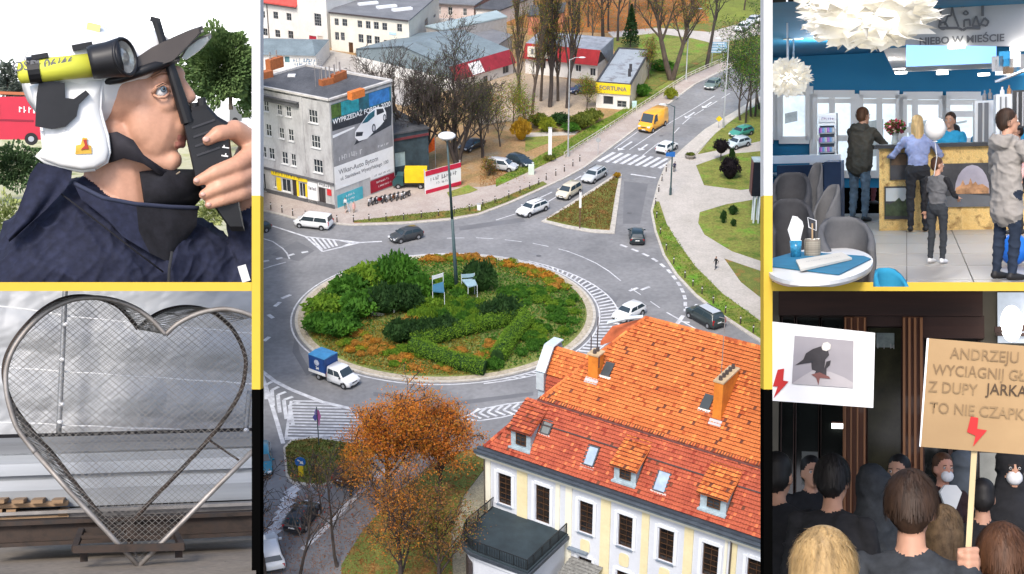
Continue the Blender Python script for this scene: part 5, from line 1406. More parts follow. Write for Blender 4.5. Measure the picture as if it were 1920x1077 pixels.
SM=dict(green=[shrub_mesh('shrub',L_gr,900,.20,1,s)for s in(1,2)],bright=[shrub_mesh('shrub',L_br2,900,.20,1,s)for s in(3,4)],dark=[shrub_mesh('shrub',L_dk,900,.17,1,s)for s in(5,6)],small=[shrub_mesh('shrub',L_br2,620,.20,1,7,.8),shrub_mesh('shrub',L_gr,620,.20,1,8,.8),shrub_mesh('shrub',L_br2,620,.20,1,9,.8)],rust=[shrub_mesh('shrub',L_rust,300,.24,1,10),shrub_mesh('shrub',L_rust,300,.24,1,11)],amber=[shrub_mesh('shrub',L_ru2,300,.24,1,12),shrub_mesh('shrub',L_ye,300,.24,1,13)],purple=[shrub_mesh('shrub',L_pu,900,.14,1,14)],yellow=[shrub_mesh('shrub',L_yl,700,.2,1,15)],ygreen=[shrub_mesh('shrub',L_ye,700,.2,1,16)],olive=[shrub_mesh('shrub',L_ol,700,.2,1,17)])
srd=random.Random(11)
def shrub(kind,x,y,r,h,label,group=None,name='shrub',z=None,i=None):
 p=G(x,y,0.8 if z is None else z)
 zz=isl_z(p.x,p.y)-.06 if z is None else z
 p=G(x,y,zz+.1)
 ms=SM[kind];me=ms[srd.randrange(len(ms))if i is None else i]
 o=place(name,me,None,label,'shrub',group)
 o.matrix_world=Matrix.Translation((p.x,p.y,zz))@Matrix.Rotation(srd.uniform(0,6.28),4,'Z')@Matrix.Diagonal((r*srd.uniform(.92,1.08),r*srd.uniform(.92,1.08),h,1))
 return o
big=[('green',745,545,2.6,3.6,'tallest green shrub at the top left of the roundabout'),('bright',700,545,2.5,2.9,'yellow topped shrub left of the tallest one'),('green',655,562,2.6,2.4,'green shrub on the upper left rim of the roundabout'),('bright',612,592,2.2,2.0,'light green shrub on the left rim of the roundabout'),('green',600,622,1.9,1.8,'green shrub at the far left end of the planting'),('green',640,628,2.2,2.0,'green shrub inside the left rim, lowest of the left mass'),('dark',722,585,2.4,2.7,'dark green shrub in front of the tallest green one'),('dark',762,582,2.1,2.6,'dark shadowy shrub left of the white marker post'),('green',676,592,2.4,2.3,'green shrub in the middle of the left mass'),('green',786,560,2.0,2.4,'green shrub right of the tallest one'),('bright',670,530,1.7,1.6,'yellow green shrub on the upper rim by the road'),('dark',905,545,1.7,3.0,'dark yew behind the right metal frame'),('dark',890,530,1.3,2.2,'smaller dark yew by the lamp mast'),('dark',945,598,2.0,2.2,'dark yew at the tip of the clipped hedge'),('dark',918,600,1.6,1.7,'dark yew left of the one at the hedge tip'),('dark',748,640,1.7,2.1,'dark clipped block at left end of the yew bed'),('dark',776,638,1.7,2.0,'dark clipped shrub second in the yew bed'),('dark',806,634,1.7,1.9,'dark clipped shrub third in the yew bed'),('dark',836,628,1.7,1.8,'dark clipped shrub at right end of the yew bed')]
for k,x,y,r,h,lb in big:shrub(k,x,y,r*1.08,h*1.3,lb,name='large_shrub')
for i in range(26):
 x=srd.uniform(775,905);y=srd.uniform(555,622)
 shrub('small',x,y,srd.uniform(.75,1.1),srd.uniform(1.3,2.0),'small round green shrub in the middle of the roundabout','round shrubs around the metal frames','round_shrub')
for x,y in((818,545),(842,540),(868,552),(795,600),(830,606),(868,608),(888,585),(812,580)):shrub('small',x,y,1.1,1.6,'small round green shrub in the middle of the roundabout','round shrubs around the metal frames','round_shrub')
for x,y in((770,600),(785,596),(876,612),(780,605),(905,580),(800,532),(790,540)):shrub('rust',x,y,.8,.9,'rust coloured bush among the round green shrubs','rust bushes in the middle of the roundabout','rust_bush')
def rimlab(a,side):
 w=math.degrees(a)%360;s_=('right end' if w<50 else 'middle' if w<80 else 'left end')if side=='far' else('left end' if w<235 else 'middle' if w<268 else 'right end')
 return 'low autumn bush at the %s of the %s rim belt on the roundabout'%(s_,side),'autumn bushes, %s of the %s rim belt'%(s_,side)
def onring(a,q):return(RC.x+q*math.cos(a),RC.y+q*math.sin(a))
def shrub_at(kind,X_,Y_,r,h,label,group,name,i=None):
 ms=SM[kind];me=ms[srd.randrange(len(ms))if i is None else i]
 o=place(name,me,None,label,'shrub',group)
 o.matrix_world=Matrix.Translation((X_,Y_,isl_z(X_,Y_)-.05))@Matrix.Rotation(srd.uniform(0,6.28),4,'Z')@Matrix.Diagonal((r,r,h,1))
for i in range(70):
 a=R(srd.uniform(22,104));q=RR-srd.uniform(1.7,3.8)
 X_,Y_=onring(a,q);shrub_at(srd.choice(('amber','amber','rust')),X_,Y_,srd.uniform(.5,.8),srd.uniform(.5,.95),*rimlab(a,'far'),'amber_bush')
for i in range(84):
 a=R(srd.uniform(198,300));q=RR-srd.uniform(2.2,6.2)
 X_,Y_=onring(a,q);shrub_at(srd.choice(('amber','rust','rust','small')),X_,Y_,srd.uniform(.45,.75),srd.uniform(.45,.85),*rimlab(a,'near'),'rusty_bush')
for i in range(95):
 x=srd.uniform(940,1090);y=srd.uniform(545,690)
 p=G(x,y,.7)
 if math.hypot(p.x-RC.x,p.y-RC.y)>RR-2.2 or(y>600 and x<1000-(y-600)*.6):continue
 shrub_at('small',p.x,p.y,srd.uniform(.6,1.0),srd.uniform(.6,1.0),'low green perennial on the right of the roundabout','green perennials on the right of the roundabout','perennial',srd.choice((1,1,0)))
for i in range(20):
 x=srd.uniform(905,985);y=srd.uniform(640,672)
 if x>985-(y-605)*.75:continue
 shrub('rust' if srd.random()<.55 else 'small',x,y,.55,.6,'low rust or green bush inside the clipped hedge','low bushes inside the V of the hedge','low_bush')
def hedge(pts,w,h,label,seed):
 P=[Vector(G2(*p,.7))for p in pts];rs=np.random.RandomState(seed)
 L=[(P[i+1]-P[i]).length for i in range(len(P)-1)];tot=sum(L);n=int(tot*620)
 Cc=[]
 for _ in range(n):
  s=rs.rand()*tot;i=0
  while s>L[i]and i<len(L)-1:s-=L[i];i+=1
  t=(P[i+1]-P[i]).normalized();nn_=Vector((-t.y,t.x));q=P[i]+t*s
  an=rs.rand()*math.pi;rr_=.78+.26*rs.rand()
  Cc.append((q.x+nn_.x*math.cos(an)*w/2*rr_,q.y+nn_.y*math.cos(an)*w/2*rr_,isl_z(q.x,q.y)+h*(abs(math.sin(an))**.4)*rr_*rs.uniform(.75,1)))
 V,F=leaf_quads(np.array(Cc),.16,seed)
 c0=P[0];root=thing('clipped_hedge',label,'hedge',(c0.x,c0.y,isl_z(c0.x,c0.y)))
 V=V-np.array([c0.x,c0.y,isl_z(c0.x,c0.y)])
 place('foliage',npmesh('foliage',V,F,leafm('hedge',(.25,.42,.04),(.09,.19,.02),(.17,.31,.03),sc=2)),root,kind='stuff')
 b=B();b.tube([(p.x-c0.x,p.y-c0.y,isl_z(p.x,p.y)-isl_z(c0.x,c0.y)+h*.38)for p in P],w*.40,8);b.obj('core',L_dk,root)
hedge([(772,655),(840,640),(915,620),(990,604)],2.0,1.9,'long clipped hedge forming the upper arm of the V',5)
hedge([(772,660),(820,675),(870,688),(910,693)],2.2,1.95,'clipped hedge forming the lower arm of the V',6)
hedge([(988,610),(960,640),(932,676)],2.1,1.8,'short clipped hedge closing the V on the right',7)
shrub('green',925,690,1.2,1.2,'clipped ball at the open end of the lower hedge',name='clipped_ball')
def cover(nm,fn,n,size,m,seed,hgt=.18):
 rs=np.random.RandomState(seed);P=[]
 while len(P)<n:
  a=rs.rand()*6.283;q=(RR-1.3)*math.sqrt(rs.rand());x,y=RC.x+q*math.cos(a),RC.y+q*math.sin(a)
  u,v=pix((x,y,.6))
  if fn(u,v,q,a,rs):P.append((x,y,isl_z(x,y)+hgt*rs.rand()))
 V,F=leaf_quads(np.array(P),size,seed);return place('ground_cover',npmesh(nm,V,F,m),kind='stuff')
cover('ground_cover',lambda u,v,q,a,rs:u>900 or v<560 or rs.rand()<.25,16000,.26,L_gr,1,.35)
cover('ground_cover',lambda u,v,q,a,rs:v>610 and u<900 or rs.rand()<.1,11000,.24,leafm('grassy',(.24,.25,.03),(.10,.14,.02),(.28,.20,.035)),2,.28)
cover('ground_cover',lambda u,v,q,a,rs:(q>RR-5.5 and(v>640 and u<930 or v<540 and u>790))or 655<u<745 and 595<v<660 and rs.rand()<.4,2600,.22,L_rust,3,.25)
sh=lambda*a,**k:shrub(*a,z=PV,**k)
for a in(('yellow',977,262,1.6,3.6,'bright yellow autumn bush left of the poplars'),('ygreen',1026,246,1.6,2.4,'yellow green bush on a white stem by the yard path'),('olive',1090,240,2.2,2.6,'yellow olive bush below the kiosk yard'),('olive',1110,228,2.0,2.2,'dark olive bush at the corner below the kiosk'),('dark',1050,232,1.9,1.9,'dark green bush behind the street lamp'),('green',1070,246,1.6,1.5,'mid green bush between lamp and kiosk'),('olive',1010,236,1.8,2.2,'olive bush at the foot of the poplars'),('ygreen',1257,185,1.2,2.0,'yellow bush by the fence above the yellow van'),('olive',1030,300,1.0,.9,'small shrub on the verge under the lamp'),('yellow',1157,332,.6,.8,'small yellow shrub at the tip of the grassy splitter island'),('green',1240,132,2.5,2.0,'green bush right of the kiosk end wall'),('green',1205,180,1.6,2.2,'green shrub in the gap beside the kiosk wall')):sh(*a)
tree('autumn_tree','yellow olive autumn tree behind the parked people carrier',gloc(938,275),91,7.5,.16,bark,[L_ol,L_ye,L_br],4,.4,.22,keep=.8,rmin=.024,levels=4,kids=(9,5,4),first=.2,up=.25,ratio=(.5,.55,.5,.5))
for i,(x,y,hh,lb)in enumerate(((962,232,6,'left of the poplar row'),(985,250,5,'behind the yellow bush'),(915,250,6.5,'in front of the market hall'),(1100,205,4.5,'in front of the kiosk yard'),(890,240,6,'between bare trees and market hall'),(1215,150,6,'against the kiosk end wall'))):
 tree('autumn_tree','small olive yellow autumn tree '+lb,gloc(x,y),140+i,hh,.12,bark,[L_ol,L_ye,L_br2][i%3:]+[L_br],7,.45,.2,keep=.85,rmin=.024,levels=4,kids=(9,5,4),first=.2,up=.25,ratio=(.5,.55,.5,.5))
tree('autumn_shrub','tawny bush at the edge of the dirt yard by the red board',gloc(915,330),93,2.4,.06,bark,[L_br,L_ol],4,.3,.18,keep=.8,levels=4,kids=(7,4,3),fork=2,first=.1,up=.2,ratio=(.6,.55,.5,.5),cat='shrub')
t_=thing('clipped_tree','dark purple ball of foliage clipped on a bare stem','tree',gloc(1351,303,PV))
B().cyl((0,0,0),(0,0,1.6),.09,n=6).obj('trunk',bark_dark,t_)
o=place('crown',SM['purple'][0],t_,loc=(0,0,1.35));o.scale=(1.35,1.35,2.3)
sh('purple',1368,334,1.6,3.4,'dark purple oval shrub in the middle of the lawn',name='clipped_shrub')
sh('dark',1372,302,.5,2.2,'slim dark conifer behind the purple oval shrub',name='slim_conifer')
sh('dark',1356,418,.45,1.9,'small dark dwarf conifer on the lower lawn, left one',name='dwarf_conifer');sh('dark',1374,402,.7,1.4,'dark round dwarf pine on the lower lawn',name='dwarf_pine');sh('dark',1375,424,.4,1.1,'tiny dark shrub in front of the dwarf pine',name='dwarf_shrub')
def tufts(pts,n,m,seed,z,size=.22,hgt=.22):
 poly=gp(pts);rs=random.Random(seed)
 xs=[p[0]for p in poly];ys=[p[1]for p in poly];P=[]
 def inside(x,y):
  c=False;j=len(poly)-1
  for i in range(len(poly)):
   if(poly[i][1]>y)!=(poly[j][1]>y)and x<(poly[j][0]-poly[i][0])*(y-poly[i][1])/(poly[j][1]-poly[i][1])+poly[i][0]:c=not c
   j=i
  return c
 k=0
 while len(P)<n and k<n*20:
  k+=1;x,y=rs.uniform(min(xs),max(xs)),rs.uniform(min(ys),max(ys))
  if inside(x,y):P.append((x,y,z+hgt*rs.random()))
 V,F=leaf_quads(np.array(P),size,seed);place('grass_tufts',npmesh('grass_tufts',V,F,m),kind='stuff')
tufts([(1024,414),(1064,391),(1112,361),(1150,336),(1160,335),(1154,365),(1143,433),(1108,431),(1062,423)],3800,leafm('scrub',(.20,.17,.035),(.10,.10,.02),(.22,.12,.04)),4,.16,.22,.3)
tufts([(535,842),(548,829),(588,824),(676,835),(706,850),(688,868),(638,899),(600,910),(550,904),(540,891)],2600,leafm('scrub2',(.12,.14,.025),(.20,.085,.025),(.07,.09,.02)),5,.15,.2,.22)
tufts([(640,1062),(676,1003),(740,930),(800,880),(850,852),(908,838),(908,880),(870,930),(845,1000),(850,1092),(640,1092)],3500,L_br,6,.12,.2,.12)
tufts([(930,352),(1000,320),(1062,289),(1110,260),(1160,228),(1236,179),(1236,172),(1160,213),(1110,240),(1050,275),(985,310),(930,340)],4000,L_br2,7,.18,.2,.3)
tufts([(664,420),(759,417),(843,410),(896,401),(950,381),(1000,359),(1018,342),(940,374),(843,397),(760,405),(664,416)],2600,L_ol,8,.16,.16,.15)
tufts([(1229,380),(1224,398),(1231,434),(1271,516),(1354,590),(1446,650),(1431,608),(1355,553),(1304,502),(1250,422)],2600,L_br2,9,.16,.18,.18)
tufts([(640,1092),(500,1092),(488,960),(560,930),(640,940),(700,900),(900,900),(860,1000),(850,1092)],9000,leafm('litter',(.46,.27,.17),(.30,.14,.08)),12,.01,.15,.03)
tufts([(900,300),(985,290),(985,345),(900,350)],1200,L_br,13,.02,.22,.12)
tufts([(1050,10),(1330,0),(1330,45),(1180,64),(1030,60)],3500,L_or,14,.16,.3,.1)
# FIGURES: one continuous skin grown over overlapping shapes
skin=mat('skin',(.50,.27,.18),.55,sc=6,var=.10)
skin_d=mat('skin_tan',(.40,.20,.125),.55,sc=6,var=.10)
hair_br=mat('hair_brown',(.040,.021,.012),.6,sc=30,var=.5,stretch=(1,1,.15))
hair_bl=mat('hair_blond',(.36,.235,.10),.55,sc=30,var=.4,stretch=(1,1,.15))
hair_rd=mat('hair_chestnut',(.085,.036,.016),.6,sc=30,var=.4,stretch=(1,1,.15))
hair_bk=mat('hair_black',(.014,.012,.012),.55,sc=30,var=.4,stretch=(1,1,.15))
shoe_bk=mat('shoe_black',(.018,.017,.018),.6,var=.1)
shoe_wh=mat('shoe_white',(.60,.60,.60),.6,var=.1)
black_cloth=mat('cloth_black',(.016,.016,.019),.9,sc=8,var=.3)
from mathutils import noise
def remesh(b,voxel,it=3,fac=.5):
 me=bpy.data.meshes.new('tmp');me.from_pydata(b.v,[],b.f);me.update()
 o=bpy.data.objects.new('tmp',me);COL.objects.link(o)
 r=o.modifiers.new('r','REMESH');r.mode='VOXEL';r.voxel_size=voxel
 s=o.modifiers.new('s','SMOOTH');s.iterations=it;s.factor=fac
 dg=bpy.context.evaluated_depsgraph_get();out=bpy.data.meshes.new_from_object(o.evaluated_get(dg))
 bpy.data.objects.remove(o);bpy.data.meshes.remove(me)
 return out
def figure(prims,voxel,name,mats,parent,it=3,fac=.5,cut=None,**tags):
 b=B()
 for p in prims:
  if p[0]=='c':
   b.cyl(p[1],p[2],p[3],p[4],14);b.ell(p[1],p[3],12,8);b.ell(p[2],p[4],12,8)
  else:b.ell(p[1],list(p[2]),16,12,mx=p[4]if len(p)>4 else None)
 me=remesh(b,voxel,it,fac)
 if cut:
  bm=bmesh.new();bm.from_mesh(me)
  for co,no in cut:bmesh.ops.bisect_plane(bm,geom=bm.verts[:]+bm.edges[:]+bm.faces[:],plane_co=co,plane_no=no,clear_outer=True)
  bm.to_mesh(me);bm.free()
 n=len(me.polygons);Cn=np.zeros(n*3,np.float32);me.polygons.foreach_get('center',Cn);Cn=Cn.reshape(-1,3)
 best=np.full(n,1e9);idx=np.zeros(n,np.int32);keys=list(mats)
 for p in prims:
  if p[0]=='c':
   a,c=np.array(p[1]),np.array(p[2]);d=c-a;L=max(1e-9,d@d)
   t=np.clip(((Cn-a)@d)/L,0,1);dist=np.linalg.norm(Cn-a-t[:,None]*d,axis=1)-(p[3]+(p[4]-p[3])*t)
   tag=p[5]
  else:
   q=Cn-np.array(p[1])
   if len(p)>4:q=q@np.array(p[4])
   rr=np.array(p[2]);k=np.linalg.norm(q/rr,axis=1);k2=np.linalg.norm(q/rr**2,axis=1)+1e-9
   dist=k*(k-1)/k2;tag=p[3]
  m=dist<best;best[m]=dist[m];idx[m]=keys.index(tag)
 me.materials.clear()
 for k in keys:me.materials.append(mats[k])
 me.polygons.foreach_set('material_index',idx);me.polygons.foreach_set('use_smooth',np.ones(n,dtype=bool))
 me.name=name;me.update()
 return place(name,me,parent,**tags)
def hand_prims(wr,d,side,s,tag='skin',curl=.5):
 wr=Vector(wr);d=Vector(d).normalized();up=Vector((0,0,1))
 x=d.cross(up)
 if x.length<.1:x=Vector((0,1,0))
 x.normalize();n=x.cross(d)
 out=[('c',wr,wr+d*.05*s,.026*s,.034*s,tag)]
 for i,(o,L)in enumerate(((-.026,.075),(-.009,.085),(.009,.08),(.026,.062))):
  p=wr+d*.075*s+x*o*s;q=p+(d*(1-curl*.4)-n*curl*.6).normalized()*L*.5*s;r=q+(d*(1-curl)-n*curl).normalized()*L*.5*s
  out+=[('c',wr+d*.05*s+x*o*.8*s,p,.014*s,.011*s,tag),('c',p,q,.0105*s,.009*s,tag),('c',q,r,.009*s,.0075*s,tag)]
 p=wr+d*.03*s+x*-.03*side*s;out.append(('c',p,p+(d*.6-x*side*.7).normalized()*.055*s,.014*s,.010*s,tag))
 return out
def human(name,label,loc,rz,h=1.72,top=None,legs=None,shoes=None,hair=None,sk=None,lean=0.0,pose=None,bulk=1.0,voxel=.014,coat=0.0,hood=False,long_hair=False,group=None,shoulders=.185,hips=.10,head_turn=0.0,head_pitch=0.0,sleeve=None,short=False,female=False,bun=False,strands=0,extra=None,cat='person'):
 s=h/1.75;po=pose or{}
 V3=lambda*a:Vector(a)*s
 def bend(p):
  q=Vector(p)-V3(0,0,.95);c,n=math.cos(lean),math.sin(lean)
  return V3(0,0,.95)+Vector((q.x*c+q.z*n,q.y,-q.x*n+q.z*c))
 P=[]
 hip=V3(0,0,.93);ch=bend(V3(.0,0,1.28));nk=bend(V3(-.01,0,1.47));hd=bend(V3(.02,0,1.63))
 bw=bulk
 rotm=Matrix.Rotation(lean,3,'Y')
 P.append(('e',hip,(.115*bw*s,(.165 if not female else .175)*bw*s,.14*s),'top' if coat>.05 else 'legs'))
 P.append(('e',bend(V3(0,0,1.10)),(.115*bw*s,(.155 if not female else .14)*bw*s,.20*s),'top',rotm))
 P.append(('e',ch,(.125*bw*s,.178*bw*s,.20*s),'top',rotm))
 P.append(('e',bend(V3(0,0,1.40)),(.085*bw*s,(shoulders+.01)*s,.085*s),'top',rotm))
 P.append(('c',bend(V3(-.01,0,1.42)),bend(V3(.005,0,1.54)),.058*s,.052*s,'skin'))
 if coat>.05:
  P+=[('c',bend(V3(0,y*.05,1.15)),hip+V3(.0,y*.085,.06-coat),.115*bw*s,.108*bw*s,'top')for y in(1,-1)]+[('c',bend(V3(0,0,1.2)),hip+V3(.0,0,.05-coat),.12*bw*s,.13*bw*s,'top')]
 hr=Matrix.Rotation(head_turn,3,'Z')@Matrix.Rotation(head_pitch+lean*.3,3,'Y')
 H=lambda x,y,z:hd+hr@V3(x,y,z)
 P+=[('e',H(-.008,0,.035),(.098*s,.078*s,.098*s),'skin',hr),('e',H(.022,0,-.035),(.070*s,.060*s,.085*s),'skin',hr),('c',H(.088,0,.02),H(.106,0,-.018),.010*s,.015*s,'skin'),('e',H(.070,0,-.095),(.025*s,.028*s,.022*s),'skin'),('c',H(.080,-.018,-.060),H(.080,.018,-.060),.010*s,.010*s,'skin')]
 for y in(1,-1):P.append(('e',H(-.005,y*.080,-.01),(.022*s,.012*s,.034*s),'skin',hr))
 P+=[('e',H(-.022,0,.060),(.098*s,.088*s,.095*s),'hair',hr),('e',H(-.055,0,.0),(.068*s,.082*s,.085*s),'hair',hr)]
 if long_hair:P+=[('c',H(-.06,.0,-.02),H(-.085,0,-.20),.075*s,.060*s,'hair'),('c',H(-.03,.065,.0),H(-.03,.07,-.15),.03*s,.025*s,'hair'),('c',H(-.03,-.065,.0),H(-.03,-.07,-.15),.03*s,.025*s,'hair')]
 if bun:P.append(('e',H(-.11,0,.07),(.045*s,.045*s,.045*s),'hair'))
 if hood=='down':P+=[('e',bend(V3(-.10,0,1.43)),(.075*s,.14*s,.085*s),'top'),('c',bend(V3(.03,.09,1.45)),bend(V3(-.08,.10,1.47)),.04*s,.05*s,'top'),('c',bend(V3(.03,-.09,1.45)),bend(V3(-.08,-.10,1.47)),.04*s,.05*s,'top')]
 if hood=='up':P+=[('e',H(-.035,0,.04),(.125*s,.112*s,.135*s),'top',hr),('c',H(-.04,0,-.05),bend(V3(-.03,0,1.44)),.10*s,.12*s,'top')]
 for sd,k in((1,'L'),(-1,'R')):
  sh=bend(V3(0,sd*shoulders,1.40));el=po.get(k+'el');ha=po.get(k+'ha')
  el=V3(*el)if el else bend(V3(-.02,sd*(shoulders+.055),1.12));ha=V3(*ha)if ha else bend(V3(.05,sd*(shoulders+.075),.88))
  ar=1+(bulk-1)*.8
  stg='sleeve'
  P+=[('c',sh,el,.058*ar*s,.046*ar*s,stg),('c',el,el.lerp(ha,.45),.045*ar*s,.038*ar*s,'skin' if short else stg),('c',el.lerp(ha,.45),ha,.038*ar*s,.030*(ar if not short else 1)*s,'skin' if short else stg)]
  P+=hand_prims(ha,ha-el,sd,s,'skin')
 for sd,k in((1,'L'),(-1,'R')):
  hp=V3(0,sd*hips,.90);kn=po.get(k+'kn');an=po.get(k+'an')
  kn=V3(*kn)if kn else V3(.02,sd*(hips+.005),.50);an=V3(*an)if an else V3(-.02,sd*(hips+.01),.085)
  lb=1+(bulk-1)*.3
  P+=[('c',hp,kn,.088*lb*s,.060*lb*s,'legs'),('c',kn,kn.lerp(an,.35),.058*lb*s,.060*lb*s,'legs'),('c',kn.lerp(an,.35),an+V3(0,0,.03),.060*lb*s,.046*lb*s,'legs')]
  P+=[('c',an+V3(-.03,0,-.035),an+V3(.07,0,-.045),.042*s,.040*s,'shoes'),('c',an+V3(.07,0,-.045),an+V3(.15,0,-.055),.040*s,.030*s,'shoes')]
 if extra:P+=extra(V3,bend,H)
 ms=dict(top=top or black_cloth,sleeve=sleeve or top or black_cloth,legs=legs or black_cloth,shoes=shoes or shoe_bk,hair=hair or hair_br,skin=sk or skin)
 root=thing(name,label,cat,loc,rz,group)
 body=figure(P,voxel*s,'body',ms,root)
 if voxel<.02:
  me=body.data;vi=sorted(set(i for p in me.polygons if p.material_index<3 for i in p.vertices));sd=(rz*3.1+loc[0])%50;vn=[me.vertices[i].normal.copy()for i in vi];ns=noise.noise
  for i,n_ in zip(vi,vn):
   v=me.vertices[i];q=v.co/s;a=1-abs(ns(Vector((q.x*5+sd,q.y*5+q.z*3,q.z*9-q.y*4))))*2.4;c=1-abs(ns(Vector((q.x*9-q.z*6,q.y*9+sd,q.z*15+q.x*8))))*2.4
   v.co+=n_*s*(max(0,a)**2*.013+max(0,c)**2*.006-.006)
 if strands:
  rs=np.random.RandomState(int(strands));V=[];L0=.085 if not long_hair else .13
  for k in range(int(strands)):
   d=Vector(rs.normal(size=3));d.normalize()
   if d.z<(-.35 if not long_hair else-.5)or(d.x>.25 and d.z<.45):continue
   p=Vector((-.028+d.x*.104,d.y*.095,.045+d.z*.108));crown=Vector((-.05,.01,.17));t=(p-crown);t=(t-d*t.dot(d)+Vector((-.01,0,-.03))+Vector(rs.normal(size=3))*.022).normalized();w=d.cross(t).normalized()*.0026;L=L0*rs.uniform(.6,1.2);e=p+t*L;q=e-Vector((-.028,0,.045));nl=math.sqrt((q.x/.104)**2+(q.y/.095)**2+(q.z/.108)**2)
   if q.z>-.03:e=Vector((-.028,0,.045))+q*(rs.uniform(1.0,1.07)/nl)
   else:e=p*.9+e*.1+Vector((d.x*.004,d.y*.004,-L*(1.1 if long_hair else .5)))
   V+=[tuple(H(*(p-w))),tuple(H(*(p+w))),tuple(H(*(e+w*.3+d*.003))),tuple(H(*(e-w*.3+d*.003)))]
  place('hair_strands',npmesh('hair_strands',np.array(V),np.arange(len(V)).reshape(-1,4),hair or hair_br),root,kind='stuff')
 for y in(1,-1):
  b=B();b.ell(H(.083,y*.032,.015),.011*s,8,6);e=b.obj('eye',mat('eye_white',(.6,.58,.56),.3,var=0),root,smooth=True)
  b=B();b.ell(H(.091,y*.032,.015),.0062*s,8,6);b.obj('iris',mat('iris_dark',(.03,.025,.02),.2,var=0),e,smooth=True)
  b=B();b.bar(H(.088,y*.046,.036),H(.093,y*.018,.038),.008*s,.006*s);b.obj('eyebrow',hair or hair_br,root)
 return root,H
 # STREET FURNITURE AND PEOPLE OF THE TOWN
FR=Matrix.Identity(4)
mast_m=mat('mast_teal',(.050,.085,.09),.5,var=.15)
steel_w=mat('steel_white',(.58,.64,.66),.45,var=.08)
galv=mat('galvanised',(.36,.37,.37),.5,var=.12)
p0=G(857,552,1.0);zt_=HZ(857,552,258,1.0)
ptop=CZ(838,258,p0.y)
t_=thing('lamp_mast','tall dark lamp mast with a white disc head rising from the roundabout','lamp mast',(p0.x,p0.y,.8))
tp=ptop-Vector((p0.x,p0.y,.8))
b=B();b.cyl((0,0,0),tp*.5,.26,.17,12);b.cyl(tp*.5,tp,.17,.10,12);b.obj('mast',mast_m,t_,smooth=True)
B().cyl((0,0,-.1),(0,0,.25),.5,.42,12).obj('base',galv,t_)
b=B();b.lathe(tp,[(.15,-.25),(.75,-.12),(1.02,.10),(1.02,.30),(.8,.46),(.1,.52)],24);h_=b.obj('lamp_head',mat('lamp_white',(.74,.74,.74),.5,var=.05),t_,smooth=True)
b=B()
for k in range(8):b.box(tp+Vector((.6*math.cos(k*.785),.6*math.sin(k*.785),-.2)),(.22,.12,.06),rz=k*.785)
b.obj('lamp_lens',mat('lens_grey',(.4,.4,.38),.3),h_,kind='stuff')
def chair_frame(label,f0,f1,k0,k1,top,seat,ms,mt):
 a,c=G(*f0,.9),G(*f1,.9);e,g=G(*k0,.9),G(*k1,.9)
 t=thing('giant_chair',label,'sculpture',(a.x,a.y,.8))
 o=Vector((a.x,a.y,.8));zs_=HZ(*f0,seat,.9)-.8;zt2=HZ(*k0,top,.9)-.8
 for p,z in((a,zs_+.1),(c,zs_+.1),(e,zt2),(g,zt2)):
  q=p-o;b=B();b.bar((q.x,q.y,-.2),(q.x,q.y,z),.07);b.obj('leg',steel_w,t)
 P=[a-o,c-o,g-o,e-o]
 b=B();b.prism([(p.x,p.y)for p in P],zs_,zs_+.14,bottom=True);b.obj('seat',ms,t)
 b=B();b.bar(Vector((P[3].x,P[3].y,zt2-.30)),Vector((P[2].x,P[2].y,zt2-.30)),.08,.45);b.obj('backrest',mt,t)
blue_pan=mat('panel_blue',(.04,.14,.22),.5,var=.15);pale_pan=mat('panel_pale_blue',(.26,.38,.43),.5,var=.12)
chair_frame('giant white chair frame with blue seat left of the lamp mast',(812,584),(834,586),(812,572),(832,566),517,548,blue_pan,mat('panel_white',(.70,.72,.72),.5,var=.06))
chair_frame('giant pale blue chair frame right of the lamp mast',(878,570),(895,566),(866,556),(890,554),514,540,pale_pan,pale_pan)
for x,y,r,lb in((685,575,.85,'smaller round white stone slab in the clearing of the roundabout'),(709,586,1.15,'larger round white stone ring beside the smaller slab')):
 p=G(x,y,.9);z=isl_z(p.x,p.y)
 o_=thing('stone_slab',lb,'stone slab',(p.x,p.y,z));b=B();b.lathe((0,0,-.2),[(r,0),(r,.42),(r*.93,.5),(.1,.5)],20);b.obj('slab',mat('stone_pale',(.55,.52,.46),.9,sc=2,var=.2),o_)
 if r>1:B().cyl((0,0,.25),(0,0,.34),.55,.5,14).obj('lid',mat('stone_grey',(.22,.21,.18),.9,var=.2),o_)
p=G(739,588,.9);t_=thing('marker_post','short white marker post in front of the dark shrub','post',(p.x,p.y,.7));b=B();b.bar((0,0,-.1),(0,0,1.0),.16);b.obj('post',white_board,t_);B().box((0,0,1.03),(.2,.2,.07)).obj('cap',galv,t_)
bol=thing('bollard','short dark bollard on the pavement edge by the tenement','bollard',gloc(508,393,PV),0,'bollards along the left pavement')
b=B();b.cyl((0,0,-.05),(0,0,1.05),.085,.075,7);b.obj('post',mat('bollard_brown',(.060,.045,.035),.7,var=.2),bol);b=B();b.ell((0,0,1.06),(.1,.1,.06),8,5);b.obj('cap',MATS['bollard_brown'],bol);b=B();b.cyl((0,0,.78),(0,0,.92),.09,n=7);b.obj('band',white_board,bol)
for x,y in((529,399),(549,405),(573,409),(632,417)):dup(bol,gloc(x,y,PV))
for x,y in((663,417),(692,415),(724,414),(757,413),(790,409),(822,406),(852,401),(880,396),(905,388),(928,381),(954,371)):dup(bol,gloc(x,y,PV),label='short dark bollard in the grass strip behind the roundabout',group='bollards in the far grass strip')
for x,y in((975,363),(993,355),(1010,347),(1024,338),(1042,330),(1058,322),(1074,312),(1087,303)):dup(bol,gloc(x,y,PV),label='short dark bollard along the pavement of the upper road',group='bollards along the upper road pavement')
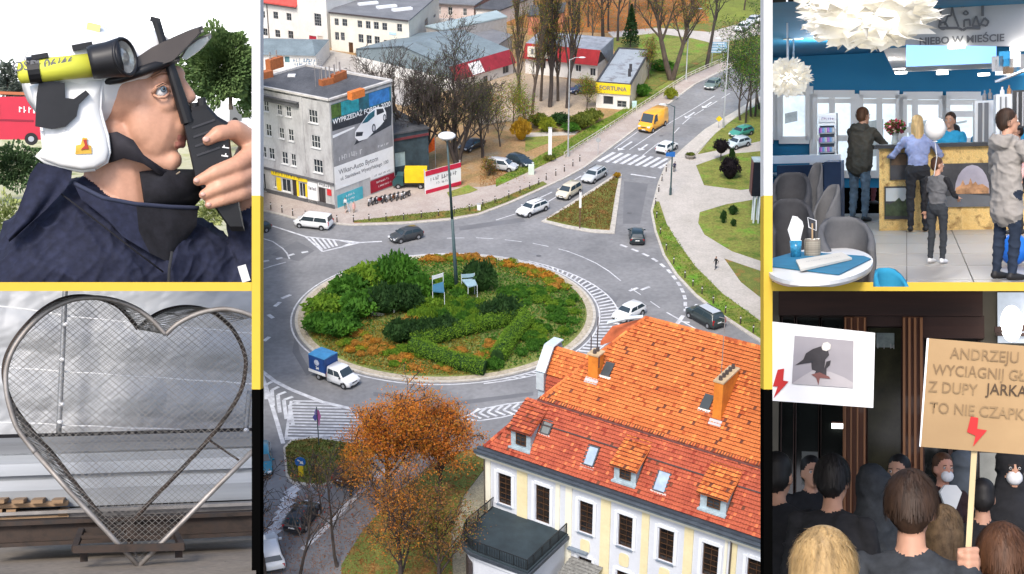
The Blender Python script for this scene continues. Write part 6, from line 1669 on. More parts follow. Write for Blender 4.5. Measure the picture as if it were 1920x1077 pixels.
for x,y in((1249,322),(1241,340),(1235,360),(1229,385),(1231,410),(1238,440),(1249,470),(1263,496),(1284,522),(1299,538),(1316,552),(1337,570),(1360,588),(1388,608),(1412,625)):dup(bol,gloc(x,y,PV),label='short dark post in the right hand grass verge',group='posts along the right hand verge')
fpts=[(1058,296),(1085,278),(1110,263),(1135,247),(1160,231),(1185,214),(1210,198),(1236,181),(1262,164),(1287,148),(1312,136),(1340,124),(1370,111)]
fp=[G(*p,PV)for p in fpts];o_=fp[0]
fe=thing('low_fence','low pale post and rail fence climbing beside the upper road','fence',o_)
for i in range(len(fp)-1):
 a,c=fp[i]-o_,fp[i+1]-o_;n=3
 for k in range(n):
  q=a.lerp(c,k/n);b=B();b.bar(q,q+Vector((0,0,.95)),.12);b.obj('fence_post',mat('fence_pale',(.46,.43,.34),.8,var=.2),fe)
 for z in(.45,.88):
  b=B();b.bar(a+Vector((0,0,z)),c+Vector((0,0,z)),.08,.12);b.obj('rail',MATS['fence_pale'],fe)
def street_lamp(label,base,ytop,arm=(1.6,0),dark=False):
 p=gloc(*base,PV);h=HZ(base[0],base[1],ytop,PV)-PV
 t=thing('street_lamp',label,'street lamp',p);m=mast_m if dark else galv
 b=B();b.cyl((0,0,-.1),(0,0,h),.13,.07,8);b.obj('pole',m,t);b=B();b.cyl((0,0,0),(0,0,1.1),.19,n=8);b.obj('foot',m,t)
 b=B();b.tube([(0,0,h-.1),(arm[0]*.5,arm[1]*.5,h+.3),(arm[0],arm[1],h+.35)],.05,6);b.obj('arm',m,t)
 b=B();b.ell((arm[0]*1.2,arm[1]*1.2,h+.33),(.55,.2,.12),10,6);b.obj('lamp_head',steel_w,t,smooth=True);return t,h
street_lamp('tall slim lamp pole on the slope between bushes and road',(1065,294),112)
street_lamp('tall lamp with long head at the park edge near the top',(1286,150),20)
lt,lh=street_lamp('lamp pole on the right pavement beside the zebra crossing',(1257,366),200,(-1.5,0),True)
B().box((0,-.12,lh*.47),(.75,.05,.75)).obj('sign_plate',mat('sign_blue',(.02,.13,.42),.5,var=.1),lt)
street_lamp('pale lamp pole on the far right pavement in front of the leafy trees',(1356,240),76,(-1.5,0))
def post_sign(name,label,base,ytop,w,m,cat='post',z=PV,d=None):
 p=gloc(*base,z);h=HZ(base[0],base[1],ytop,z)-z
 t=thing(name,label,cat,p);b=B();b.box((0,0,h/2-.05),(w,d or w,h+.1));b.obj('shaft',m,t);return t,h
t_,h=post_sign('white_pylon','slim white advertising pylon on the verge below the poplars',(1031,300),241,.55,white_board,'pylon',d=.25);B().box((0,0,h+.1),(.62,.3,.1)).obj('cap',galv,t_)
t_,h=post_sign('island_post','white and brown post standing in the grassy splitter island',(1087,428),360,.16,mat('post_brown',(.12,.06,.04),.7));B().box((0,0,h*.78),(.3,.3,h*.42)).obj('white_sleeve',white_board,t_)
t_,h=post_sign('utility_box','pale green utility box on the verge near the parked cars',(996,327),309,.9,mat('box_pale_green',(.55,.64,.55),.6,var=.1),'utility box',d=.5);B().box((0,-.26,h*.5),(.7,.03,h*.8)).obj('box_door',MATS['box_pale_green'],t_)
t_,h=post_sign('marker_stone','white marker block in the far grass strip',(898,395),383,.5,white_board,'marker',d=.3);B().box((0,0,h+.04),(.55,.35,.08)).obj('cap',galv,t_)
t_,h=post_sign('utility_box','turquoise white cabinet at the corner of the betting kiosk',(1189,203),190,.8,mat('box_turq',(.45,.62,.62),.6),'utility box',d=.5);B().box((0,-.26,h*.5),(.6,.03,h*.8)).obj('box_door',MATS['box_turq'],t_)
def road_sign(label,base,ytop,m,shape='disc',r=.42,back=False,z=PV,plate=None):
 p=gloc(*base,z);h=HZ(base[0],base[1],ytop,z)-z
 t=thing('road_sign',label,'road sign',p);b=B();b.cyl((0,0,-.1),(0,0,h),.045,n=6);b.obj('pole',galv,t)
 b=B()
 if shape=='disc':b.cyl((0,-.05,h-r),(0,-.08,h-r),r,n=20)
 elif shape=='diamond':b.extr([(0,-r),(r,0),(0,r),(-r,0)],(0,-.05,h-r),X,Z_,(0,-.03,0))
 else:b.box((0,-.06,h-r),(r*2,.03,r*1.6))
 b.obj('plate',m,t);return t,h
t_,h=road_sign('blue disc keep right sign over a yellow bollard on the small island',(565,893),857,mat('sign_blue',(.02,.13,.42),.5),r=.52,z=.15)
b=B();b.extr([(-.30,.18),(.02,-.02),(-.08,-.14),(.30,-.26),(.22,.12),(.12,.04),(-.20,.28)],(0,-.084,h-.52),X,Z_,(0,-.01,0));b.obj('arrow',white_board,t_);B().box((0,-.02,.55),(.45,.3,1.3)).obj('yellow_bollard',yellow,t_)
road_sign('yellow diamond sign on the right pavement of the upper road',(1347,241),217,yellow,'diamond',.55)
road_sign('blue plate sign at the end of the zebra crossing',(1252,316),285,MATS['sign_blue'],'plate',.4)
road_sign('small grey round sign seen on the pavement left of the crossing',(1121,292),258,galv,'disc',.4)
p=gloc(598,834,.15);h=HZ(598,834,766,.15)
t_=thing('flag_pole','thin pole with pink and blue pennants on the hatched field edge','flag pole',p);b=B();b.cyl((0,0,0),(0,0,h),.05,n=6);b.obj('pole',mast_m,t_)
for k,(dx,z0_,z1_,c_)in enumerate(((.30,-.3,-1.7,(.55,.16,.40)),(-.35,-.7,-1.6,(.14,.14,.45)),(.22,-1.2,-2.2,(.60,.30,.50)),(-.2,-.2,-1.0,(.30,.25,.55)))):
 b=B();b.loft([[Vector((0,0,h+z0_)),Vector((0,.02,h+z0_))],[Vector((dx*.6,.1,h+z0_-.1)),Vector((dx*.6,.12,h+z0_-.1))],[Vector((dx*1.3,-.05,h+(z0_+z1_)/2)),Vector((dx*1.3,-.03,h+(z0_+z1_)/2))],[Vector((dx*.7,.05,h+z1_)),Vector((dx*.7,.07,h+z1_))],[Vector((0,0,h+z1_+.2)),Vector((0,.02,h+z1_+.2))]],caps=False,closed=False)
 b.add([(0,0,h+z0_),(dx*.6,.1,h+z0_-.1),(dx*1.3,-.05,h+(z0_+z1_)/2),(dx*.7,.05,h+z1_),(0,0,h+z1_+.2)],((0,1,2,3,4),));b.obj('pennant',mat('pennant_%d'%k,c_,.7,var=.1),t_)
p=gloc(1345,118,.1);t_=thing('direction_sign','large blue grey direction board by the leaning tree','road sign',p);z0_,z1_=HZ(1345,118,99),HZ(1345,118,79)
for k in(-1,1):B().cyl((k*1.1,0,0),(k*1.1,0,z1_-.1),.07,n=6).obj('pole',galv,t_)
B().box((0,-.12,(z0_+z1_)/2),(3.5,.08,z1_-z0_)).obj('board',mat('board_blue_grey',(.22,.36,.48),.5,sc=1.5,var=.25),t_)
for k in range(4):B().box((0,-.18,z0_+(z1_-z0_)*(k+.5)/4),(3.2-.3*k,.02,.16)).obj('stripe',steel_w,t_)
a,c=G(798,364,PV),G(864,346,PV);d_=(c-a);Lb=d_.length;d_.normalize();nb_=Vector((d_.y,-d_.x,0));hb=HZ(798,364,322,PV)-PV
t_=thing('advert_board','long white hoarding with red top and bottom bands beside the yellow lorry','hoarding',a)
b=B();b.bar(d_*Lb/2,d_*Lb/2+Vector((0,0,hb)),Lb,.14,up=nb_);b.obj('board',white_board,t_)
redm=mat('hoarding_red',(.50,.015,.05),.6,var=.12)
for z,hh in((hb-.35,.75),(.28,.55)):
 b=B();b.bar(nb_*.1+Vector((0,0,z)),nb_*.1+d_*Lb+Vector((0,0,z)),.06,hh);b.obj('red_band',redm,t_)
scrawl(t_,Lb*.72,.75,ink,d_*Lb*.5+nb_*.09+Vector((0,0,hb*.60)),d_,(0,0,1),71);scrawl(t_,Lb*.3,.45,ink,d_*Lb*.45+nb_*.09+Vector((0,0,hb*.36)),d_,(0,0,1),72)
for s_ in(0,Lb):B().bar(d_*s_-nb_*.15,d_*s_-nb_*.15+Vector((0,0,hb+.3)),.16).obj('support_post',galv,t_)
p=gloc(806,316,.0);t_=thing('orange_banner','bright orange banner hanging in the yard behind the hoarding','banner',p);z0_=HZ(806,316,292)
b=B();b.cyl((-.9,0,0),(-.9,0,z0_+3.0),.05,n=6);b.cyl((.9,0,0),(.9,0,z0_+3.4),.05,n=6);b.obj('pole',galv,t_,kind='stuff');b=B();b.extr([(-.9,z0_),(.9,z0_+.9),(.9,z0_+3.0),(-.9,z0_+1.6)],(0,0,0),X,Z_,(0,.06,0));b.obj('cloth',mat('orange_cloth',(.75,.13,.02),.7,sc=3,var=.25),t_)
p=gloc(781,314,0);t_=thing('teal_bin','dark teal waste container beside the workshop door','bin',p);b=B();b.lathe((0,0,0),[(.6,0),(.75,1.3),(.8,1.35)],10);b.obj('bin',mat('bin_teal',(.03,.10,.12),.5),t_);B().cyl((0,0,1.36),(0,0,1.5),.8,.6,10).obj('lid',mat('bin_lid',(.30,.36,.40),.5),t_)
p=G(1417,420,PV);t_=thing('advert_box','black advertising box on pale legs at the right edge of the lawn','advert box',(p.x,p.y,PV));zb_,zt2=HZ(1424,420,368,PV)-PV,HZ(1424,420,304,PV)-PV
B().box((.9,.9,(zb_+zt2)/2),(3.6,2.0,zt2-zb_)).obj('box',mat('advert_black',(.012,.013,.018),.35,var=.2),t_)
B().box((.9,.9,zt2+.06),(3.7,2.1,.12)).obj('box_top',mat('advert_top',(.34,.42,.44),.6,sc=1,var=.2),t_);B().box((-.93,.9,(zb_+zt2)/2),(.05,1.9,zt2-zb_-.2)).obj('side_panel',mat('advert_maroon',(.10,.03,.03),.5),t_)
for x in(-.3,.35):
 for y in(.2,1.5):B().cyl((x,y,-.1),(x,y,zb_+.1),.13,n=8).obj('leg',steel_w,t_)
p=gloc(1294,297,PV);t_=thing('stone_planter','low dark planter at the corner of the lawn kerb','planter',p);B().lathe((0,0,0),[(.7,0),(.9,.5),(.8,.55)],10).obj('planter',mat('planter_grey',(.22,.20,.18),.9,var=.2),t_);place('plant',SM['olive'][0],t_,loc=(0,0,.45)).scale=(.7,.7,.5)
sc_cols=[(.60,.60,.60),(.03,.03,.035),(.30,.02,.02),(.05,.05,.06),(.50,.50,.48),(.25,.10,.04),(.04,.05,.08)]
def scooter(label,loc,rz,c):
 t=thing('motorcycle',label,'motorcycle',loc,rz,'motorcycles in a row beside the gable');pm=paint('bike_%.2f'%c[0],c)
 for x in(-.62,.66):
  w=B();w.cyl((x,-.06,.31),(x,.06,.31),.31,n=14);wo=w.obj('wheel',tyre_m,t);w=B();w.cyl((x,-.065,.31),(x,.065,.31),.17,n=10);w.obj('rim',rim_m,wo)
 b=B();b.loft([[Vector((x,y*w_,z))for y,z in((-1,zl),(1,zl),(1,zh),(-1,zh))]for x,w_,zl,zh in((-.75,.10,.60,.72),(-.3,.15,.35,.70),(.15,.16,.32,.88),(.45,.08,.55,.80))]);b.obj('body',pm,t)
 b=B();b.loft([[Vector((x,y*.13,z))for y,z in((-1,zl),(1,zl),(1,zl+.1),(-1,zl+.1))]for x,zl in((-.8,.78),(-.4,.72),(.0,.76))]);b.obj('seat',trim_m,t)
 b=B();b.cyl((.66,0,.31),(.42,0,1.0),.045,n=6);b.obj('fork',rim_m,t);b=B();b.tube([(.25,-.36,1.02),(.42,-.1,1.0),(.42,.1,1.0),(.25,.36,1.02)],.025,6);b.obj('handlebar',trim_m,t);b=B();b.ell((.52,0,.90),(.10,.10,.11),8,6);b.obj('headlight',lamp_m,t)
for i in range(9):
 x=694+i*8.6;y=384-i*1.7
 scooter(['white motorcycle nearest the shop corner, first of the row','black motorcycle second from the shop corner','dark red motorcycle third from the shop corner','black motorcycle in the middle left of the row','pale grey motorcycle in the exact middle of the row','brown motorcycle right of the middle grey one','dark blue motorcycle third from the right end','white motorcycle second from the right end','black motorcycle last at the right end of the row'][i],gloc(x,y,PV),R(250+srd.uniform(-14,14)),sc_cols[(i*1)%7])
p=gloc(652,398,PV);t_=thing('pavement_board','folding white board on the pavement at the shop corner','sign',p)
for s_ in(-1,1):
 b=B();b.bar((s_*.3,0,0),(0,0,1.3),.8,.04,up=(1,0,.3));b.obj('board_leaf',white_board if s_>0 else mat('poster_peach',(.70,.45,.34),.7),t_)
human('person','person in dark clothes walking along the right hand path',gloc(1342,505,PV),R(215),1.78,top=black_cloth,legs=mat('trousers_dark',(.03,.032,.04),.9,var=.2),lean=.06,voxel=.03,pose=dict(Lkn=(.16,.10,.52),Lan=(.22,.11,.10),Rkn=(-.02,-.10,.50),Ran=(-.24,-.11,.16),Lel=(-.15,.24,1.13),Lha=(-.10,.25,.90),Rel=(.08,-.24,1.12),Rha=(.24,-.22,.95)))
human('person','person in dark jacket beside the lamp at the zebra crossing',gloc(1264,323,PV),R(60),1.7,top=mat('jacket_navy',(.03,.03,.06),.9),legs=black_cloth,lean=.25,voxel=.03)
human('person','person in a pale pink coat at the tenement shop corner',gloc(664,399,PV),R(300),1.66,top=mat('coat_pink',(.62,.36,.32),.9,var=.1),legs=mat('trousers_tan',(.30,.20,.14),.9),hair=hair_rd,long_hair=True,coat=.3,voxel=.03)
human('person','person in a white top and dark hair by the turquoise poster',gloc(648,392,PV),R(250),1.7,top=mat('top_white',(.66,.66,.66),.9),legs=mat('trousers_teal',(.05,.12,.13),.9),hair=hair_br,long_hair=True,voxel=.03)
SETS=[]
def mark():
 done=set(x for q in SETS for x in q);SETS.append([o.name for o in COL.objects if o.name not in done])
mark()
# DISPLAY FRAME: the town model shares its case with four smaller sets
def panel(cx,cy,k,stage=100.0):
 d=ray(cx,cy).normalized();up=(CU-d*CU.dot(d)).normalized();rt_=d.cross(up)
 m=Matrix((rt_*k,d*k,up*k)).transposed().to_4x4();m.translation=CP+d*stage
 set_frame(m);inv=m.inverted();e=inv@CP;i3=inv.to_3x3()
 def at(x,y,dep=0.0):
  r=i3@ray(x,y);return e+r*((dep-e.y)/r.y)
 def lev(x,y,z):
  r=i3@ray(x,y);return e+r*((z-e.z)/r.z)
 return at,lev,1.0/(FPX*k/stage),e
at,lev,u,ev=panel(960,538.5,1.0,90)
fr=thing('display_frame','white, yellow and black frame bars dividing the display into five compartments','frame',at(480,1077))
o_=at(480,1077)
def barpx(nm,x0,y0,x1,y1,m,d0=0.0,dp=1.2):
 a,c=at(x0,y0,d0)-o_,at(x1,y1,d0)-o_
 B().box(((a.x+c.x)/2,d0+dp/2,(a.z+c.z)/2),(abs(c.x-a.x),dp,abs(c.z-a.z))).obj(nm,m,fr)
fw_,fy,fk=mat('frame_white',(.60,.60,.60),.8,var=.02),mat('frame_yellow',(.56,.385,.055),.8,spec=0,var=.02),mat('frame_black',(.002,.002,.002),1.0,spec=0,var=0)
for x0,x1 in((472,488),(1432,1448.5)):
 barpx('white_bar',x0,-12,x1,367,fw_);barpx('yellow_bar',x0,367,x1,730.5,fy);barpx('black_bar',x0,730.5,x1,1090,fk)
barpx('yellow_rail',-12,529.5,471.7,546,fy);barpx('yellow_rail',1448.8,529.5,1932,546,fy)
def sheet_grid(fn,nx,ny,name,m,parent=None,**k):
 V=[fn(i/nx,j/ny)for j in range(ny+1)for i in range(nx+1)]
 F=[(j*(nx+1)+i,j*(nx+1)+i+1,(j+1)*(nx+1)+i+1,(j+1)*(nx+1)+i)for j in range(ny)for i in range(nx)]
 return place(name,npmesh(name,np.array([tuple(v)for v in V]),F,m,smooth=True),parent,**k)
from mathutils import noise
nz=lambda x,y,z=0.0:noise.noise(Vector((x,y,z)))
mark()
# SET 1: FIREFIGHTER WITH A RADIO
at,lev,u,ev=panel(236,264,28.0)
uz=u/1.959
F=lambda x,y,d=0.0:at(x/1.959,y/1.959,d*uz)
b=B();q=[at(-30,543,5),at(479,543,5),at(479,-30,5),at(-30,-30,5)];b.quad(*q)
sk_m=mat('overcast_sky',(.8,.8,.8),1,var=0,emit=(.97,.985,1.0),es=.85);b.obj('sky',sk_m,kind='structure')
b=B();b.quad(at(-30,543,1.2),at(478,543,1.2),at(478,248,4.9),at(-30,248,4.9));b.obj('meadow',mat('meadow',(.32,.33,.12),.95,sc=6,col2=(.17,.22,.05),col3=(.46,.44,.30),detail=8),kind='structure')
b=B();b.quad(at(380,236,4.4),at(478,236,4.4),at(478,214,4.85),at(380,214,4.85));b.obj('road',mat('road_pale',(.5,.5,.48),.9),kind='structure')
def leafy(name,label,cx,cy,rx,ry,d,n,size,m,trunk=None,cat='tree',seed=1):
 c=at(cx,cy+ry,d);root=thing(name,label,cat,c)
 rs=np.random.RandomState(seed);kk=1+d/-ev.y
 D=rs.normal(size=(n,3));D/=np.linalg.norm(D,axis=1)[:,None];D*=(rs.rand(n)**.4)[:,None]
 lump=1+.22*np.sin(D[:,0]*7+seed)*np.cos(D[:,2]*6)
 P=D*np.array([rx,rx*.5,ry])*u*kk*lump[:,None]+np.array([0,0,ry*u*kk])
 V,Fq=leaf_quads(P,size*u*kk,seed);place('foliage',npmesh('foliage',V,Fq,m),root,kind='stuff')
 if trunk:
  t=at(trunk[0],trunk[1],d)-c;B().cyl(t,(t.x*.8,0,ry*u*kk),4*u*kk,2.5*u*kk,7).obj('trunk',bark,root)
 return root
fol=mat('fol_soft',(.155,.225,.075),.8,sc=9,col2=(.06,.115,.035),col3=(.10,.165,.05),detail=6)
leafy('leafy_tree','broad green tree behind the radio, right of the helmet peak',415,124,74,70,3.4,15000,8,fol,(433,206),seed=3)
leafy('leafy_tree','darker green tree at the right edge behind the hand',470,150,26,60,3.6,3000,9,fol,seed=4)
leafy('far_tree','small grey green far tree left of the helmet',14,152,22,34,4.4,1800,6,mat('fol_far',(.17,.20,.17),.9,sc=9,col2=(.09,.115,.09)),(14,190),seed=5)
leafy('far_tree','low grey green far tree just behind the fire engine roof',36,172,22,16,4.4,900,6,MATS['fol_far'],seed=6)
leafy('hedge','clipped dark green hedge below the red fire engine',22,314,70,40,2.6,6000,6,mat('fol_hedge',(.075,.135,.045),.85,sc=14,col2=(.022,.05,.018),detail=6),cat='hedge',seed=7)
leafy('meadow_bush','pale meadow weeds under the hedge at the left edge',12,420,42,50,1.3,1600,7,mat('fol_pale',(.38,.40,.16),.9,sc=12,col2=(.20,.26,.07)),cat='plants',seed=8)
leafy('meadow_bush','green weeds seen between collar and sleeve',395,400,34,26,1.6,1400,6,MATS['fol_pale'],cat='plants',seed=9)
leafy('hedge','low green hedge behind the parked white van',455,208,30,14,4.2,900,5,fol,cat='hedge',seed=10)
d=3.6;kq=u*(1+d/-ev.y);o_=at(35,271,d)
fe=thing('fire_engine','red fire engine with white lettering partly hidden by the helmet','fire engine',o_)
red_p=mat('engine_red',(.50,.012,.035),.35,var=.12,sc=2,coat=.4)
T_=lambda x,y,dd=0.0:Vector(((x-35)*kq,dd,(271-y)*kq))
b=B();b.extr([((x-35)*kq,(271-y)*kq)for x,y in((-30,264),(-30,190),(52,187),(60,196),(70,224),(72,262))],(0,0,0),X,Z_,(0,60*kq,0));b.obj('body',red_p,fe)
b=B();b.bar(T_(-20,182,20*kq),T_(50,182,20*kq),40*kq,5*kq);b.obj('roof_rack',mat('rack_orange',(.45,.14,.06),.6,var=.3),fe)
B().box(T_(15,229,-.5*kq),(90*kq,1.5*kq,3*kq)).obj('stripe',mat('stripe_dark',(.25,.01,.03),.5),fe)
B().box(T_(-2,212,-.5*kq),(12*kq,1.2*kq,22*kq)).obj('side_window',car_glass,fe)
scrawl(fe,26*kq,13*kq,adw,T_(49,210,-1*kq),X,Z_,81,'lettering')
for x in(56,-12):
 w=B().cyl(T_(x,261,-2*kq),T_(x,261,8*kq),11*kq,n=18).obj('wheel',tyre_m,fe);B().cyl(T_(x,261,-3*kq),T_(x,261,0),5*kq,n=12).obj('rim',rim_m,w)
d=4.0;kq=u*(1+d/-ev.y);o_=at(420,228,d);T_=lambda x,y,dd=0.0:Vector(((x-420)*kq,dd,(228-y)*kq))
wv=thing('white_van','white box van parked behind the black radio','van',o_);B().box(T_(407,211,8*kq),(46*kq,18*kq,30*kq)).obj('box',PW,wv)
b=B();b.extr([((x-420)*kq,(228-y)*kq)for x,y in((430,226),(430,198),(440,200),(446,212),(452,216),(452,226))],(0,0,0),X,Z_,(0,16*kq,0));b.obj('cab',mat('cab_grey',(.20,.21,.22),.4),wv)
for x in(398,440):B().cyl(T_(x,225,-1*kq),T_(x,225,4*kq),5*kq,n=14).obj('wheel',tyre_m,wv)
navy=mat('cloth_navy',(.020,.024,.050),.9,sc=5,col2=(.009,.011,.027),detail=9,bump=.35,fine=.25)
black_v=mat('cloth_velcro',(.012,.012,.016),.95,sc=30,var=.4,bump=.2)
skin_f=mat('skin_face',(.56,.315,.215),.45,sc=7,col2=(.48,.245,.16),col3=(.54,.29,.195),detail=9,bump=.12,fine=.05)
ff=thing('person','firefighter in a navy jacket and white helmet holding a black radio to the mouth','person',F(430,1060,60))
oF=F(430,1060,60);FF=lambda x,y,dd=0.0:F(x,y,dd)-oF
z_=lambda v:v*uz
def C(x0,y0,d0,x1,y1,d1,r0,r1,t='skin'):return('c',FF(x0,y0,d0),FF(x1,y1,d1),z_(r0),z_(r1),t)
def E(x,y,dd,rx,rd,ry,t='skin',rot=0.0):return('e',FF(x,y,dd),(z_(rx),z_(rd),z_(ry)),t,Matrix.Rotation(R(rot),3,'Y'))
P=[E(440,330,60,165,140,150),E(555,362,50,102,120,108,rot=-8),E(575,480,45,96,112,150,rot=20),E(545,450,-10,85,62,110),E(600,385,-22,50,46,42,rot=-20),C(590,282,-30,650,272,30,34,30),C(650,290,20,700,357,18,24,22),C(672,335,18,690,372,0,22,16),E(686,362,20,19,19,15),E(650,462,20,40,62,48),C(655,505,-18,676,508,20,11,13,'lip'),C(650,533,-16,672,532,18,12,14,'lip'),E(632,588,15,36,50,36),C(440,570,10,618,600,0,62,36),C(420,520,60,455,790,60,118,120),E(640,425,-15,26,26,20),E(330,1010,60,340,240,330,'cloth'),C(240,840,40,60,1180,-60,150,170,'cloth'),C(330,800,60,560,1000,80,150,200,'cloth'),E(640,1010,120,240,150,200,'cloth'),C(700,930,190,880,1080,150,130,130,'cloth'),C(980,1120,120,900,800,110,92,78,'cloth'),C(900,830,110,880,760,105,72,60,'cuff'),E(915,620,60,66,58,120,rot=8),C(880,770,95,905,690,80,55,57),C(920,520,40,862,478,-20,44,38),C(862,478,-20,800,492,-66,35,29),C(800,492,-66,762,517,-78,27,20),C(935,560,0,868,606,-62,39,31),C(868,606,-62,790,634,-88,31,27),C(790,634,-88,726,666,-80,26,19),C(935,625,10,876,660,-60,37,31),C(876,660,-60,806,688,-86,31,27),C(806,688,-86,748,716,-78,26,19),C(930,690,20,882,712,-48,35,29),C(882,712,-48,818,734,-74,29,24),C(818,734,-74,768,754,-70,24,17)]
bd_=figure(P,z_(6.5),'body',dict(skin=skin_f,lip=mat('lip',(.40,.16,.125),.45,var=.1,sc=9),cloth=navy,cuff=black_v),ff,it=9)
cl_i=[p for p in bd_.data.polygons if p.material_index==2];vi=sorted(set(i for p in cl_i for i in p.vertices));vn=[v.normal.copy()for v in bd_.data.vertices]
for i in vi:
 v=bd_.data.vertices[i];x,y,zz=v.co/uz;f_=1-abs(nz((x*.8+zz*.5)/95,(zz-x*.6)/210,y/150))*2.2;f2=1-abs(nz((x-zz*.9)/60,(zz+x)/160,7+y/100))*2
 v.co+=vn[i]*z_(max(0,f_)**2*15+max(0,f2)**2*7-8)
for x,y,dd,rr in((757,512,-99,13),(722,663,-99,11),(745,714,-97,10),(766,752,-88,10)):B().ell(FF(x,y,dd),[z_(rr),z_(4),z_(rr*.8)],10,6).obj('nail',mat('nail',(.60,.36,.30),.3,var=0),ff,smooth=True)
b=B();b.ell(FF(592,337,-58),z_(23),16,12);ey=b.obj('eye',mat('eye_pale',(.58,.58,.58),.25,var=.03),ff,smooth=True)
b=B();b.ell(FF(600,327,-83),[z_(11),z_(6),z_(12)],14,8);b.obj('iris',mat('iris_blue',(.10,.14,.18),.2,var=.2,sc=40),ey,smooth=True);b=B();b.ell(FF(602,326,-88),[z_(5),z_(3),z_(5)],10,6);b.obj('pupil',mat('pupil',(.01,.01,.01),.1,var=0),ey,smooth=True)
for pts,r,nm,m in(([(560,345,-72),(575,320,-88),(598,309,-90),(616,318,-78),(622,338,-62)],6,'eyelid',skin_f),([(562,348,-72),(582,358,-88),(606,357,-84),(622,340,-62)],5,'eyelid',skin_f),([(562,343,-76),(576,319,-92),(598,307,-95),(616,316,-82)],2.2,'eyelashes',hair_br),([(556,286,-76),(590,268,-74),(632,268,-40)],5,'eyebrow',mat('brow',(.24,.12,.07),.8,var=.2,sc=40))):
 B().tube([FF(*p)for p in pts],z_(r),7).obj(nm,m,ff,smooth=True)
helm_m=mat('helmet_white',(.80,.80,.79),.28,sc=3,var=.03,coat=.4);blk=mat('plastic_black',(.012,.012,.014),.42,sc=8,var=.3)
hl=thing('helmet','white firefighter helmet with dark peak worn tilted back','helmet',F(330,400,0));oH=F(330,400,0);HH=lambda x,y,dd=0.0:F(x,y,dd)-oH
hf=[('e',HH(300,285,60),(z_(205),z_(190),z_(195)),'a',Matrix.Rotation(R(-12),3,'Y')),('e',HH(450,235,60),(z_(190),z_(175),z_(112)),'a',Matrix.Rotation(R(-24),3,'Y'))]
figure(hf,z_(9),'shell',dict(a=helm_m),hl,it=6)
side=[(108,318),(160,298),(250,290),(340,284),(380,288),(372,330),(368,400),(380,450),(395,500),(402,560),(392,596),(350,620),(300,626),(220,612),(165,592),(138,575),(165,548),(158,480),(140,420)]
cx_,cy_=265,450
rings=[]
for f_,dd in((1,-66),(1.0,-104),(.93,-122),(.6,-134),(.2,-138)):
 rings.append([HH(cx_+(x-cx_)*f_,cy_+(y-cy_)*f_,dd+26*max(0,(y-520)/100)*-1*(f_>.9))for x,y in side])
b=B();b.loft(rings);b.obj('side_flap',helm_m,hl,smooth=True)
b=B();b.tube([HH(x,y,-110)for x,y in side[11:18]],z_(9),7);b.tube([HH(x,y,-108)for x,y in side[4:12]],z_(6),7);b.obj('flap_rim',helm_m,hl,smooth=True,kind='stuff')
pA_=[(462,270),(500,212),(560,172),(640,134),(700,108),(745,94),(748,114),(712,152),(664,202),(640,224),(560,250)]
pV_=[(664,214),(690,172),(730,142),(774,125),(777,139),(750,172),(716,200),(684,220)]
def shell_of(poly,c,ks):return[[HH(c[0]+(x-c[0])*k,c[1]+(y-c[1])*k,dd)for x,y in poly]for k,dd in ks]
b=B();b.loft(shell_of(pA_,(480,245),((.94,-104),(.98,-84),(1,-40),(1,-20),(1,70),(.92,140),(.78,190))));b.obj('peak',mat('peak_dark',(.055,.043,.036),.4,sc=3,var=.3,coat=.3),hl)
b=B();b.loft(shell_of(pV_,(664,214),((.9,-56),(1,-20),(1,70),(.9,130))));b.obj('visor',mat('visor_clear',(.72,.74,.72),.1,var=.04,alpha=.5,spec=.7),hl)
b=B();b.tube([HH(x,y,-88)for x,y in((478,246),(520,214),(590,180),(660,150),(748,114))],z_(4.5),6);b.obj('peak_rim',mat('rim_silver',(.40,.37,.34),.4,metal=.3),hl,smooth=True)
b=B();b.tube([HH(x,y,-58)for x,y in pV_[:5]],z_(3.5),6);b.obj('visor_rim',mat('visor_edge',(.16,.15,.14),.4),hl,smooth=True)
b=B();b.tube([HH(385,302,-100),HH(440,292,-104),HH(520,262,-106),HH(600,232,-84),HH(650,214,-40)],[z_(12),z_(14),z_(18),z_(20),z_(16)],8);b.obj('brow_band',blk,hl,smooth=True)
b=B();b.extr([(z_(x),z_(y))for x,y in((-28,-26),(26,-22),(24,4),(8,8),(12,30),(-4,32),(-10,8),(-26,4))],HH(308,540,-141),X,Z_,(0,z_(-3),0));bd=b.obj('badge',mat('badge_gold',(.55,.33,.04),.4,var=.3,sc=30),hl)
b=B();b.extr([(z_(x),z_(y))for x,y in((-12,-14),(14,-10),(10,4),(6,22),(-4,20),(2,2))],HH(310,536,-145),X,Z_,(0,z_(-3),0));b.obj('badge_figure',mat('badge_red',(.32,.03,.02),.5,var=.2),bd)
b=B();b.box(HH(340,120,-30),(z_(44),z_(30),z_(60)),mx=Matrix.Rotation(.2,3,'Y'));b.obj('crest',mat('crest_yellow',(.80,.66,.22),.5,var=.1),hl)
b=B();b.bar(HH(265,178,-118),HH(340,164,-118),z_(22),z_(20));b.obj('clip',blk,hl)
tc_=thing('torch','yellow torch with black lens head clamped to the helmet side','torch',F(200,260,-150));oT2=F(200,260,-150);TT=lambda x,y,dd=0.0:F(x,y,dd)-oT2
yl=mat('torch_yellow',(.62,.62,.07),.4,sc=4,var=.12)
b=B();b.tube([TT(66,268,-150),TT(72,268,-150),TT(120,262,-150),TT(335,240,-160)],[z_(24),z_(36),z_(40),z_(40)],18);b.obj('barrel',yl,tc_,smooth=True)
b=B();b.tube([TT(330,232,-160),TT(352,228,-160),TT(400,220,-164),TT(440,213,-170),TT(452,211,-172)],[z_(54),z_(58),z_(60),z_(66),z_(66)],20);b.obj('lamp_head',blk,tc_,smooth=True)
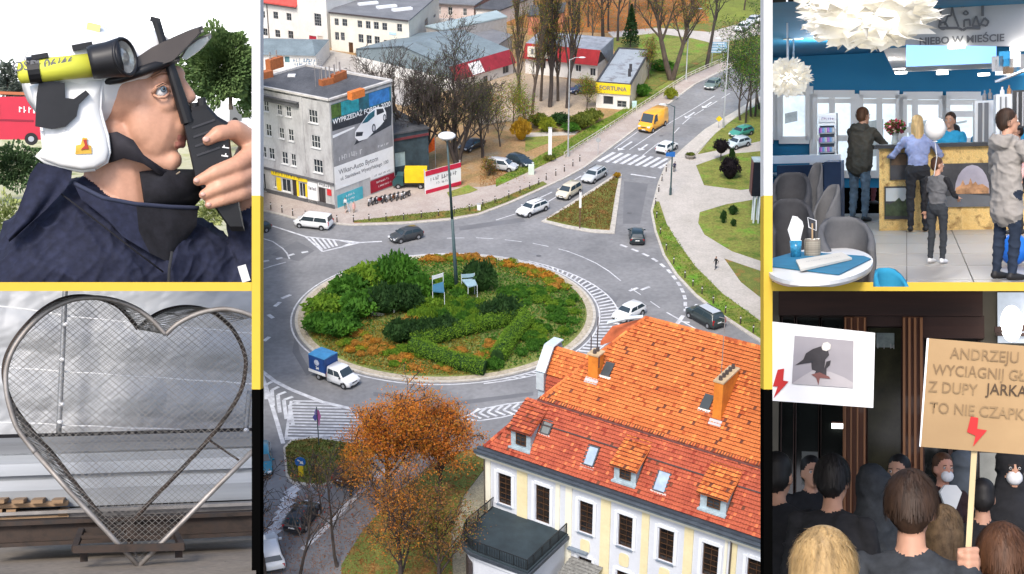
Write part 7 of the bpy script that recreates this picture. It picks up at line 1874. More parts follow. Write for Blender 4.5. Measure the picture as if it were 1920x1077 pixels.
ax_=(TT(470,206,-190)-TT(440,213,-172)).normalized();mx_=ax_.to_track_quat('Z','Y').to_matrix()
b=B();b.lathe(TT(455,210,-176),[(z_(62),0),(z_(60),z_(6)),(z_(30),z_(2)),(z_(14),z_(8))],22,mx=mx_);b.obj('lens',mat('torch_lens',(.62,.60,.54),.12,sc=20,col2=(.16,.15,.13),metal=.5),tc_)
b=B();b.tube([TT(455,211,-178)+mx_@Vector((z_(62)*math.cos(a*.3),z_(62)*math.sin(a*.3),z_(5)))for a in range(21)],z_(7),6,closed=True);b.obj('bezel',blk,tc_,smooth=True)
for x0,x1,yy in((106,150,258),):b=B();b.tube([TT(x0,yy+3,-150),TT(x1,yy-2,-152)],z_(46),18);b.obj('clamp_ring',blk,tc_)
b=B();b.bar(TT(118,214,-150),TT(178,204,-150),z_(60),z_(16));b.obj('clamp_screw',blk,tc_)
mt=[(152,290),(232,300),(234,350),(262,352),(300,322),(312,334),(278,370),(270,410),(235,446),(190,456),(138,448),(142,350)]
b=B();b.extr([(z_(x-200),z_(260-y))for x,y in mt],(0,z_(-6),0),X,Z_,(0,z_(26),0));b.obj('bracket',blk,tc_)
lt_ax=(TT(335,240)-TT(120,262)).normalized()
lettering('OSP',z_(44),ink,tc_,TT(90,244,-190),lt_ax,(0,-.12,1),bold=z_(.6));lettering('M 06/46',z_(42),ink,tc_,TT(190,235,-192),lt_ax,(0,-.12,1),bold=z_(.6))
b=B();b.loft([[FF(x,y,dd+e)for x,y,dd,e in r_]for r_ in([(398,490,-92,0),(400,600,-90,0),(400,600,-90,20),(398,490,-92,20)],[(430,484,-104,0),(455,582,-98,0),(455,582,-98,20),(430,484,-104,20)],[(490,515,-108,0),(526,602,-92,0),(526,602,-92,20),(490,515,-108,20)],[(528,570,-100,0),(582,640,-75,0),(582,640,-75,20),(528,570,-100,20)],[(630,640,-30,0),(630,662,-30,0),(630,662,-30,20),(630,640,-30,20)])]);b.obj('chin_strap',mat('strap_black',(.022,.020,.026),.8,sc=20,var=.3),ff,smooth=True)
b=B();b.tube([FF(570,690,-70),FF(620,662,-55),FF(660,632,-20)],z_(3),6);b.obj('strap_cord',mat('cord_tan',(.30,.24,.17),.8),ff)
cur=[[(140,598),(110,640),(95,690),(55,800),(24,868)],[(200,610),(180,670),(160,730),(105,820),(34,890)],[(265,628),(262,660),(240,695),(170,770),(70,860)]]
sheet_grid(lambda i,j:FF(*[float(np.interp(j*4,range(5),[float(np.interp(i*2,range(3),[cur[k][q][ax]for k in range(3)]))for q in range(5)]))for ax in(0,1)],-118+22*math.sin(i*9+j*2)*j-30*j),16,16,'neck_curtain',navy,ff)
col=[[(268,672,-100),(380,728,-140),(500,750,-120),(620,760,-60),(728,764,10)],[(300,735,-128),(400,810,-168),(510,850,-140),(630,860,-80),(722,830,0)],[(360,770,-120),(450,870,-165),(550,930,-140),(620,965,-100),(668,905,-20)]]
CL=lambda i,j:FF(*[float(np.interp(j*2,range(3),[float(np.interp(i*4,range(5),[col[r][q][ax]for q in range(5)]))for r in range(3)]))for ax in range(3)])
sheet_grid(lambda i,j:CL(.5*i,j),14,8,'collar',navy,ff);sheet_grid(lambda i,j:CL(.5+.5*i,j),14,8,'collar_velcro',black_v,ff)
b=B();b.tube([CL(i/20,0)for i in range(21)],z_(8),6);b.obj('collar_edge',mat('edge_navy',(.035,.042,.075),.9),ff,smooth=True)
b=B();b.tube([FF(520,700,-20),FF(600,690,-10),FF(700,690,60)],z_(70),10);b.obj('inner_collar',black_v,ff,smooth=True)
b=B();b.tube([FF(632,925,-128),FF(622,985,-138),FF(618,1060,-140)],z_(5),6);b.obj('zip',trim_m,ff)
b=B();b.tube([FF(215,705,-115),FF(340,800,-182),FF(480,910,-178),FF(600,1000,-160)],z_(3),6);b.obj('seam',black_v,ff,smooth=True)
b=B();b.box(FF(896,1005,-10),(z_(30),z_(10),z_(60)),mx=Matrix.Rotation(-.3,3,'Y'));b.obj('white_label',white_board,ff)
rd_=thing('two_way_radio','black two way radio with long stub antenna held at the mouth','radio',F(760,520,-30));oR=F(760,520,-30);RRr=lambda x,y,dd=0.0:F(x,y,dd)-oR
b=B();b.tube([RRr(572,72,-60),RRr(590,130,-60),RRr(640,290,-58),RRr(690,450,-50)],[z_(15),z_(14),z_(19),z_(24)],12);b.box(RRr(570,74,-60),(z_(34),z_(28),z_(16)),mx=Matrix.Rotation(.2,3,'Y'));b.obj('antenna',blk,rd_,smooth=False,kind='stuff')
bp_=[(672,454),(690,440),(700,396),(760,384),(800,428),(838,450),(850,560),(870,700),(900,850),(850,850),(800,780),(745,705),(714,648),(702,590),(686,520)]
b=B();b.loft([[RRr(770+(x-770)*f_,600+(y-600)*f_,dd)for x,y in bp_]for f_,dd in((.93,-62),(1,-50),(1,26),(.95,34))]);b.obj('radio_body',blk,rd_)
for x,y in((716,400),(745,382)):B().cyl(RRr(x,y+20,-30),RRr(x-6,y-22,-32),z_(17),z_(15),12).obj('knob',mat('knob_black',(.02,.02,.022),.5),rd_)
for i in range(4):B().bar(RRr(705+i*6,470+i*34,-64),RRr(790+i*6,440+i*34,-64),z_(5),z_(7)).obj('grille_rib',mat('rib_grey',(.035,.035,.04),.4),rd_)
scrawl(rd_,z_(90),z_(30),adw,RRr(825,560,-63),(.12,0,1),(-1,0,.12),91,'lettering')
mark()
# SET 2: HEART CAGE IN A STEEL YARD
at,lev,u,ev=panel(236,812,10.0)
uz=u/1.969
F=lambda x,y,d=0.0:at(x/1.969,530+y/1.969,d)
z_=lambda v:v*uz
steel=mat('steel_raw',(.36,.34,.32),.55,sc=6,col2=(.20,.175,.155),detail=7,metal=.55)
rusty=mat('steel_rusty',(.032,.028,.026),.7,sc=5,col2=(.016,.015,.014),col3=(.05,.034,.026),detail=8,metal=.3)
wire_m=mat('wire_dull',(.17,.16,.145),.5,var=.25,sc=8,metal=.5)
fz=F(480,1048,0).z
b=B();pts=[(-30,1130),(946,1130),(946,905),(-30,905)];b.quad(*[lev(x/1.969,530+y/1.969,fz)for x,y in pts]);b.obj('concrete_floor',mat('yard_floor',(.24,.205,.165),.9,sc=1.6,col2=(.16,.135,.11),detail=9,fine=.15),kind='structure')
DW=2.0
seams=[[(0,85),(300,130),(925,188)],[(0,312),(400,340),(925,374)],[(0,515),(420,535),(925,552)]]
sy=lambda k,x:float(np.interp(x,[p[0]for p in seams[k]],[p[1]for p in seams[k]]))
def tarp_pt(i,j):
 x,y=-40+984*i,-20+640*j
 s=0.0
 for k in range(3):
  d_=y-sy(k,x)
  if 0<d_<170:s+=.07*math.sin(min(1,d_/150)*math.pi)*(.6+.8*nz(x/230,k*3.1))
 f_=abs(nz(x/150+y/210,y/130-x/300,1.7))*.03+abs(nz(x/60+y/40,(y-x*.35)/52,4.2))*.012+nz(x/26,y/26,2)*.003
 return F(x,y,DW-s-f_)
tp_m=mat('plastic_sheet',(.36,.37,.38),.5,sc=2.2,col2=(.31,.32,.33),detail=8,spec=.5)
tw=thing('plastic_sheeting','grey translucent plastic sheeting hung in folds across the back of the yard','tarpaulin',F(460,600,DW))
o_=F(460,600,DW);me_=sheet_grid(tarp_pt,150,100,'sheet',tp_m,tw);me_.data.transform(Matrix.Translation(-o_))
for k in range(3):
 b=B();b.tube([F(-30+i*61,sy(k,-30+i*61)+1.5*math.sin(i*1.7),DW-.30)-o_ for i in range(17)],z_(3.0),6);b.obj('seam_cord',mat('cord_white',(.72,.72,.72),.5,var=.1),tw)
for x0,x1,y0,y1,brs in((243,216,-20,575,((245,155),(222,515),(228,285),(226,450))),(922,902,400,590,((909,545),))):
 t=thing('scaffold_pole','dented galvanised pole standing in front of the sheeting at '+('left' if x0<400 else 'the right edge'),'pole',F(x1,y1,DW-.35));oo=F(x1,y1,DW-.35)
 b=B();b.tube([F(x0+(x1-x0)*i/8,y0+(y1-y0)*i/8,DW-.35)-oo for i in range(9)],z_(11),8);b.obj('pole',mat('galv_dull',(.30,.31,.32),.45,sc=6,col2=(.16,.165,.17),metal=.4),t,smooth=True)
 for x,y in brs:
  b=B();b.ell(F(x,y,DW-.42)-oo,[z_(12),z_(9),z_(9)],10,6);b.obj('clip',MATS['cord_white'],t,smooth=True)
st=thing('steel_stack','stack of long grey steel sections lying across the yard','steel stack',F(460,800,1.6));oo=F(460,800,1.6)
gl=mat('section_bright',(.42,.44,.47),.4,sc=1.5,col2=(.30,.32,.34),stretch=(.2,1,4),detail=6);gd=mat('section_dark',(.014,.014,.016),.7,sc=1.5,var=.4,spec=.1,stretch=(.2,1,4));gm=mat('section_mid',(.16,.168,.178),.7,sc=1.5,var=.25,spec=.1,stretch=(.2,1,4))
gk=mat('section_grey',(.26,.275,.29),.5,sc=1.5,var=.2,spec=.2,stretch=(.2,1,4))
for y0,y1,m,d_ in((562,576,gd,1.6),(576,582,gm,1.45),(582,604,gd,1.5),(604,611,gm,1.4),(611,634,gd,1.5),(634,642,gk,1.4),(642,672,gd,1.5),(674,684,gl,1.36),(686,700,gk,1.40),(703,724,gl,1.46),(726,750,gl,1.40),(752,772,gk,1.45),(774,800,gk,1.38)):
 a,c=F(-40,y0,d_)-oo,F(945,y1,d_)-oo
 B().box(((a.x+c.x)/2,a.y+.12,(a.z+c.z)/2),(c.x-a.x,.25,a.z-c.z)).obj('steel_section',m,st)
pal=thing('pallet','wooden pallet lying at the left under the steel sections','pallet',F(120,870,1.1));oo=F(120,870,1.1);wood_m=mat('pallet_wood',(.36,.24,.14),.85,sc=3,col2=(.22,.14,.08),detail=7,stretch=(.3,1,3))
a,c=F(-30,815,1.1)-oo,F(250,829,1.1)-oo
for k in range(3):B().box(((a.x+c.x)/2,.02+k*.16,(a.z+c.z)/2),(c.x-a.x,.12,z_(15))).obj('deck_board',wood_m,pal)
for x in(0,70,140,215):
 q=F(x,806,1.1)-oo;B().box((q.x,.1,q.z),(z_(42),.5,z_(14))).obj('deck_slat',wood_m,pal)
for x in(-5,45,235):
 q=F(x,848,1.12)-oo;B().box((q.x,.1,q.z),(z_(34),.4,z_(26))).obj('block',wood_m,pal)
q=F(120,864,1.1)-oo;B().box((q.x,.1,q.z),(z_(270),.4,z_(8))).obj('bottom_board',wood_m,pal)
for lb,y0,y1,d_,m in(('long rusty brown steel beam on the floor, nearer the front',888,935,.75,rusty),('long steel beam with bright edge behind the rusty one',852,884,.95,mat('beam_edge',(.22,.205,.19),.5,sc=3,var=.3,metal=.4)),('dark beam shape put in for the shade of the gap under the stacked sections',806,846,1.55,gd)):  # last one is a dark strip standing in for the shaded gap
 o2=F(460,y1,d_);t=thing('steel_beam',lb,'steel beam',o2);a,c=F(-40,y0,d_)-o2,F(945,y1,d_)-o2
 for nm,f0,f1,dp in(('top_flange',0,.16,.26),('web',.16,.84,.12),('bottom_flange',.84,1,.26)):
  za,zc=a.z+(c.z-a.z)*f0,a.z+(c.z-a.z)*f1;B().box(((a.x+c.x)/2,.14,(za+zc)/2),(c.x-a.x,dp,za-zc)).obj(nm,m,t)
t=thing('steel_offcut','short dark steel offcut lying at the bottom right','offcut',F(850,1062,-.05));b=B();b.bar((z_(-22),0,z_(16)),(z_(40),.02,z_(-30)),z_(16));b.bar((z_(-22),.02,z_(24)),(z_(40),.04,z_(-22)),z_(5),z_(16));b.obj('angle_bar',rusty,t)
bs=thing('heart_stand','dark welded steel stand the heart cage rests in','stand',F(480,1030,.2));oo=F(480,1030,.2)
for(x0,y0,d0),(x1,y1,d1),w in(((270,985,-.05),(680,975,-.05),26),((290,915,.45),(650,908,.45),18),((275,985,-.05),(300,915,.45),20),((672,975,-.05),(640,910,.45),20),((310,1000,.1),(310,1030,.1),26),((660,990,.1),(660,1015,.1),26),((300,940,.2),(640,938,.2),12),((480,870,.25),(480,980,.25),22)):
 b=B();b.bar(F(x0,y0,d0)-oo,F(x1,y1,d1)-oo,z_(w));b.obj('stand_bar',rusty,bs)
def smooth_path(pts,n=8):
 out=[]
 for i in range(len(pts)-1):
  p0,p1,p2,p3=[Vector(pts[min(max(k,0),len(pts)-1)])for k in(i-1,i,i+1,i+2)]
  for k in range(n):
   t=k/n;out.append(.5*((2*p1)+(p2-p0)*t+(2*p0-5*p1+4*p2-p3)*t*t+(3*p1-p0-3*p2+p3)*t**3))
 return out+[Vector(pts[-1])]
L1=[(612,192),(560,137),(500,95),(430,68),(350,56),(265,65),(180,103),(110,162),(52,240),(24,315),(22,385),(34,452),(65,540),(130,628)]
L2=[(130,628),(250,765),(400,925),(512,1048)]
R1=[(612,192),(660,150),(735,114),(820,98),(890,108),(944,128)]
R2=[(512,1048),(640,918),(800,755),(944,612)]
hc=thing('heart_cage','large heart shaped padlock cage of steel tube and diamond wire mesh','heart sculpture',F(512,1050,0));oH_=F(512,1050,0)
b=B()
for pth in(smooth_path(L1),L2,smooth_path(R1),R2):b.tube([F(p[0],p[1],0)-oH_ for p in pth],z_(9),10)
b.obj('front_tube',steel,hc,smooth=True)
KL=smooth_path([(510,172),(470,120),(420,78),(330,52),(240,58),(160,98),(90,165),(40,235),(16,300),(18,370),(50,455),(120,550),(200,640),(300,770),(410,895),(486,892)])
KR=smooth_path([(510,172),(560,128),(620,100),(700,90),(790,112),(860,175),(902,260),(905,330),(880,420),(790,555),(660,700),(540,825),(486,892)])
D2=.55
b=B()
for pth in(KL,KR):b.tube([F(p[0],p[1],D2)-oH_ for p in pth],z_(8),8)
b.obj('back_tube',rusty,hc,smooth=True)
def inside(poly,x,y):
 c=False;j=len(poly)-1
 for i in range(len(poly)):
  if(poly[i][1]>y)!=(poly[j][1]>y)and x<(poly[j][0]-poly[i][0])*(y-poly[i][1])/(poly[j][1]-poly[i][1])+poly[i][0]:c=not c
  j=i
 return c
def mesh_face(poly,d,sp,r,nm,par,sk=.86):
 b=B();poly=[(p[0],p[1])for p in poly]
 for s_ in(1,-1):
  k=-1400
  while k<2600:
   run=None;t=-20
   while t<=1080:
    x,y=t,(k+t*sk*s_)
    ok=inside(poly,x,y)
    if ok and run is None:run=(x,y)
    if not ok and run is not None or(t+6>1080 and run):
     if abs(x-run[0])>8:b.bar(F(run[0],run[1],d+.004*s_)-oH_,F(x,y,d+.004*s_)-oH_,r)
     run=None
    t+=6
   k+=sp
 return b.obj(nm,wire_m,par,kind='stuff')
front_poly=smooth_path(L1,4)+[Vector(p)for p in L2[1:]]+[Vector(p)for p in R2[1:]]+[Vector(p)for p in reversed(smooth_path(R1,4))]
mesh_face(front_poly,.02,21,z_(1.3),'front_mesh',hc)
mesh_face(KL+list(reversed(KR))[1:],D2,27,z_(1.25),'back_mesh',hc,.80)
b=B()
def band(A,Bk,n):
 for i in range(n):
  p,q=A[int(i*(len(A)-1)/n)],Bk[int(i*(len(Bk)-1)/n)];p2,q2=A[int((i+1)*(len(A)-1)/n)],Bk[int((i+1)*(len(Bk)-1)/n)]
  b.bar(F(p[0],p[1],.01)-oH_,F(q2[0],q2[1],D2)-oH_,z_(1.8));b.bar(F(p2[0],p2[1],.01)-oH_,F(q[0],q[1],D2)-oH_,z_(1.8))
L2s=[Vector(L2[0]).lerp(Vector(L2[-1]),i/20)for i in range(21)]
band(smooth_path(L1)+L2s[1:],KL,110);band(smooth_path(R1),KR[:len(KR)//2-10],40)
b.obj('side_mesh',wire_m,hc,kind='stuff')
for p,q in(((770,580,D2),(880,655,0)),((40,440,D2),(70,545,0)),((440,75,D2),(520,108,0))):
 b=B();b.bar(F(*p)-oH_,F(*q)-oH_,z_(6));b.obj('spacer',rusty,hc)
mark()
# SET 3: CAFE WITH A CHIPBOARD COUNTER
at,lev,u,ev=panel(1700,234,12.0)
FZ=-1.52
F=lambda x,y,d:at(1430+x/1.959,y/1.959,d+ev.y)
FL=lambda x,y,z=FZ:lev(1430+x/1.959,y/1.959,z)
dist=lambda p:p.y-ev.y
blue_w=mat('cafe_blue',(.010,.165,.33),.7,sc=.8,var=.06);white_c=mat('cafe_white',(.70,.70,.70),.6,var=.03);chip_d=mat('chipboard',(.56,.33,.10),.7,sc=7,col2=(.20,.10,.03),col3=(.66,.44,.16),detail=6,fine=.3)
floor_m=mat('cafe_floor',(.36,.33,.30),.35,sc=.7,col2=(.30,.275,.25),detail=7)
DB=25.0
def wedge(y0,y1,z,m,nm,x0=18,x1=985):
 a,c,e,g=F(x0,300,y0),F(x1,300,y0),F(x1,300,y1),F(x0,300,y1)
 for p in(a,c,e,g):p.z=z
 return B().quad(a,c,e,g).obj(nm,m,kind='structure')
b=B();q=[F(19,300,13.5),F(19,300,DB+.2)];zt2=F(300,0,DB).z;b.extr([(0,0),(1,0),(1,1),(0,1)],(q[0].x,q[0].y,FZ),q[1]-q[0],(0,0,zt2-FZ+.8),(-.05,0,0));b.obj('side_wall',blue_w,label='blue side wall closing the cafe at the left',cat='wall')
fl=wedge(6.9,DB+.3,FZ-.02,mat('grout',(.24,.225,.21),.8),'floor')
yy=6.9
while yy<DB-.2:
 y1=min(DB,yy+1.45);xl,xr_=F(20,300,y1).x,F(985,300,y1).x
 k=math.floor(xl/.62)
 while k*.62<xr_:
  a_,c_=max(k*.62,F(20,300,y1).x),min((k+1)*.62,xr_)
  if c_-a_>.05:B().box(((a_+c_)/2,ev.y+(yy+y1)/2,FZ-.012),(c_-a_-.012,y1-yy-.03,.02)).obj('floor_tile',floor_m,fl)
  k+=1
 yy=y1
bw_=thing('back_wall','deep blue back wall with white framed windows','wall',F(500,640,DB))
oB=F(500,640,DB);BW=lambda x,y,dd=0.0:F(x,y,DB)-oB+Vector((0,-dd,0))
b=B();q=[BW(-20,690),BW(985,690),BW(985,160),BW(-20,160)];b.quad(*q);b.obj('wall_face',blue_w,bw_)
day=mat('window_daylight',(.55,.62,.68),.2,sc=1.4,col2=(.22,.30,.36),col3=(.62,.70,.76),detail=4,emit=(.62,.70,.76),es=.55)
for x0,y0,x1,y1,mul in((62,318,172,515,((.0,0),)),(188,346,338,640,((.45,.55),)),(356,348,502,640,((.5,0),)),(516,352,660,560,((.3,.6),)),(674,352,800,520,((0,.4),)),(20,318,40,515,((0,0),))):
 fw2=13;b=B()
 for p,q in(((x0,y0),(x1,y0)),((x0,y1),(x1,y1)),((x0,y0),(x0,y1)),((x1,y0),(x1,y1))):b.bar(BW(*p,.05),BW(*q,.05),.14,.13)
 for mx_,my in mul:
  if mx_:b.bar(BW(x0+(x1-x0)*mx_,y0,.05),BW(x0+(x1-x0)*mx_,y1,.05),.10)
  if my:b.bar(BW(x0,y0+(y1-y0)*my,.05),BW(x1,y0+(y1-y0)*my,.05),.10)
 w=b.obj('window',white_c,bw_);B().quad(BW(x0,y1,.02),BW(x1,y1,.02),BW(x1,y0,.02),BW(x0,y0,.02)).obj('pane',day,w)
 B().quad(BW(x0+12,y0+34,.04),BW(x1-12,y0+34,.04),BW(x1-12,y0+16,.04),BW(x0+12,y0+16,.04)).obj('blind',white_c,w)
 B().quad(BW(x0+20,y1-60,.03),BW(x0+(x1-x0)*.6,y1-70,.03),BW(x0+(x1-x0)*.6,y0+90,.03),BW(x0+20,y0+100,.03)).obj('outdoor_print',mat('outside_grey',(.25,.29,.31),.4,sc=3,var=.5,emit=(.3,.35,.38),es=.3),w)
zc=F(300,200,DB).z
cp=[F(18,0,14.2),F(985,0,14.2),F(985,0,DB),F(18,0,DB)]
for p in cp:p.z=zc
B().quad(*cp).obj('ceiling',blue_w,kind='structure')
bk=thing('bulkhead','white ceiling bulkhead with logo and sign above the counter','bulkhead',F(700,165,16));oo=F(700,165,16);K=lambda x,y,d:F(x,y,d)-oo
b=B();b.quad(K(440,165,16),K(985,172,16),K(985,-10,16),K(440,-10,16));b.obj('front_panel',mat('bulkhead_white',(.52,.52,.53),.6,var=.04),bk)
zb2=K(600,165,16).z;yb0,yb1=0.0,7.4
P_=lambda x,y,d:Vector((K(x,y,d).x,d-16,zb2-.02))
b=B();b.quad(P_(440,0,16),P_(527,0,16),P_(527,0,21.3),P_(482,0,23.4));b.quad(P_(482,0,23.4),P_(527,0,21.3),P_(860,0,21.3),P_(900,0,23.4));b.obj('soffit',white_c,bk)
led=mat('cove_blue',(.25,.45,.8),.5,var=0,emit=(.22,.48,1.0),es=.6)
hh=.85
b=B();b.quad(*[p+Vector((0,0,hh))for p in(P_(527,0,16),P_(860,0,16),P_(860,0,21.3),P_(527,0,21.3))]);b.quad(P_(527,0,21.3),P_(860,0,21.3),P_(860,0,21.3)+Vector((0,0,hh)),P_(527,0,21.3)+Vector((0,0,hh)));b.quad(P_(527,0,16),P_(527,0,21.3),P_(527,0,21.3)+Vector((0,0,hh)),P_(527,0,16)+Vector((0,0,hh)));b.obj('light_cove',led,bk)
glow=mat('spot_glow',(.9,.9,.9),.4,var=0,emit=(1,.95,.85),es=6)
for x,y in((488,197),(497,224),(502,247),(508,265),(712,168),(940,176),(660,267),(812,272),(905,268)):
 d_=16+(y-165)/100*7.2 if x<520 or y>200 else 16.02
 q=K(x,y,d_);b=B();b.cyl(q+Vector((0,-.02,-.03)),q+Vector((0,-.02,.01)),.09,n=12);b.obj('spotlight',glow,bk)
lettering('NIEBO W MIEŚCIE',.108,ink,bk,K(730,147,15.97),X,Z_,bold=.003)
b=B();kk=dist(F(0,0,16))/2600/1.959
for pts,w in(([(652,95),(652,15),(725,15),(735,25),(745,15),(808,15),(808,60)],7),([(652,104),(720,104),(735,112),(748,104),(800,104)],7),([(668,92),(680,60),(692,58),(696,28),(704,58),(720,100)],5),([(740,100),(740,75),(760,72),(762,96)],5),([(770,96),(784,60),(798,98),(770,96)],5),([(646,100),(650,85),(670,82),(680,100),(662,110),(646,100)],5),([(736,50),(746,40),(756,50),(746,56),(736,50)],4),([(800,90),(815,66),(830,80),(822,96),(800,90)],5)):
 for i in range(len(pts)-1):b.bar(K(*pts[i],15.96),K(*pts[i+1],15.96),w*kk*1.25)
b.obj('logo',ink,bk,kind='stuff')
def lamp(nm,p,e,c,r=.3):
 l=bpy.data.lights.new(nm,'POINT');l.energy=e;l.color=c;l.shadow_soft_size=r*12;o=bpy.data.objects.new(nm,l);COL.objects.link(o);o.matrix_world=Matrix.Translation(FR@p);return o
for x,y,d_,e in((730,215,18.5,9500),(480,200,19,7000),(250,215,20.5,8500),(880,230,18,6500)):lamp('ceiling_spot_light',F(x,y,d_),e,(1,.93,.84),.15)
pap=mat('lamp_paper',(.80,.78,.72),.8,sc=6,var=.08,emit=(1.0,.90,.74),es=.10)
def ruffle(label,x,y,rx,ry,d_,n,seed):
 c=F(x,y,d_);t=thing('pendant_lamp',label,'pendant lamp',c);rs=random.Random(seed);k=d_/2600/1.959
 b=B();b.ell((0,0,0),[rx*k*.62,rx*k*.62,ry*k*.66],14,10);b.obj('lamp_core',mat('lamp_core',(.9,.9,.85),.6,var=0,emit=(1,.93,.8),es=.8),t,smooth=True)
 V,Fq=[],[]
 for i in range(n):
  a=rs.uniform(0,6.28);ph=math.acos(rs.uniform(-1,1));N=Vector((math.sin(ph)*math.cos(a),math.sin(ph)*math.sin(a),math.cos(ph)))
  T1=N.orthogonal().normalized();T2=N.cross(T1);an=rs.uniform(0,6.28);A=T1*math.cos(an)+T2*math.sin(an);Bv=N.cross(A);L=rs.uniform(.45,.75);o0=len(V);f1=rs.uniform(0,6)
  for r_ in range(4):
   for s_ in range(6):
    q=N*(.62+r_*.14+.12*math.sin(s_*2.1+f1)*r_*.5)+A*((s_-2.5)/5*L*1.5)+Bv*(.10*math.sin(s_*1.9+f1)*r_*.6)
    V.append((q.x*rx*k,q.y*rx*k,q.z*ry*k))
  Fq+=[(o0+r_*6+s_,o0+r_*6+s_+1,o0+r_*6+s_+7,o0+r_*6+s_+6)for r_ in range(3)for s_ in range(5)]
 place('ruffles',npmesh('ruffles',np.array(V),Fq,pap,smooth=True),t,kind='stuff')
 b=B();b.cyl((0,0,ry*k*.6),(0,0,ry*k*.6+1.2),.012,n=5);b.obj('cord',white_c,t);return t
ruffle('big ruffled white paper pendant lamp at the top of the cafe',395,62,205,100,11.2,85,3);ruffle('ruffled lamp cut off at the upper left beside the biggest one',235,8,95,55,12.5,60,4);ruffle('small ruffled pendant lamp hanging by two cords at left',92,285,74,60,17,80,5)
t=thing('ceiling_rose','white round ceiling fixings above the small pendant','ceiling fixing',F(95,132,20));oo=F(95,132,20)
for x,y in((90,128),(112,146),(185,70),(215,95)):B().cyl(F(x,y,20)-oo,F(x,y-6,20)-oo,.14,n=12).obj('rose',white_c,t)
for x in(94,114):B().cyl(F(x,140,20)-oo,F(x,235,17)-oo,.012,n=5).obj('cord',white_c,t)
c0,c1=FL(430,842),FL(985,842);yc=min(c0.y,c1.y);ct=thing('counter','chipboard bar counter with dark top and photo panels','counter',Vector((c0.x,yc,FZ)));dc=dist(Vector((0,yc,0)));oo=Vector((c0.x,yc,FZ));K=lambda x,y,dd=0.0:F(x,y,dc-dd)-oo
zt_=K(500,545).z;L_=K(985,842).x
B().box((L_/2,.35,zt_/2),(L_,.7,zt_)).obj('carcass',chip_d,ct)
B().box((L_/2-.02,.33,zt_+.025),(L_+.1,.86,.05)).obj('counter_top',mat('top_black',(.02,.02,.022),.3),ct)
for x0,y0,x1,y1,kd in((468,562,532,662,0),(448,684,545,806,1),(630,598,842,762,2)):
 a,c=K(x0,y1,.02),K(x1,y0,.02);w,h=c.x-a.x,c.z-a.z
 pn_=B().box(((a.x+c.x)/2,-.015,(a.z+c.z)/2),(w,.03,h)).obj('photo_panel',mat('photo_dark',(.035,.033,.035),.5,sc=3,var=.5),ct)
 Q=lambda f,g,e=.034:Vector((a.x+w*f,-e,a.z+h*g))
 if kd==2:
  def ar(pts,m,e,nm):B().extr([(w*f,h*g)for f,g in pts],Vector((a.x,-e,a.z)),X,Z_,(0,.003,0)).obj(nm,m,pn_)
  arch=[(.36,.30)]+[(.66+.30*math.cos(R(180-18*i)),.36+.60*math.sin(R(180-18*i)))for i in range(11)]+[(.96,.30)]
  ar(arch,mat('photo_sky',(.36,.32,.36),.5,sc=2,var=.2),.034,'sky_print');ar([(.36,.30),(.38,.44),(.46,.50),(.50,.62),(.54,.50),(.60,.52),(.63,.66),(.67,.52),(.72,.58),(.76,.50),(.84,.52),(.95,.42),(.95,.30)],mat('photo_town',(.40,.20,.09),.5,sc=9,var=.5),.038,'town_print');ar([(0,0),(1,0),(1,.24),(.5,.30),(0,.2)],mat('photo_road',(.10,.10,.105),.5,var=.2),.036,'road_print')
 else:B().quad(Q(.05,.55),Q(.95,.55),Q(.95,.95),Q(.05,.95)).obj('sky_print',mat('photo_brown',(.10,.055,.025),.5,sc=4,var=.5)if not kd else mat('photo_pale',(.42,.43,.42),.5,var=.2),pn_);
 if kd==1:B().extr([(w*f,h*g)for f,g in((.02,.1),(.98,.1),(.98,.5),(.8,.62),(.7,.5),(.55,.66),(.4,.55),(.2,.45),(.05,.5))],Vector((a.x,-.038,a.z)),X,Z_,(0,.003,0)).obj('hill_print',mat('photo_green',(.035,.05,.02),.5,sc=8,var=.6),pn_)
for nm,lb,x0,x1,y0,y1,d_,dp,m in(('coffee_cabinet','white cabinet with black strips behind the counter',778,856,368,540,21.5,.6,white_c),('wall_unit','pale wall unit on the right behind the counter',856,922,345,540,20.5,.6,mat('unit_pale',(.58,.59,.60),.5,var=.05)),('black_screen','black menu screen at the right edge',918,985,330,472,19.5,.15,mat('screen_black',(.008,.008,.009),.25))):
 a,c=F(x0,y1,d_),F(x1,y0,d_);t=thing(nm,lb,'cabinet' if nm!='black_screen' else 'screen',Vector((c.x*.5+a.x*.5,a.y,a.z)));B().box((0,dp/2,(c.z-a.z)/2),(c.x-a.x,dp,c.z-a.z)).obj('case',m,t)
 for k in range(2):B().box(((k-.8)*(c.x-a.x)*.3,-.012,(c.z-a.z)*.5),(.02 if nm!='coffee_cabinet' else .06,.02,(c.z-a.z)*.9)).obj('strip',ink,t)
b=thing('pennants','row of small hanging cups and prints along the upper shelf','shelf',F(900,300,20));oo=F(900,300,20);B().bar(F(860,300,20.5)-oo,F(985,250,19)-oo,.05,.03).obj('shelf_board',white_c,b)
for i in range(9):
 q=F(862+i*13,235+18*math.sin(i*2.3),19.8)-oo;B().box(q,(.14,.03,.2)).obj('small_print',(ink,white_c,blue_w,MATS['photo_brown'])[i%4],b)
for i,(x,y)in enumerate(((815,350),(835,345),(880,335),(905,330))):
 t=thing('bottle',['dark bottle first on the cabinet','dark bottle second on the cabinet','pale jar on the wall unit','amber bottle on the wall unit'][i],'bottle',F(x,y+20,20.6));b=B();b.lathe((0,0,0),[(.03,0),(.03,.08),(.012,.10),(.012,.13)],10);b.obj('bottle',(ink,ink,white_c,MATS['photo_town'])[i],t);B().cyl((0,0,.13),(0,0,.14),.014,n=8).obj('cap',ink,t)
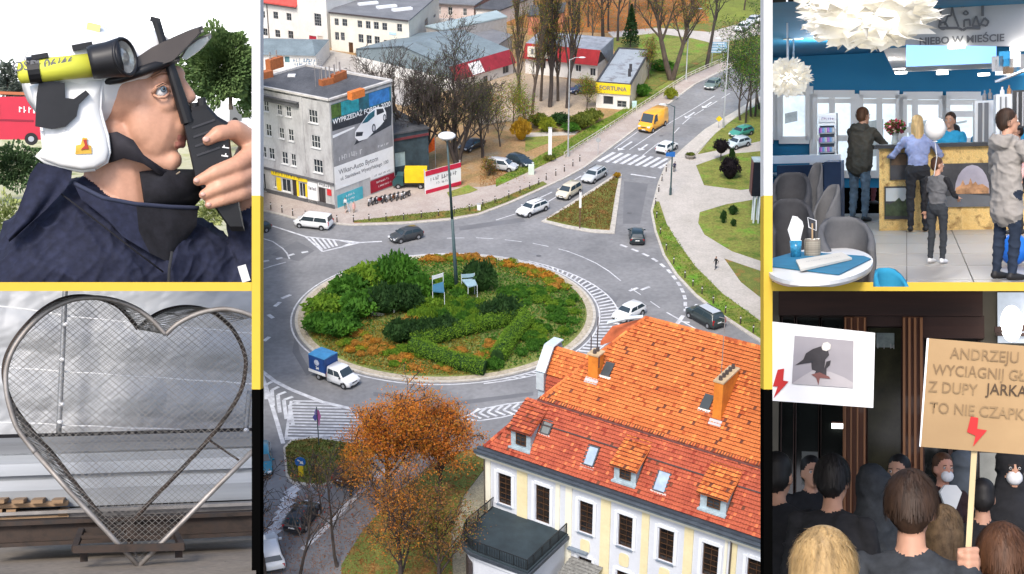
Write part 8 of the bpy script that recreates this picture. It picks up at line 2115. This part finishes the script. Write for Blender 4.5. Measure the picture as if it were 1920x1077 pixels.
a,c=FL(205,640),F(270,415,22);a=F(205,625,22);t=thing('drinks_fridge','tall glass fronted drinks fridge against the blue wall','fridge',a);w,h=c.x-a.x,c.z-a.z
B().box((w/2,.3,h/2),(w,.6,h)).obj('cabinet',mat('fridge_grey',(.50,.52,.54),.4,var=.05),t);B().box((w/2,-.01,h*.42),(w*.8,.03,h*.72)).obj('glass_door',mat('fridge_dark',(.03,.035,.045),.1),t);sg=B().box((w/2,-.01,h*.90),(w*.86,.03,h*.12)).obj('header',mat('header_grey',(.45,.46,.48),.5),t)
scrawl(sg,w*.6,h*.06,mat('header_ink',(.16,.12,.22),.5,var=0),Vector((w/2,-.03,h*.90)),X,Z_,95)
for r_ in range(4):
 B().box((w/2,-.03,h*(.14+.17*r_)),(w*.76,.03,.02)).obj('fridge_shelf',MATS['fridge_grey'],t)
 for k in range(6):B().cyl((w*(.17+.132*k),-.04,h*(.15+.17*r_)),(w*(.17+.132*k),-.04,h*(.235+.17*r_)),.035,.03,8).obj('drink',mat('drink_%d'%(k%3),((.25,.10,.30),(.10,.20,.35),(.30,.30,.32))[k%3],.3),t)
dq=dc+.3;t=thing('flower_vase','bunch of pink and red flowers in a glass vase on the counter','flowers',F(487,538,dq));b=B();b.lathe((0,0,0),[(.04,0),(.055,.05),(.04,.15),(.055,.19)],12);b.obj('vase',mat('vase_glass',(.30,.32,.30),.1,alpha=.6),t)
for nm,m,sd,n in(('leaves',L_gr,1,260),('blossom',mat('petal_pink',(.62,.08,.16),.6,sc=20,col2=(.30,.02,.05)),2,170),('blossom',mat('petal_pale',(.70,.50,.45),.6),3,60)):
 rs=np.random.RandomState(sd);D=rs.normal(size=(n,3));D/=np.linalg.norm(D,axis=1)[:,None];V,Fq=leaf_quads(D*np.array([.15,.11,.11])*(rs.rand(n,1)**.4)+np.array([0,0,.28]),.055,sd,aspect=.8);place(nm,npmesh(nm,V,Fq,m),t,kind='stuff')
def person_at(lb,fx,fy,top_y,rz,**k):
 p=FL(fx,fy);h=(F(fx,top_y,dist(p)).z-FZ);return human('person',lb,(p.x,p.y,FZ),rz,h,**k)
jeans=mat('jeans',(.10,.145,.20),.9,sc=10,var=.3);grey_k=mat('cloth_grey',(.115,.115,.12),.9,sc=10,var=.2);olive_k=mat('cloth_olive',(.060,.055,.045),.85,sc=8,var=.25,bump=.2);lav=mat('shirt_lavender',(.22,.25,.40),.85,sc=10,var=.15,bump=.1);cyan=mat('shirt_cyan',(.03,.32,.56),.8,sc=10,var=.12);beige_k=mat('coat_beige',(.30,.275,.25),.9,sc=14,var=.10)
person_at('man in a dark hooded jacket and blue jeans leaning on the counter',355,815,398,R(58),top=olive_k,legs=jeans,hair=hair_rd,bulk=1.25,strands=700,coat=.12,hood='down',lean=.16,head_turn=-.3,voxel=.013,pose=dict(Rel=(.36,-.22,1.18),Rha=(.58,-.05,1.14),Lel=(.34,.24,1.18),Lha=(.56,.12,1.14)))
person_at('person in dark clothes half hidden behind the man at the counter',392,752,425,R(50),top=black_cloth,legs=mat('trousers_red',(.10,.025,.03),.9),hair=hair_bk,bulk=1.1,voxel=.018)
person_at('woman in a lavender shirt and black trousers seen from behind at the counter',570,852,428,R(98),top=lav,legs=black_cloth,hair=hair_bl,female=True,long_hair=True,lean=.10,bulk=1.08,voxel=.013,pose=dict(Rel=(.20,-.36,1.16),Rha=(.44,-.44,1.14),Lel=(.22,.34,1.16),Lha=(.44,.40,1.14)))
person_at('small boy in a grey and black sweater looking at the counter',640,968,582,R(60),top=grey_k,sleeve=black_cloth,legs=mat('trousers_slate',(.03,.034,.04),.9,var=.2),shoes=shoe_wh,hair=hair_rd,voxel=.013,shoulders=.17,pose=dict(Rel=(.12,-.24,1.14),Rha=(.34,-.18,1.08)),head_turn=-.6)
person_at('woman in a long beige hooded coat and dark jeans at the right',893,1030,408,R(40),top=beige_k,legs=mat('jeans_dark',(.018,.028,.05),.9,var=.25),hair=hair_br,female=True,coat=.30,hood='down',bulk=1.0,voxel=.012,strands=900,head_turn=-.5,pose=dict(Rel=(.10,-.27,1.12),Rha=(.30,-.14,1.22),Lel=(.08,.28,1.12),Lha=(.30,.14,1.22)))
def behind(lb,x,topy,rz,d_,**k):
 p=F(x,540,d_);h=F(x,topy,d_).z-FZ;human('person',lb,(p.x,p.y,FZ),rz,h,**k)
behind('waitress in a bright blue shirt with hair tied back behind the counter',690,418,R(250),dc+1.6,top=cyan,hair=hair_br,female=True,bun=True,voxel=.016,short=True,pose=dict(Rel=(.12,-.30,1.14),Rha=(.30,-.20,.98)))
behind('dark haired person in a blue shirt bending low behind the counter',745,455,R(200),dc+2.4,top=cyan,hair=hair_bk,voxel=.018,lean=.3,short=True);behind('person in a blue shirt partly hidden beside the beige coat',818,436,R(270),dc+1.9,top=cyan,hair=hair_br,voxel=.018,short=True)
behind('person at the far right edge behind the beige coat',935,455,R(200),dc-1.0,top=mat('shirt_pink',(.5,.28,.26),.9),hair=hair_br,voxel=.018)
q=F(633,474,15.5);rb=37*15.5/5093;t=thing('balloon','white round balloon floating in front of the counter','balloon',q);b=B();b.ell((0,0,0),[rb,rb,rb*1.08],20,14);b.obj('balloon',mat('balloon_white',(.72,.70,.67),.3,var=.03),t,smooth=True);b=B();b.cyl((0,0,-rb*1.06),(0,0,-rb*1.2),.012,.03,8);b.obj('knot',MATS['balloon_white'],t);b=B();b.tube([(0,0,-rb*1.2),(.02,0,-.3),(-.01,.02,-.5)],.004,4);b.obj('string',white_c,t)
q=FL(922,975);t=thing('balloon','blue balloon lying on the floor behind the beige coat','balloon',(q.x,q.y,FZ+.17));b=B();b.ell((0,0,0),[.15,.15,.17],18,12);b.obj('balloon',mat('balloon_blue',(.02,.16,.62),.3,var=.05),t,smooth=True);b=B();b.cyl((.14,0,-.05),(.18,0,-.06),.012,.03,8);b.obj('knot',MATS['balloon_blue'],t)
tw_=mat('table_white',(.70,.70,.69),.35,var=.02);runner=mat('runner_blue',(.02,.16,.27),.8,sc=9,var=.12)
def table(lb,cx,cy,rx,zt=-.77,runner_px=None):
 c=lev(1430+cx/1.959,cy/1.959,zt);e=lev(1430+(cx+rx[0])/1.959,cy/1.959,zt);f=lev(1430+cx/1.959,(cy+rx[1])/1.959,zt);a_,b_=abs(e.x-c.x),abs(f.y-c.y)
 t=thing('cafe_table',lb,'table',(c.x,c.y,FZ));h=zt-FZ;S_=Matrix.Diagonal((1,b_/a_,1))
 b=B();b.lathe((0,0,h),[(a_*.98,-.035),(a_,-.02),(a_,0)],36,mx=S_);b.obj('table_top',tw_,t,smooth=False)
 for i in range(4):an=R(45+90*i);b=B();b.cyl((a_*.6*math.cos(an),b_*.6*math.sin(an),0),(a_*.3*math.cos(an),b_*.3*math.sin(an),h-.03),.022,.03,8);b.obj('leg',mat('leg_oak',(.42,.28,.15),.6),t)
 return t,c,a_,b_
T1,tc1,ta,tb=table('large white oval table in the foreground with blue runner',215,965,(190,72))
table('white table in the middle distance at the left edge',60,738,(92,18));table('white table at the far left in front of the bench',130,632,(86,12))
zr=-.765
pl_=[lev(1430+x/1.959,y/1.959,zr)for x,y in((20,955),(125,925),(372,942),(398,952),(280,1010),(20,978))]
t=thing('table_runner','blue table runner across the foreground table','table runner',pl_[0]);B().prism([(p.x-pl_[0].x,p.y-pl_[0].y)for p in pl_],-.002,.003).obj('cloth',runner,t)
t=thing('table_runner','blue runner on the far left table','table runner',F(120,628,13));p=[lev(1430+x/1.959,y/1.959,zr)-F(120,628,13)for x,y in((70,632),(80,622),(160,624),(150,634))];B().prism([(q.x,q.y)for q in p],p[0].z,p[0].z+.004).obj('cloth',runner,t)
m_=[lev(1430+x/1.959,y/1.959,zr+.006)for x,y in((122,962),(290,934),(328,955),(140,998))]
t=thing('menu_card','folded cream menu with dark lettering on the blue runner','menu',m_[0]);q=[p-m_[0]for p in m_];b=B();b.loft([q,[p+Vector((0,0,.012))for p in q]]);b.obj('card',mat('card_cream',(.62,.58,.50),.6,var=.08),t);sc_=(q[1]-q[0]);scrawl(t,sc_.length*.7,.03,ink,(q[0]+q[1]+q[2]+q[3])/4+Vector((0,0,.016)),sc_,q[3]-q[0],98)
q=lev(1430+122/1.959,945/1.959,zr);k=dist(q)/2600/1.959
t=thing('napkin_glass','glass with blue band stuffed with white napkins','glass',q);b=B();b.lathe((0,0,0),[(18*k,0),(22*k,60*k)],16);b.obj('glass',mat('glass_blue',(.03,.20,.34),.15,sc=30,var=.5),t,smooth=True)
for a_ in range(5):
 b=B();b.loft([[Vector((x*k,y*k,z*k))for x,y,z in((-14,-4,50),(14,-4,50),(14,4,50),(-14,4,50))],[Vector((x*k,y*k,z*k))for x,y,z in((-28+a_*4,-6,100),(20+a_*2,-9+a_*3,112),(22,6,104),(-26,6,98))],[Vector((x*k,y*k,z*k))for x,y,z in((-10+a_*5,-3,150-a_*7),(8+a_*4,-2,146-a_*4),(8,3,140),(-8,3,142))]]);b.obj('napkin',white_c,t)
q=lev(1430+183/1.959,940/1.959,zr);t=thing('candle_jar','dark layered candle jar with a wire card holder','candle jar',q);b=B();b.lathe((0,0,0),[(28*k,0),(30*k,12*k),(30*k,55*k),(26*k,62*k)],16);b.obj('jar',mat('jar_layers',(.10,.075,.055),.3,sc=3,col2=(.42,.38,.30),stretch=(.1,.1,30)),t);b=B();b.cyl((0,0,50*k),(0,0,118*k),3*k,n=6);b.obj('stem',MATS['leg_oak'],t);b=B();b.tube([(-16*k,0,140*k),(14*k,0,128*k),(14*k,0,92*k),(-12*k,0,104*k)],2*k,5,closed=True);b.obj('wire_frame',white_c,t)
ch_g=mat('chair_grey',(.10,.10,.104),.85,sc=12,var=.12);ch_d=mat('chair_dark',(.04,.04,.044),.85,sc=12,var=.15);ch_b=mat('chair_blue',(.02,.22,.36),.85,sc=12,var=.1)
def tub(lb,cx,top,bot,w,d_,rz,m):
 c=F(cx,bot,d_);h=F(cx,top,d_).z-FZ;hw=w/2*d_/2600/1.959;t=thing('tub_chair',lb,'chair',(c.x,c.y,FZ),rz,'upholstered tub chairs')
 rings=[]
 for z,s_ in((.40,.78),(.52,.92),(h*.8,1.0),(h-.03,.97),(h,.92)):
  ring=[]
  for side,fct in((0,1.0),(1,.80)):
   for i in range(13):
    a_=R(-35+250*i/12)if side==0 else R(-35+250*(12-i)/12)
    dip=1-.5*max(0,abs((i if side==0 else 12-i)/6-1)-.25)**1.3 if z>.45 else 1
    ring.append(Vector((hw*s_*fct*math.cos(a_),hw*1.1*s_*fct*math.sin(a_),.40+(z-.40)*dip)))
  rings.append(ring)
 b=B();b.loft(rings);b.obj('backrest',m,t,smooth=True)
 b=B();b.ell((0,-hw*.15,.44),[hw*.85,hw*.95,.09],16,8);b.obj('seat',m,t,smooth=True)
 for x,y in((-.6,-.6),(.6,-.6),(-.6,.6),(.6,.6)):b=B();b.cyl((x*hw*1.1,y*hw*1.1,0),(x*hw*.7,y*hw*.7,.40),.014,.022,7);b.obj('leg',MATS['leg_oak'],t)
tub('grey tub chair behind the foreground table',308,803,1000,208,8.9,R(14),ch_g);tub('grey tub chair between the tables, turned to the left',232,680,830,100,11.2,R(-50),ch_g);tub('dark tub chair back in the left middle',105,735,900,175,9.8,R(10),ch_d);tub('dark tub chair at the far left table',105,636,725,150,12.6,R(0),ch_d);tub('grey chair beyond the far left table',190,598,700,60,14.5,R(-30),ch_g);tub('turquoise chair back at the bottom edge',475,990,1100,130,7.4,R(30),ch_b)
a,c=F(36,600,17.5),F(290,690,17.5);t=thing('bench_sofa','dark blue bench sofa under the windows at left','sofa',(a.x,a.y,FZ));w=c.x-a.x;hz=a.z-FZ
B().box((w/2,.3,hz*.35),(w,.9,hz*.7)).obj('seat',mat('sofa_navy',(.018,.035,.075),.85,var=.2),t);B().box((w/2,.68,hz*.48),(w,.2,hz*.95)).obj('backrest',MATS['sofa_navy'],t);B().box((w-.1,.3,hz*.5),(.2,.9,hz)).obj('armrest',MATS['sofa_navy'],t);B().box((w*.4,.85,hz*1.02),(w*1.1,.1,.10)).obj('ledge',white_c,t)
mark()
# SET 4: NIGHT DEMONSTRATION
at,lev,u,ev=panel(1684,812,22.5)
FZ=-1.87
F=lambda x,y,d:at(1430+x/1.969,530+y/1.969,d+ev.y)
DW=15.2;kw=DW/2600/1.969
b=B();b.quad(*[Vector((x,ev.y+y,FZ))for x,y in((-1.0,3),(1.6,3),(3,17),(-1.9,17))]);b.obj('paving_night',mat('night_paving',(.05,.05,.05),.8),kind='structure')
b=B();b.quad(F(30,18,6.0),F(985,18,6.0),F(985,18,15.5),F(30,18,15.5));b.obj('canopy',mat('sky_blocker_dark',(.02,.015,.012),.9),label='unseen dark sheet added above the crowd to shut out sky light',cat='canopy')  # unseen sheet added overhead to keep sky light off the crowd
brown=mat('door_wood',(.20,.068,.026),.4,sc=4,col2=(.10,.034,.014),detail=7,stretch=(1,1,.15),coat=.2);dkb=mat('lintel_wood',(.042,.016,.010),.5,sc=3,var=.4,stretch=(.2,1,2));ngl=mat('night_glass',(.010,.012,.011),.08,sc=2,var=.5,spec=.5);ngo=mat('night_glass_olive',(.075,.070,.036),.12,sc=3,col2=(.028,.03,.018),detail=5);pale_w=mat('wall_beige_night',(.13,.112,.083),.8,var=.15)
en=thing('entrance_front','dark wooden entrance front with tall glazed doors behind the crowd','entrance',F(500,900,DW));oo=F(500,900,DW);K=lambda x,y,dd=0.0:F(x,y,DW)-oo+Vector((0,-dd,0))
def slab(nm,x0,y0,x1,y1,m,t=.1,d0=0.0,par=en):
 a,c=K(x0,y1),K(x1,y0);return B().box(((a.x+c.x)/2,-d0-t/2,(a.z+c.z)/2),(c.x-a.x,t,c.z-a.z)).obj(nm,m,par)
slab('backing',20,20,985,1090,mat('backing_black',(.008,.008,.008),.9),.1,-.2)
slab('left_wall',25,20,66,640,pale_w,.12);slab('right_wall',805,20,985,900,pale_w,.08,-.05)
for x0,x1,m in((68,118,ngl),(122,210,ngl),(214,300,ngl),(386,514,ngo),(592,690,ngl),(694,802,ngl)):
 w=slab('window',x0,120,x1,1000,m,.03)
 for xx in(x0+2,x1-2):slab('glazing_bar',xx-2,120,xx+2,1000,dkb,.05,.03)
slab('lintel',68,20,805,130,dkb,.35);slab('lintel_moulding',340,130,812,168,dkb,.28);slab('lintel_moulding',590,168,812,212,dkb,.3);slab('transom',68,118,340,128,dkb,.2)
for x0,x1 in((302,385),(516,590)):
 p=slab('pillar',x0,135,x1,1000,brown,.3)
 for f in(.08,.34,.62,.92):slab('pillar_rib',x0+(x1-x0)*f-4,140,x0+(x1-x0)*f+4,1000,mat('rib_wood',(.30,.125,.05),.4,sc=4,var=.3,stretch=(1,1,.1)),.05,.3)
slab('door_edge',296,450,302,1000,MATS['rib_wood'],.12);slab('notice',420,188,486,240,mat('notice_pale',(.25,.30,.28),.4,sc=8,var=.4),.02,.04);scrawl(en,55*kw,22*kw,mat('notice_ink',(.5,.5,.48),.5,var=0),K(453,238,.07),X,Z_,101)
slab('door_reflection',145,625,206,745,mat('pale_reflection',(.10,.104,.095),.5,var=.2),.02,.04);slab('white_door',800,630,868,800,mat('door_white_n',(.26,.26,.235),.6,sc=3,var=.2),.05,.05);slab('white_door',868,640,985,800,MATS['door_white_n'],.05,.04)  # pale slab on the glass is a reflection put in as colour
slab('fanlight',866,40,985,225,mat('fanlight',(.35,.38,.42),.3,sc=3,var=.3,emit=(.5,.55,.62),es=.35),.03,.06);slab('fanlight_bar',858,190,985,200,dkb,.06,.09)
gl2=mat('lamp_glow',(.9,.9,.9),.4,var=0,emit=(1,.98,.92),es=3)
t=thing('wall_lamp','glowing white lamp at the upper right of the entrance','lamp',K(905,165,.5)+oo);b=B();b.ell((0,0,0),[36*kw,30*kw,62*kw],16,10);b.obj('globe',gl2,t,smooth=True);B().bar((-55*kw,.0,-22*kw),(60*kw,0,-14*kw),.05,.06).obj('arm',dkb,t);lamp('wall_lamp_light',K(905,165,1.0)+oo,900,(1,.95,.85),.1)
t=thing('strip_reflection','small glowing strip put in for a lamp reflection in the dark glass','lamp',K(277,530,.05)+oo);B().box((0,0,0),(40*kw,.03,18*kw)).obj('tube',gl2,t);B().box((0,.02,12*kw),(44*kw,.03,5*kw)).obj('strip_edge',dkb,t)  # glowing box stands in for a reflection in the glass
def placard(name,label,q,d,m,back):
 P=[F(x,y,d)for x,y in q];t=thing(name,label,'placard',P[3]);L_=[p-P[3]for p in P];b=B();b.loft([L_,[p+Vector((0,.02,0))for p in L_]]);b.obj('board',m,t)
 ax,ay=(L_[2]-L_[3]).normalized(),(L_[0]-L_[3]).normalized()
 return t,(lambda x,y,e=.004:F(x,y,d)-P[3]+Vector((0,-e,0))),ax,ay
paper=mat('paper_white',(.82,.82,.82),.8,sc=3,var=.03,bump=.15)
d=6.2
t,Q,ax,ay=placard('paper_placard','white paper placard with an eagle picture and a red lightning bolt',((30,144),(415,186),(408,463),(30,436)),d,paper,0)
def shp(nm,pts,m,e,par=None):P=[Q(x,y,e)for x,y in pts];b=B();tr=tessellate_polygon([[Vector((p[0],-p[1],0))for p in pts]]);b.add(P,[tuple(f)for f in tr]);return b.obj(nm,m,par or t)
redm2=mat('bolt_red',(.50,.022,.022),.7,sc=4,var=.12)
ph=shp('photo',[(118,196),(336,216),(334,390),(108,374)],mat('photo_grey',(.33,.31,.33),.7,sc=2,var=.18),.004)
for nm,pts,m,e in(('ledge_print',[(108,374),(150,345),(190,322),(250,330),(300,350),(334,370),(334,390)],mat('print_mid',(.44,.41,.42),.7),.006),('eagle_print',[(120,306),(150,285),(160,262),(185,246),(215,236),(240,246),(246,268),(232,285),(228,318),(205,330),(182,322),(180,296),(150,300)],mat('print_dark',(.040,.036,.040),.7,sc=9,var=.3),.008),('eagle_print',[(228,318),(236,292),(252,288),(248,306),(236,318),(236,345),(205,356),(188,345),(198,326)],MATS['print_dark'],.0085),('perch_print',[(180,340),(210,332),(246,348),(250,356),(212,352),(206,380),(198,352)],mat('print_red_brown',(.20,.08,.07),.7),.010),('head_print',[(218,240),(224,224),(240,220),(252,230),(250,246),(236,254),(222,250)],mat('print_pale',(.70,.66,.60),.7),.0105)):shp(nm,pts,m,e,ph)
shp('lightning_bolt',[(56,322),(80,318),(76,362),(96,366),(40,428),(56,384),(38,384)],redm2,.006)
card=mat('cardboard',(.40,.265,.135),.85,sc=2.5,col2=(.34,.22,.11),detail=6)
d=5.3
t,Q,ax,ay=placard('cardboard_placard','brown cardboard placard with handwritten slogan and red bolt on a pale stick',((612,206),(985,236),(985,638),(580,606)),d,card,0)
ks=d/2600/1.969;pen=mat('pen_brown',(.19,.12,.062),.8,sc=9,col2=(.30,.20,.10));pen_d=mat('pen_black',(.05,.032,.02),.8,sc=9,col2=(.11,.07,.04))
for tx,x,y,w,m in(('ANDRZEJU',692,262,52,pen),('WYCIĄGNIJ GŁOWĘ',628,322,50,pen),('Z DUPY',612,385,52,pen),('JARKA',826,394,52,pen_d),('TO NIE CZAPKA',616,462,52,pen)):lettering(tx,w*ks*1.05,m,t,Q(x,y,.006),Vector((1,0,-.06)),Vector((.06,0,1)),bold=.0004,align='LEFT',sx=.86)
shp('lightning_bolt',[(768,495),(796,500),(792,540),(828,546),(776,606),(786,566),(754,552)],redm2,.006)
shp('edge_highlight',[(606,206),(614,206),(584,606),(578,606)],paper,.007)
a_,c_=Q(786,560,-.03),Q(758,1030,-.03);B().bar(a_,c_,22*ks,.02).obj('stick',mat('stick_pale',(.58,.46,.26),.7,sc=3,var=.12,stretch=(1,1,.2)),t)
def crowd(lb,x,y,d,rz,h=1.72,**k):
 p=F(x,y,d);s=h/1.75;hz=1.63*s
 return human('person',lb,(p.x,p.y,p.z-hz),rz,h,voxel=k.pop('voxel',.017),group=None,**k)
coat_g=mat('coat_grey_n',(.034,.038,.044),.9,sc=14,var=.3,bump=.2);up_=R(90);msk=mat('mask_white',(.66,.66,.68),.7,var=.03)
gr=dict(Rel=(.10,-.26,1.16),Rha=(.30,-.10,1.30))
crowd('blond person seen from behind at the bottom left of the crowd',225,1098,4.0,up_,top=black_cloth,hair=hair_bl,voxel=.011,strands=4200,female=True,long_hair=True)
crowd('dark brown haired person in a grey coat in the middle, seen from behind',548,838,5.3,R(84),top=coat_g,hair=hair_br,bulk=1.1,voxel=.012,strands=3600)
crowd('brown haired person at the bottom right corner seen from behind',885,1035,5.4,R(98),top=black_cloth,hair=hair_rd,voxel=.012,strands=3600,female=True)
crowd('person with long light brown hair beside the placard stick',668,930,6.8,R(80),1.62,top=black_cloth,hair=mat('hair_light_brown',(.16,.10,.05),.6,sc=30,var=.4),long_hair=True,female=True,strands=2400)
crowd('short haired person in a black jacket at the left, seen from behind',258,735,7.6,R(72),top=black_cloth,hair=hair_bk,bulk=1.15,voxel=.013,strands=2400)
crowd('hooded person in dark grey left of the brown pillar',408,775,8.4,up_,top=coat_g,hood='up');crowd('person in black cut off by the left edge of the set',52,720,8.0,R(70),top=black_cloth,hair=hair_bk,bulk=1.2)
crowd('person in a dark knitted cap facing the entrance light',505,705,11.0,R(250),top=black_cloth,hair=hair_bk);crowd('pale faced person half hidden behind the short haired one',178,705,11.5,R(290),top=black_cloth,hair=hair_bk)
def mask(nm,r,H,m=msk,big=1.0):b=B();b.ell(H(.070,0,-.055),[.045*big,.055*big,.052*big],14,8);b.obj(nm,m,r,smooth=True)
r_,H=crowd('man in a dark suit and white shirt wearing a white face mask',664,690,12.6,R(295),top=mat('suit_maroon',(.028,.012,.014),.85),hair=hair_rd,sk=mat('skin_pink',(.55,.27,.19),.5,sc=6,var=.1));mask('face_mask',r_,H)
b=B();b.extr([(-.10,.0),(0,-.26),(.10,0),(.05,.06),(-.05,.06)],H(.075,0,-.19)+Vector((.03,0,0)),Vector((0,1,0)),Z_,(.03,0,0));b.obj('shirt',white_board,r_)
crowd('person in a grey hood turned away beside the masked man',732,685,13,R(120),top=mat('hood_slate',(.09,.105,.125),.9,var=.2),hood='up');r_,H=crowd('hooded person in black with a white mask at the right',918,692,10.8,R(280),top=black_cloth,hood='up',bulk=1.15);mask('face_mask',r_,H,big=1.05)
crowd('person in dark clothes behind the placard stick',812,800,9.5,up_,1.6,top=black_cloth,hair=hair_bk)
p=F(752,1012,d-.03);t=thing('person','raised fist gripping the pale placard stick from below the frame','person',p);P=[('c',(.05,.0,-.9),(.012,.0,-.09),.055,.034,'sleeve'),('e',(.008,.012,-.02),(.042,.036,.052),'skin')]
for i in range(4):z=.026-.024*i;P+=[('c',(.034,-.010,z),(.004,-.036,z),.0125,.0115,'skin'),('c',(.004,-.036,z),(-.024,-.022,z-.003),.0115,.010,'skin')]
P+=[('c',(-.02,.01,-.03),(-.024,-.03,.012),.014,.011,'skin')]
figure(P,.006,'arm',dict(skin=skin,sleeve=black_cloth),t)
mark()
# every model ends at the walls of its compartment
bpy.context.view_layer.update()
def wall_plane(x=None,y=None,keep='lo'):
 n=ray(x,0).cross(ray(x,900))if x is not None else ray(0,y).cross(ray(1900,y))
 probe=ray(x-90,500)if x is not None else ray(900,y-90)
 if n.dot(probe)>0:n=-n
 return n.normalized()if keep=='lo' else-n.normalized()
def trim(names,planes):
 for nm in names:
  o=bpy.data.objects.get(nm)
  if o is None or o.type!='MESH' or o.data.users>1 or not o.data.vertices:continue
  mw=o.matrix_world;inv=mw.inverted();bb=[mw@Vector(c)for c in o.bound_box]
  for n in planes:
   ds=[(p-CP).dot(n)for p in bb]
   if max(ds)<=1e-4:continue
   bm=bmesh.new();bm.from_mesh(o.data)
   bmesh.ops.bisect_plane(bm,geom=bm.verts[:]+bm.edges[:]+bm.faces[:],plane_co=inv@CP,plane_no=(mw.to_3x3().transposed()@n).normalized(),clear_outer=True)
   bm.to_mesh(o.data);bm.free()
 for nm in names:
  o=bpy.data.objects.get(nm)
  if o is not None and o.type=='MESH' and not o.data.vertices and not o.children:bpy.data.objects.remove(o)
 for nm in names:
  o=bpy.data.objects.get(nm)
  if o is not None and o.type=='EMPTY' and not o.children:bpy.data.objects.remove(o)
LW,RW,MW=480,1440,538
trim([n for n in SETS[0]if n not in('ground',)],[wall_plane(x=RW),wall_plane(x=LW,keep='hi')])
trim(SETS[2],[wall_plane(x=LW),wall_plane(y=MW)]);trim(SETS[3],[wall_plane(x=LW),wall_plane(y=MW,keep='hi')])
trim(SETS[4],[wall_plane(x=RW,keep='hi'),wall_plane(y=MW)]);trim(SETS[5],[wall_plane(x=RW,keep='hi'),wall_plane(y=MW,keep='hi')])
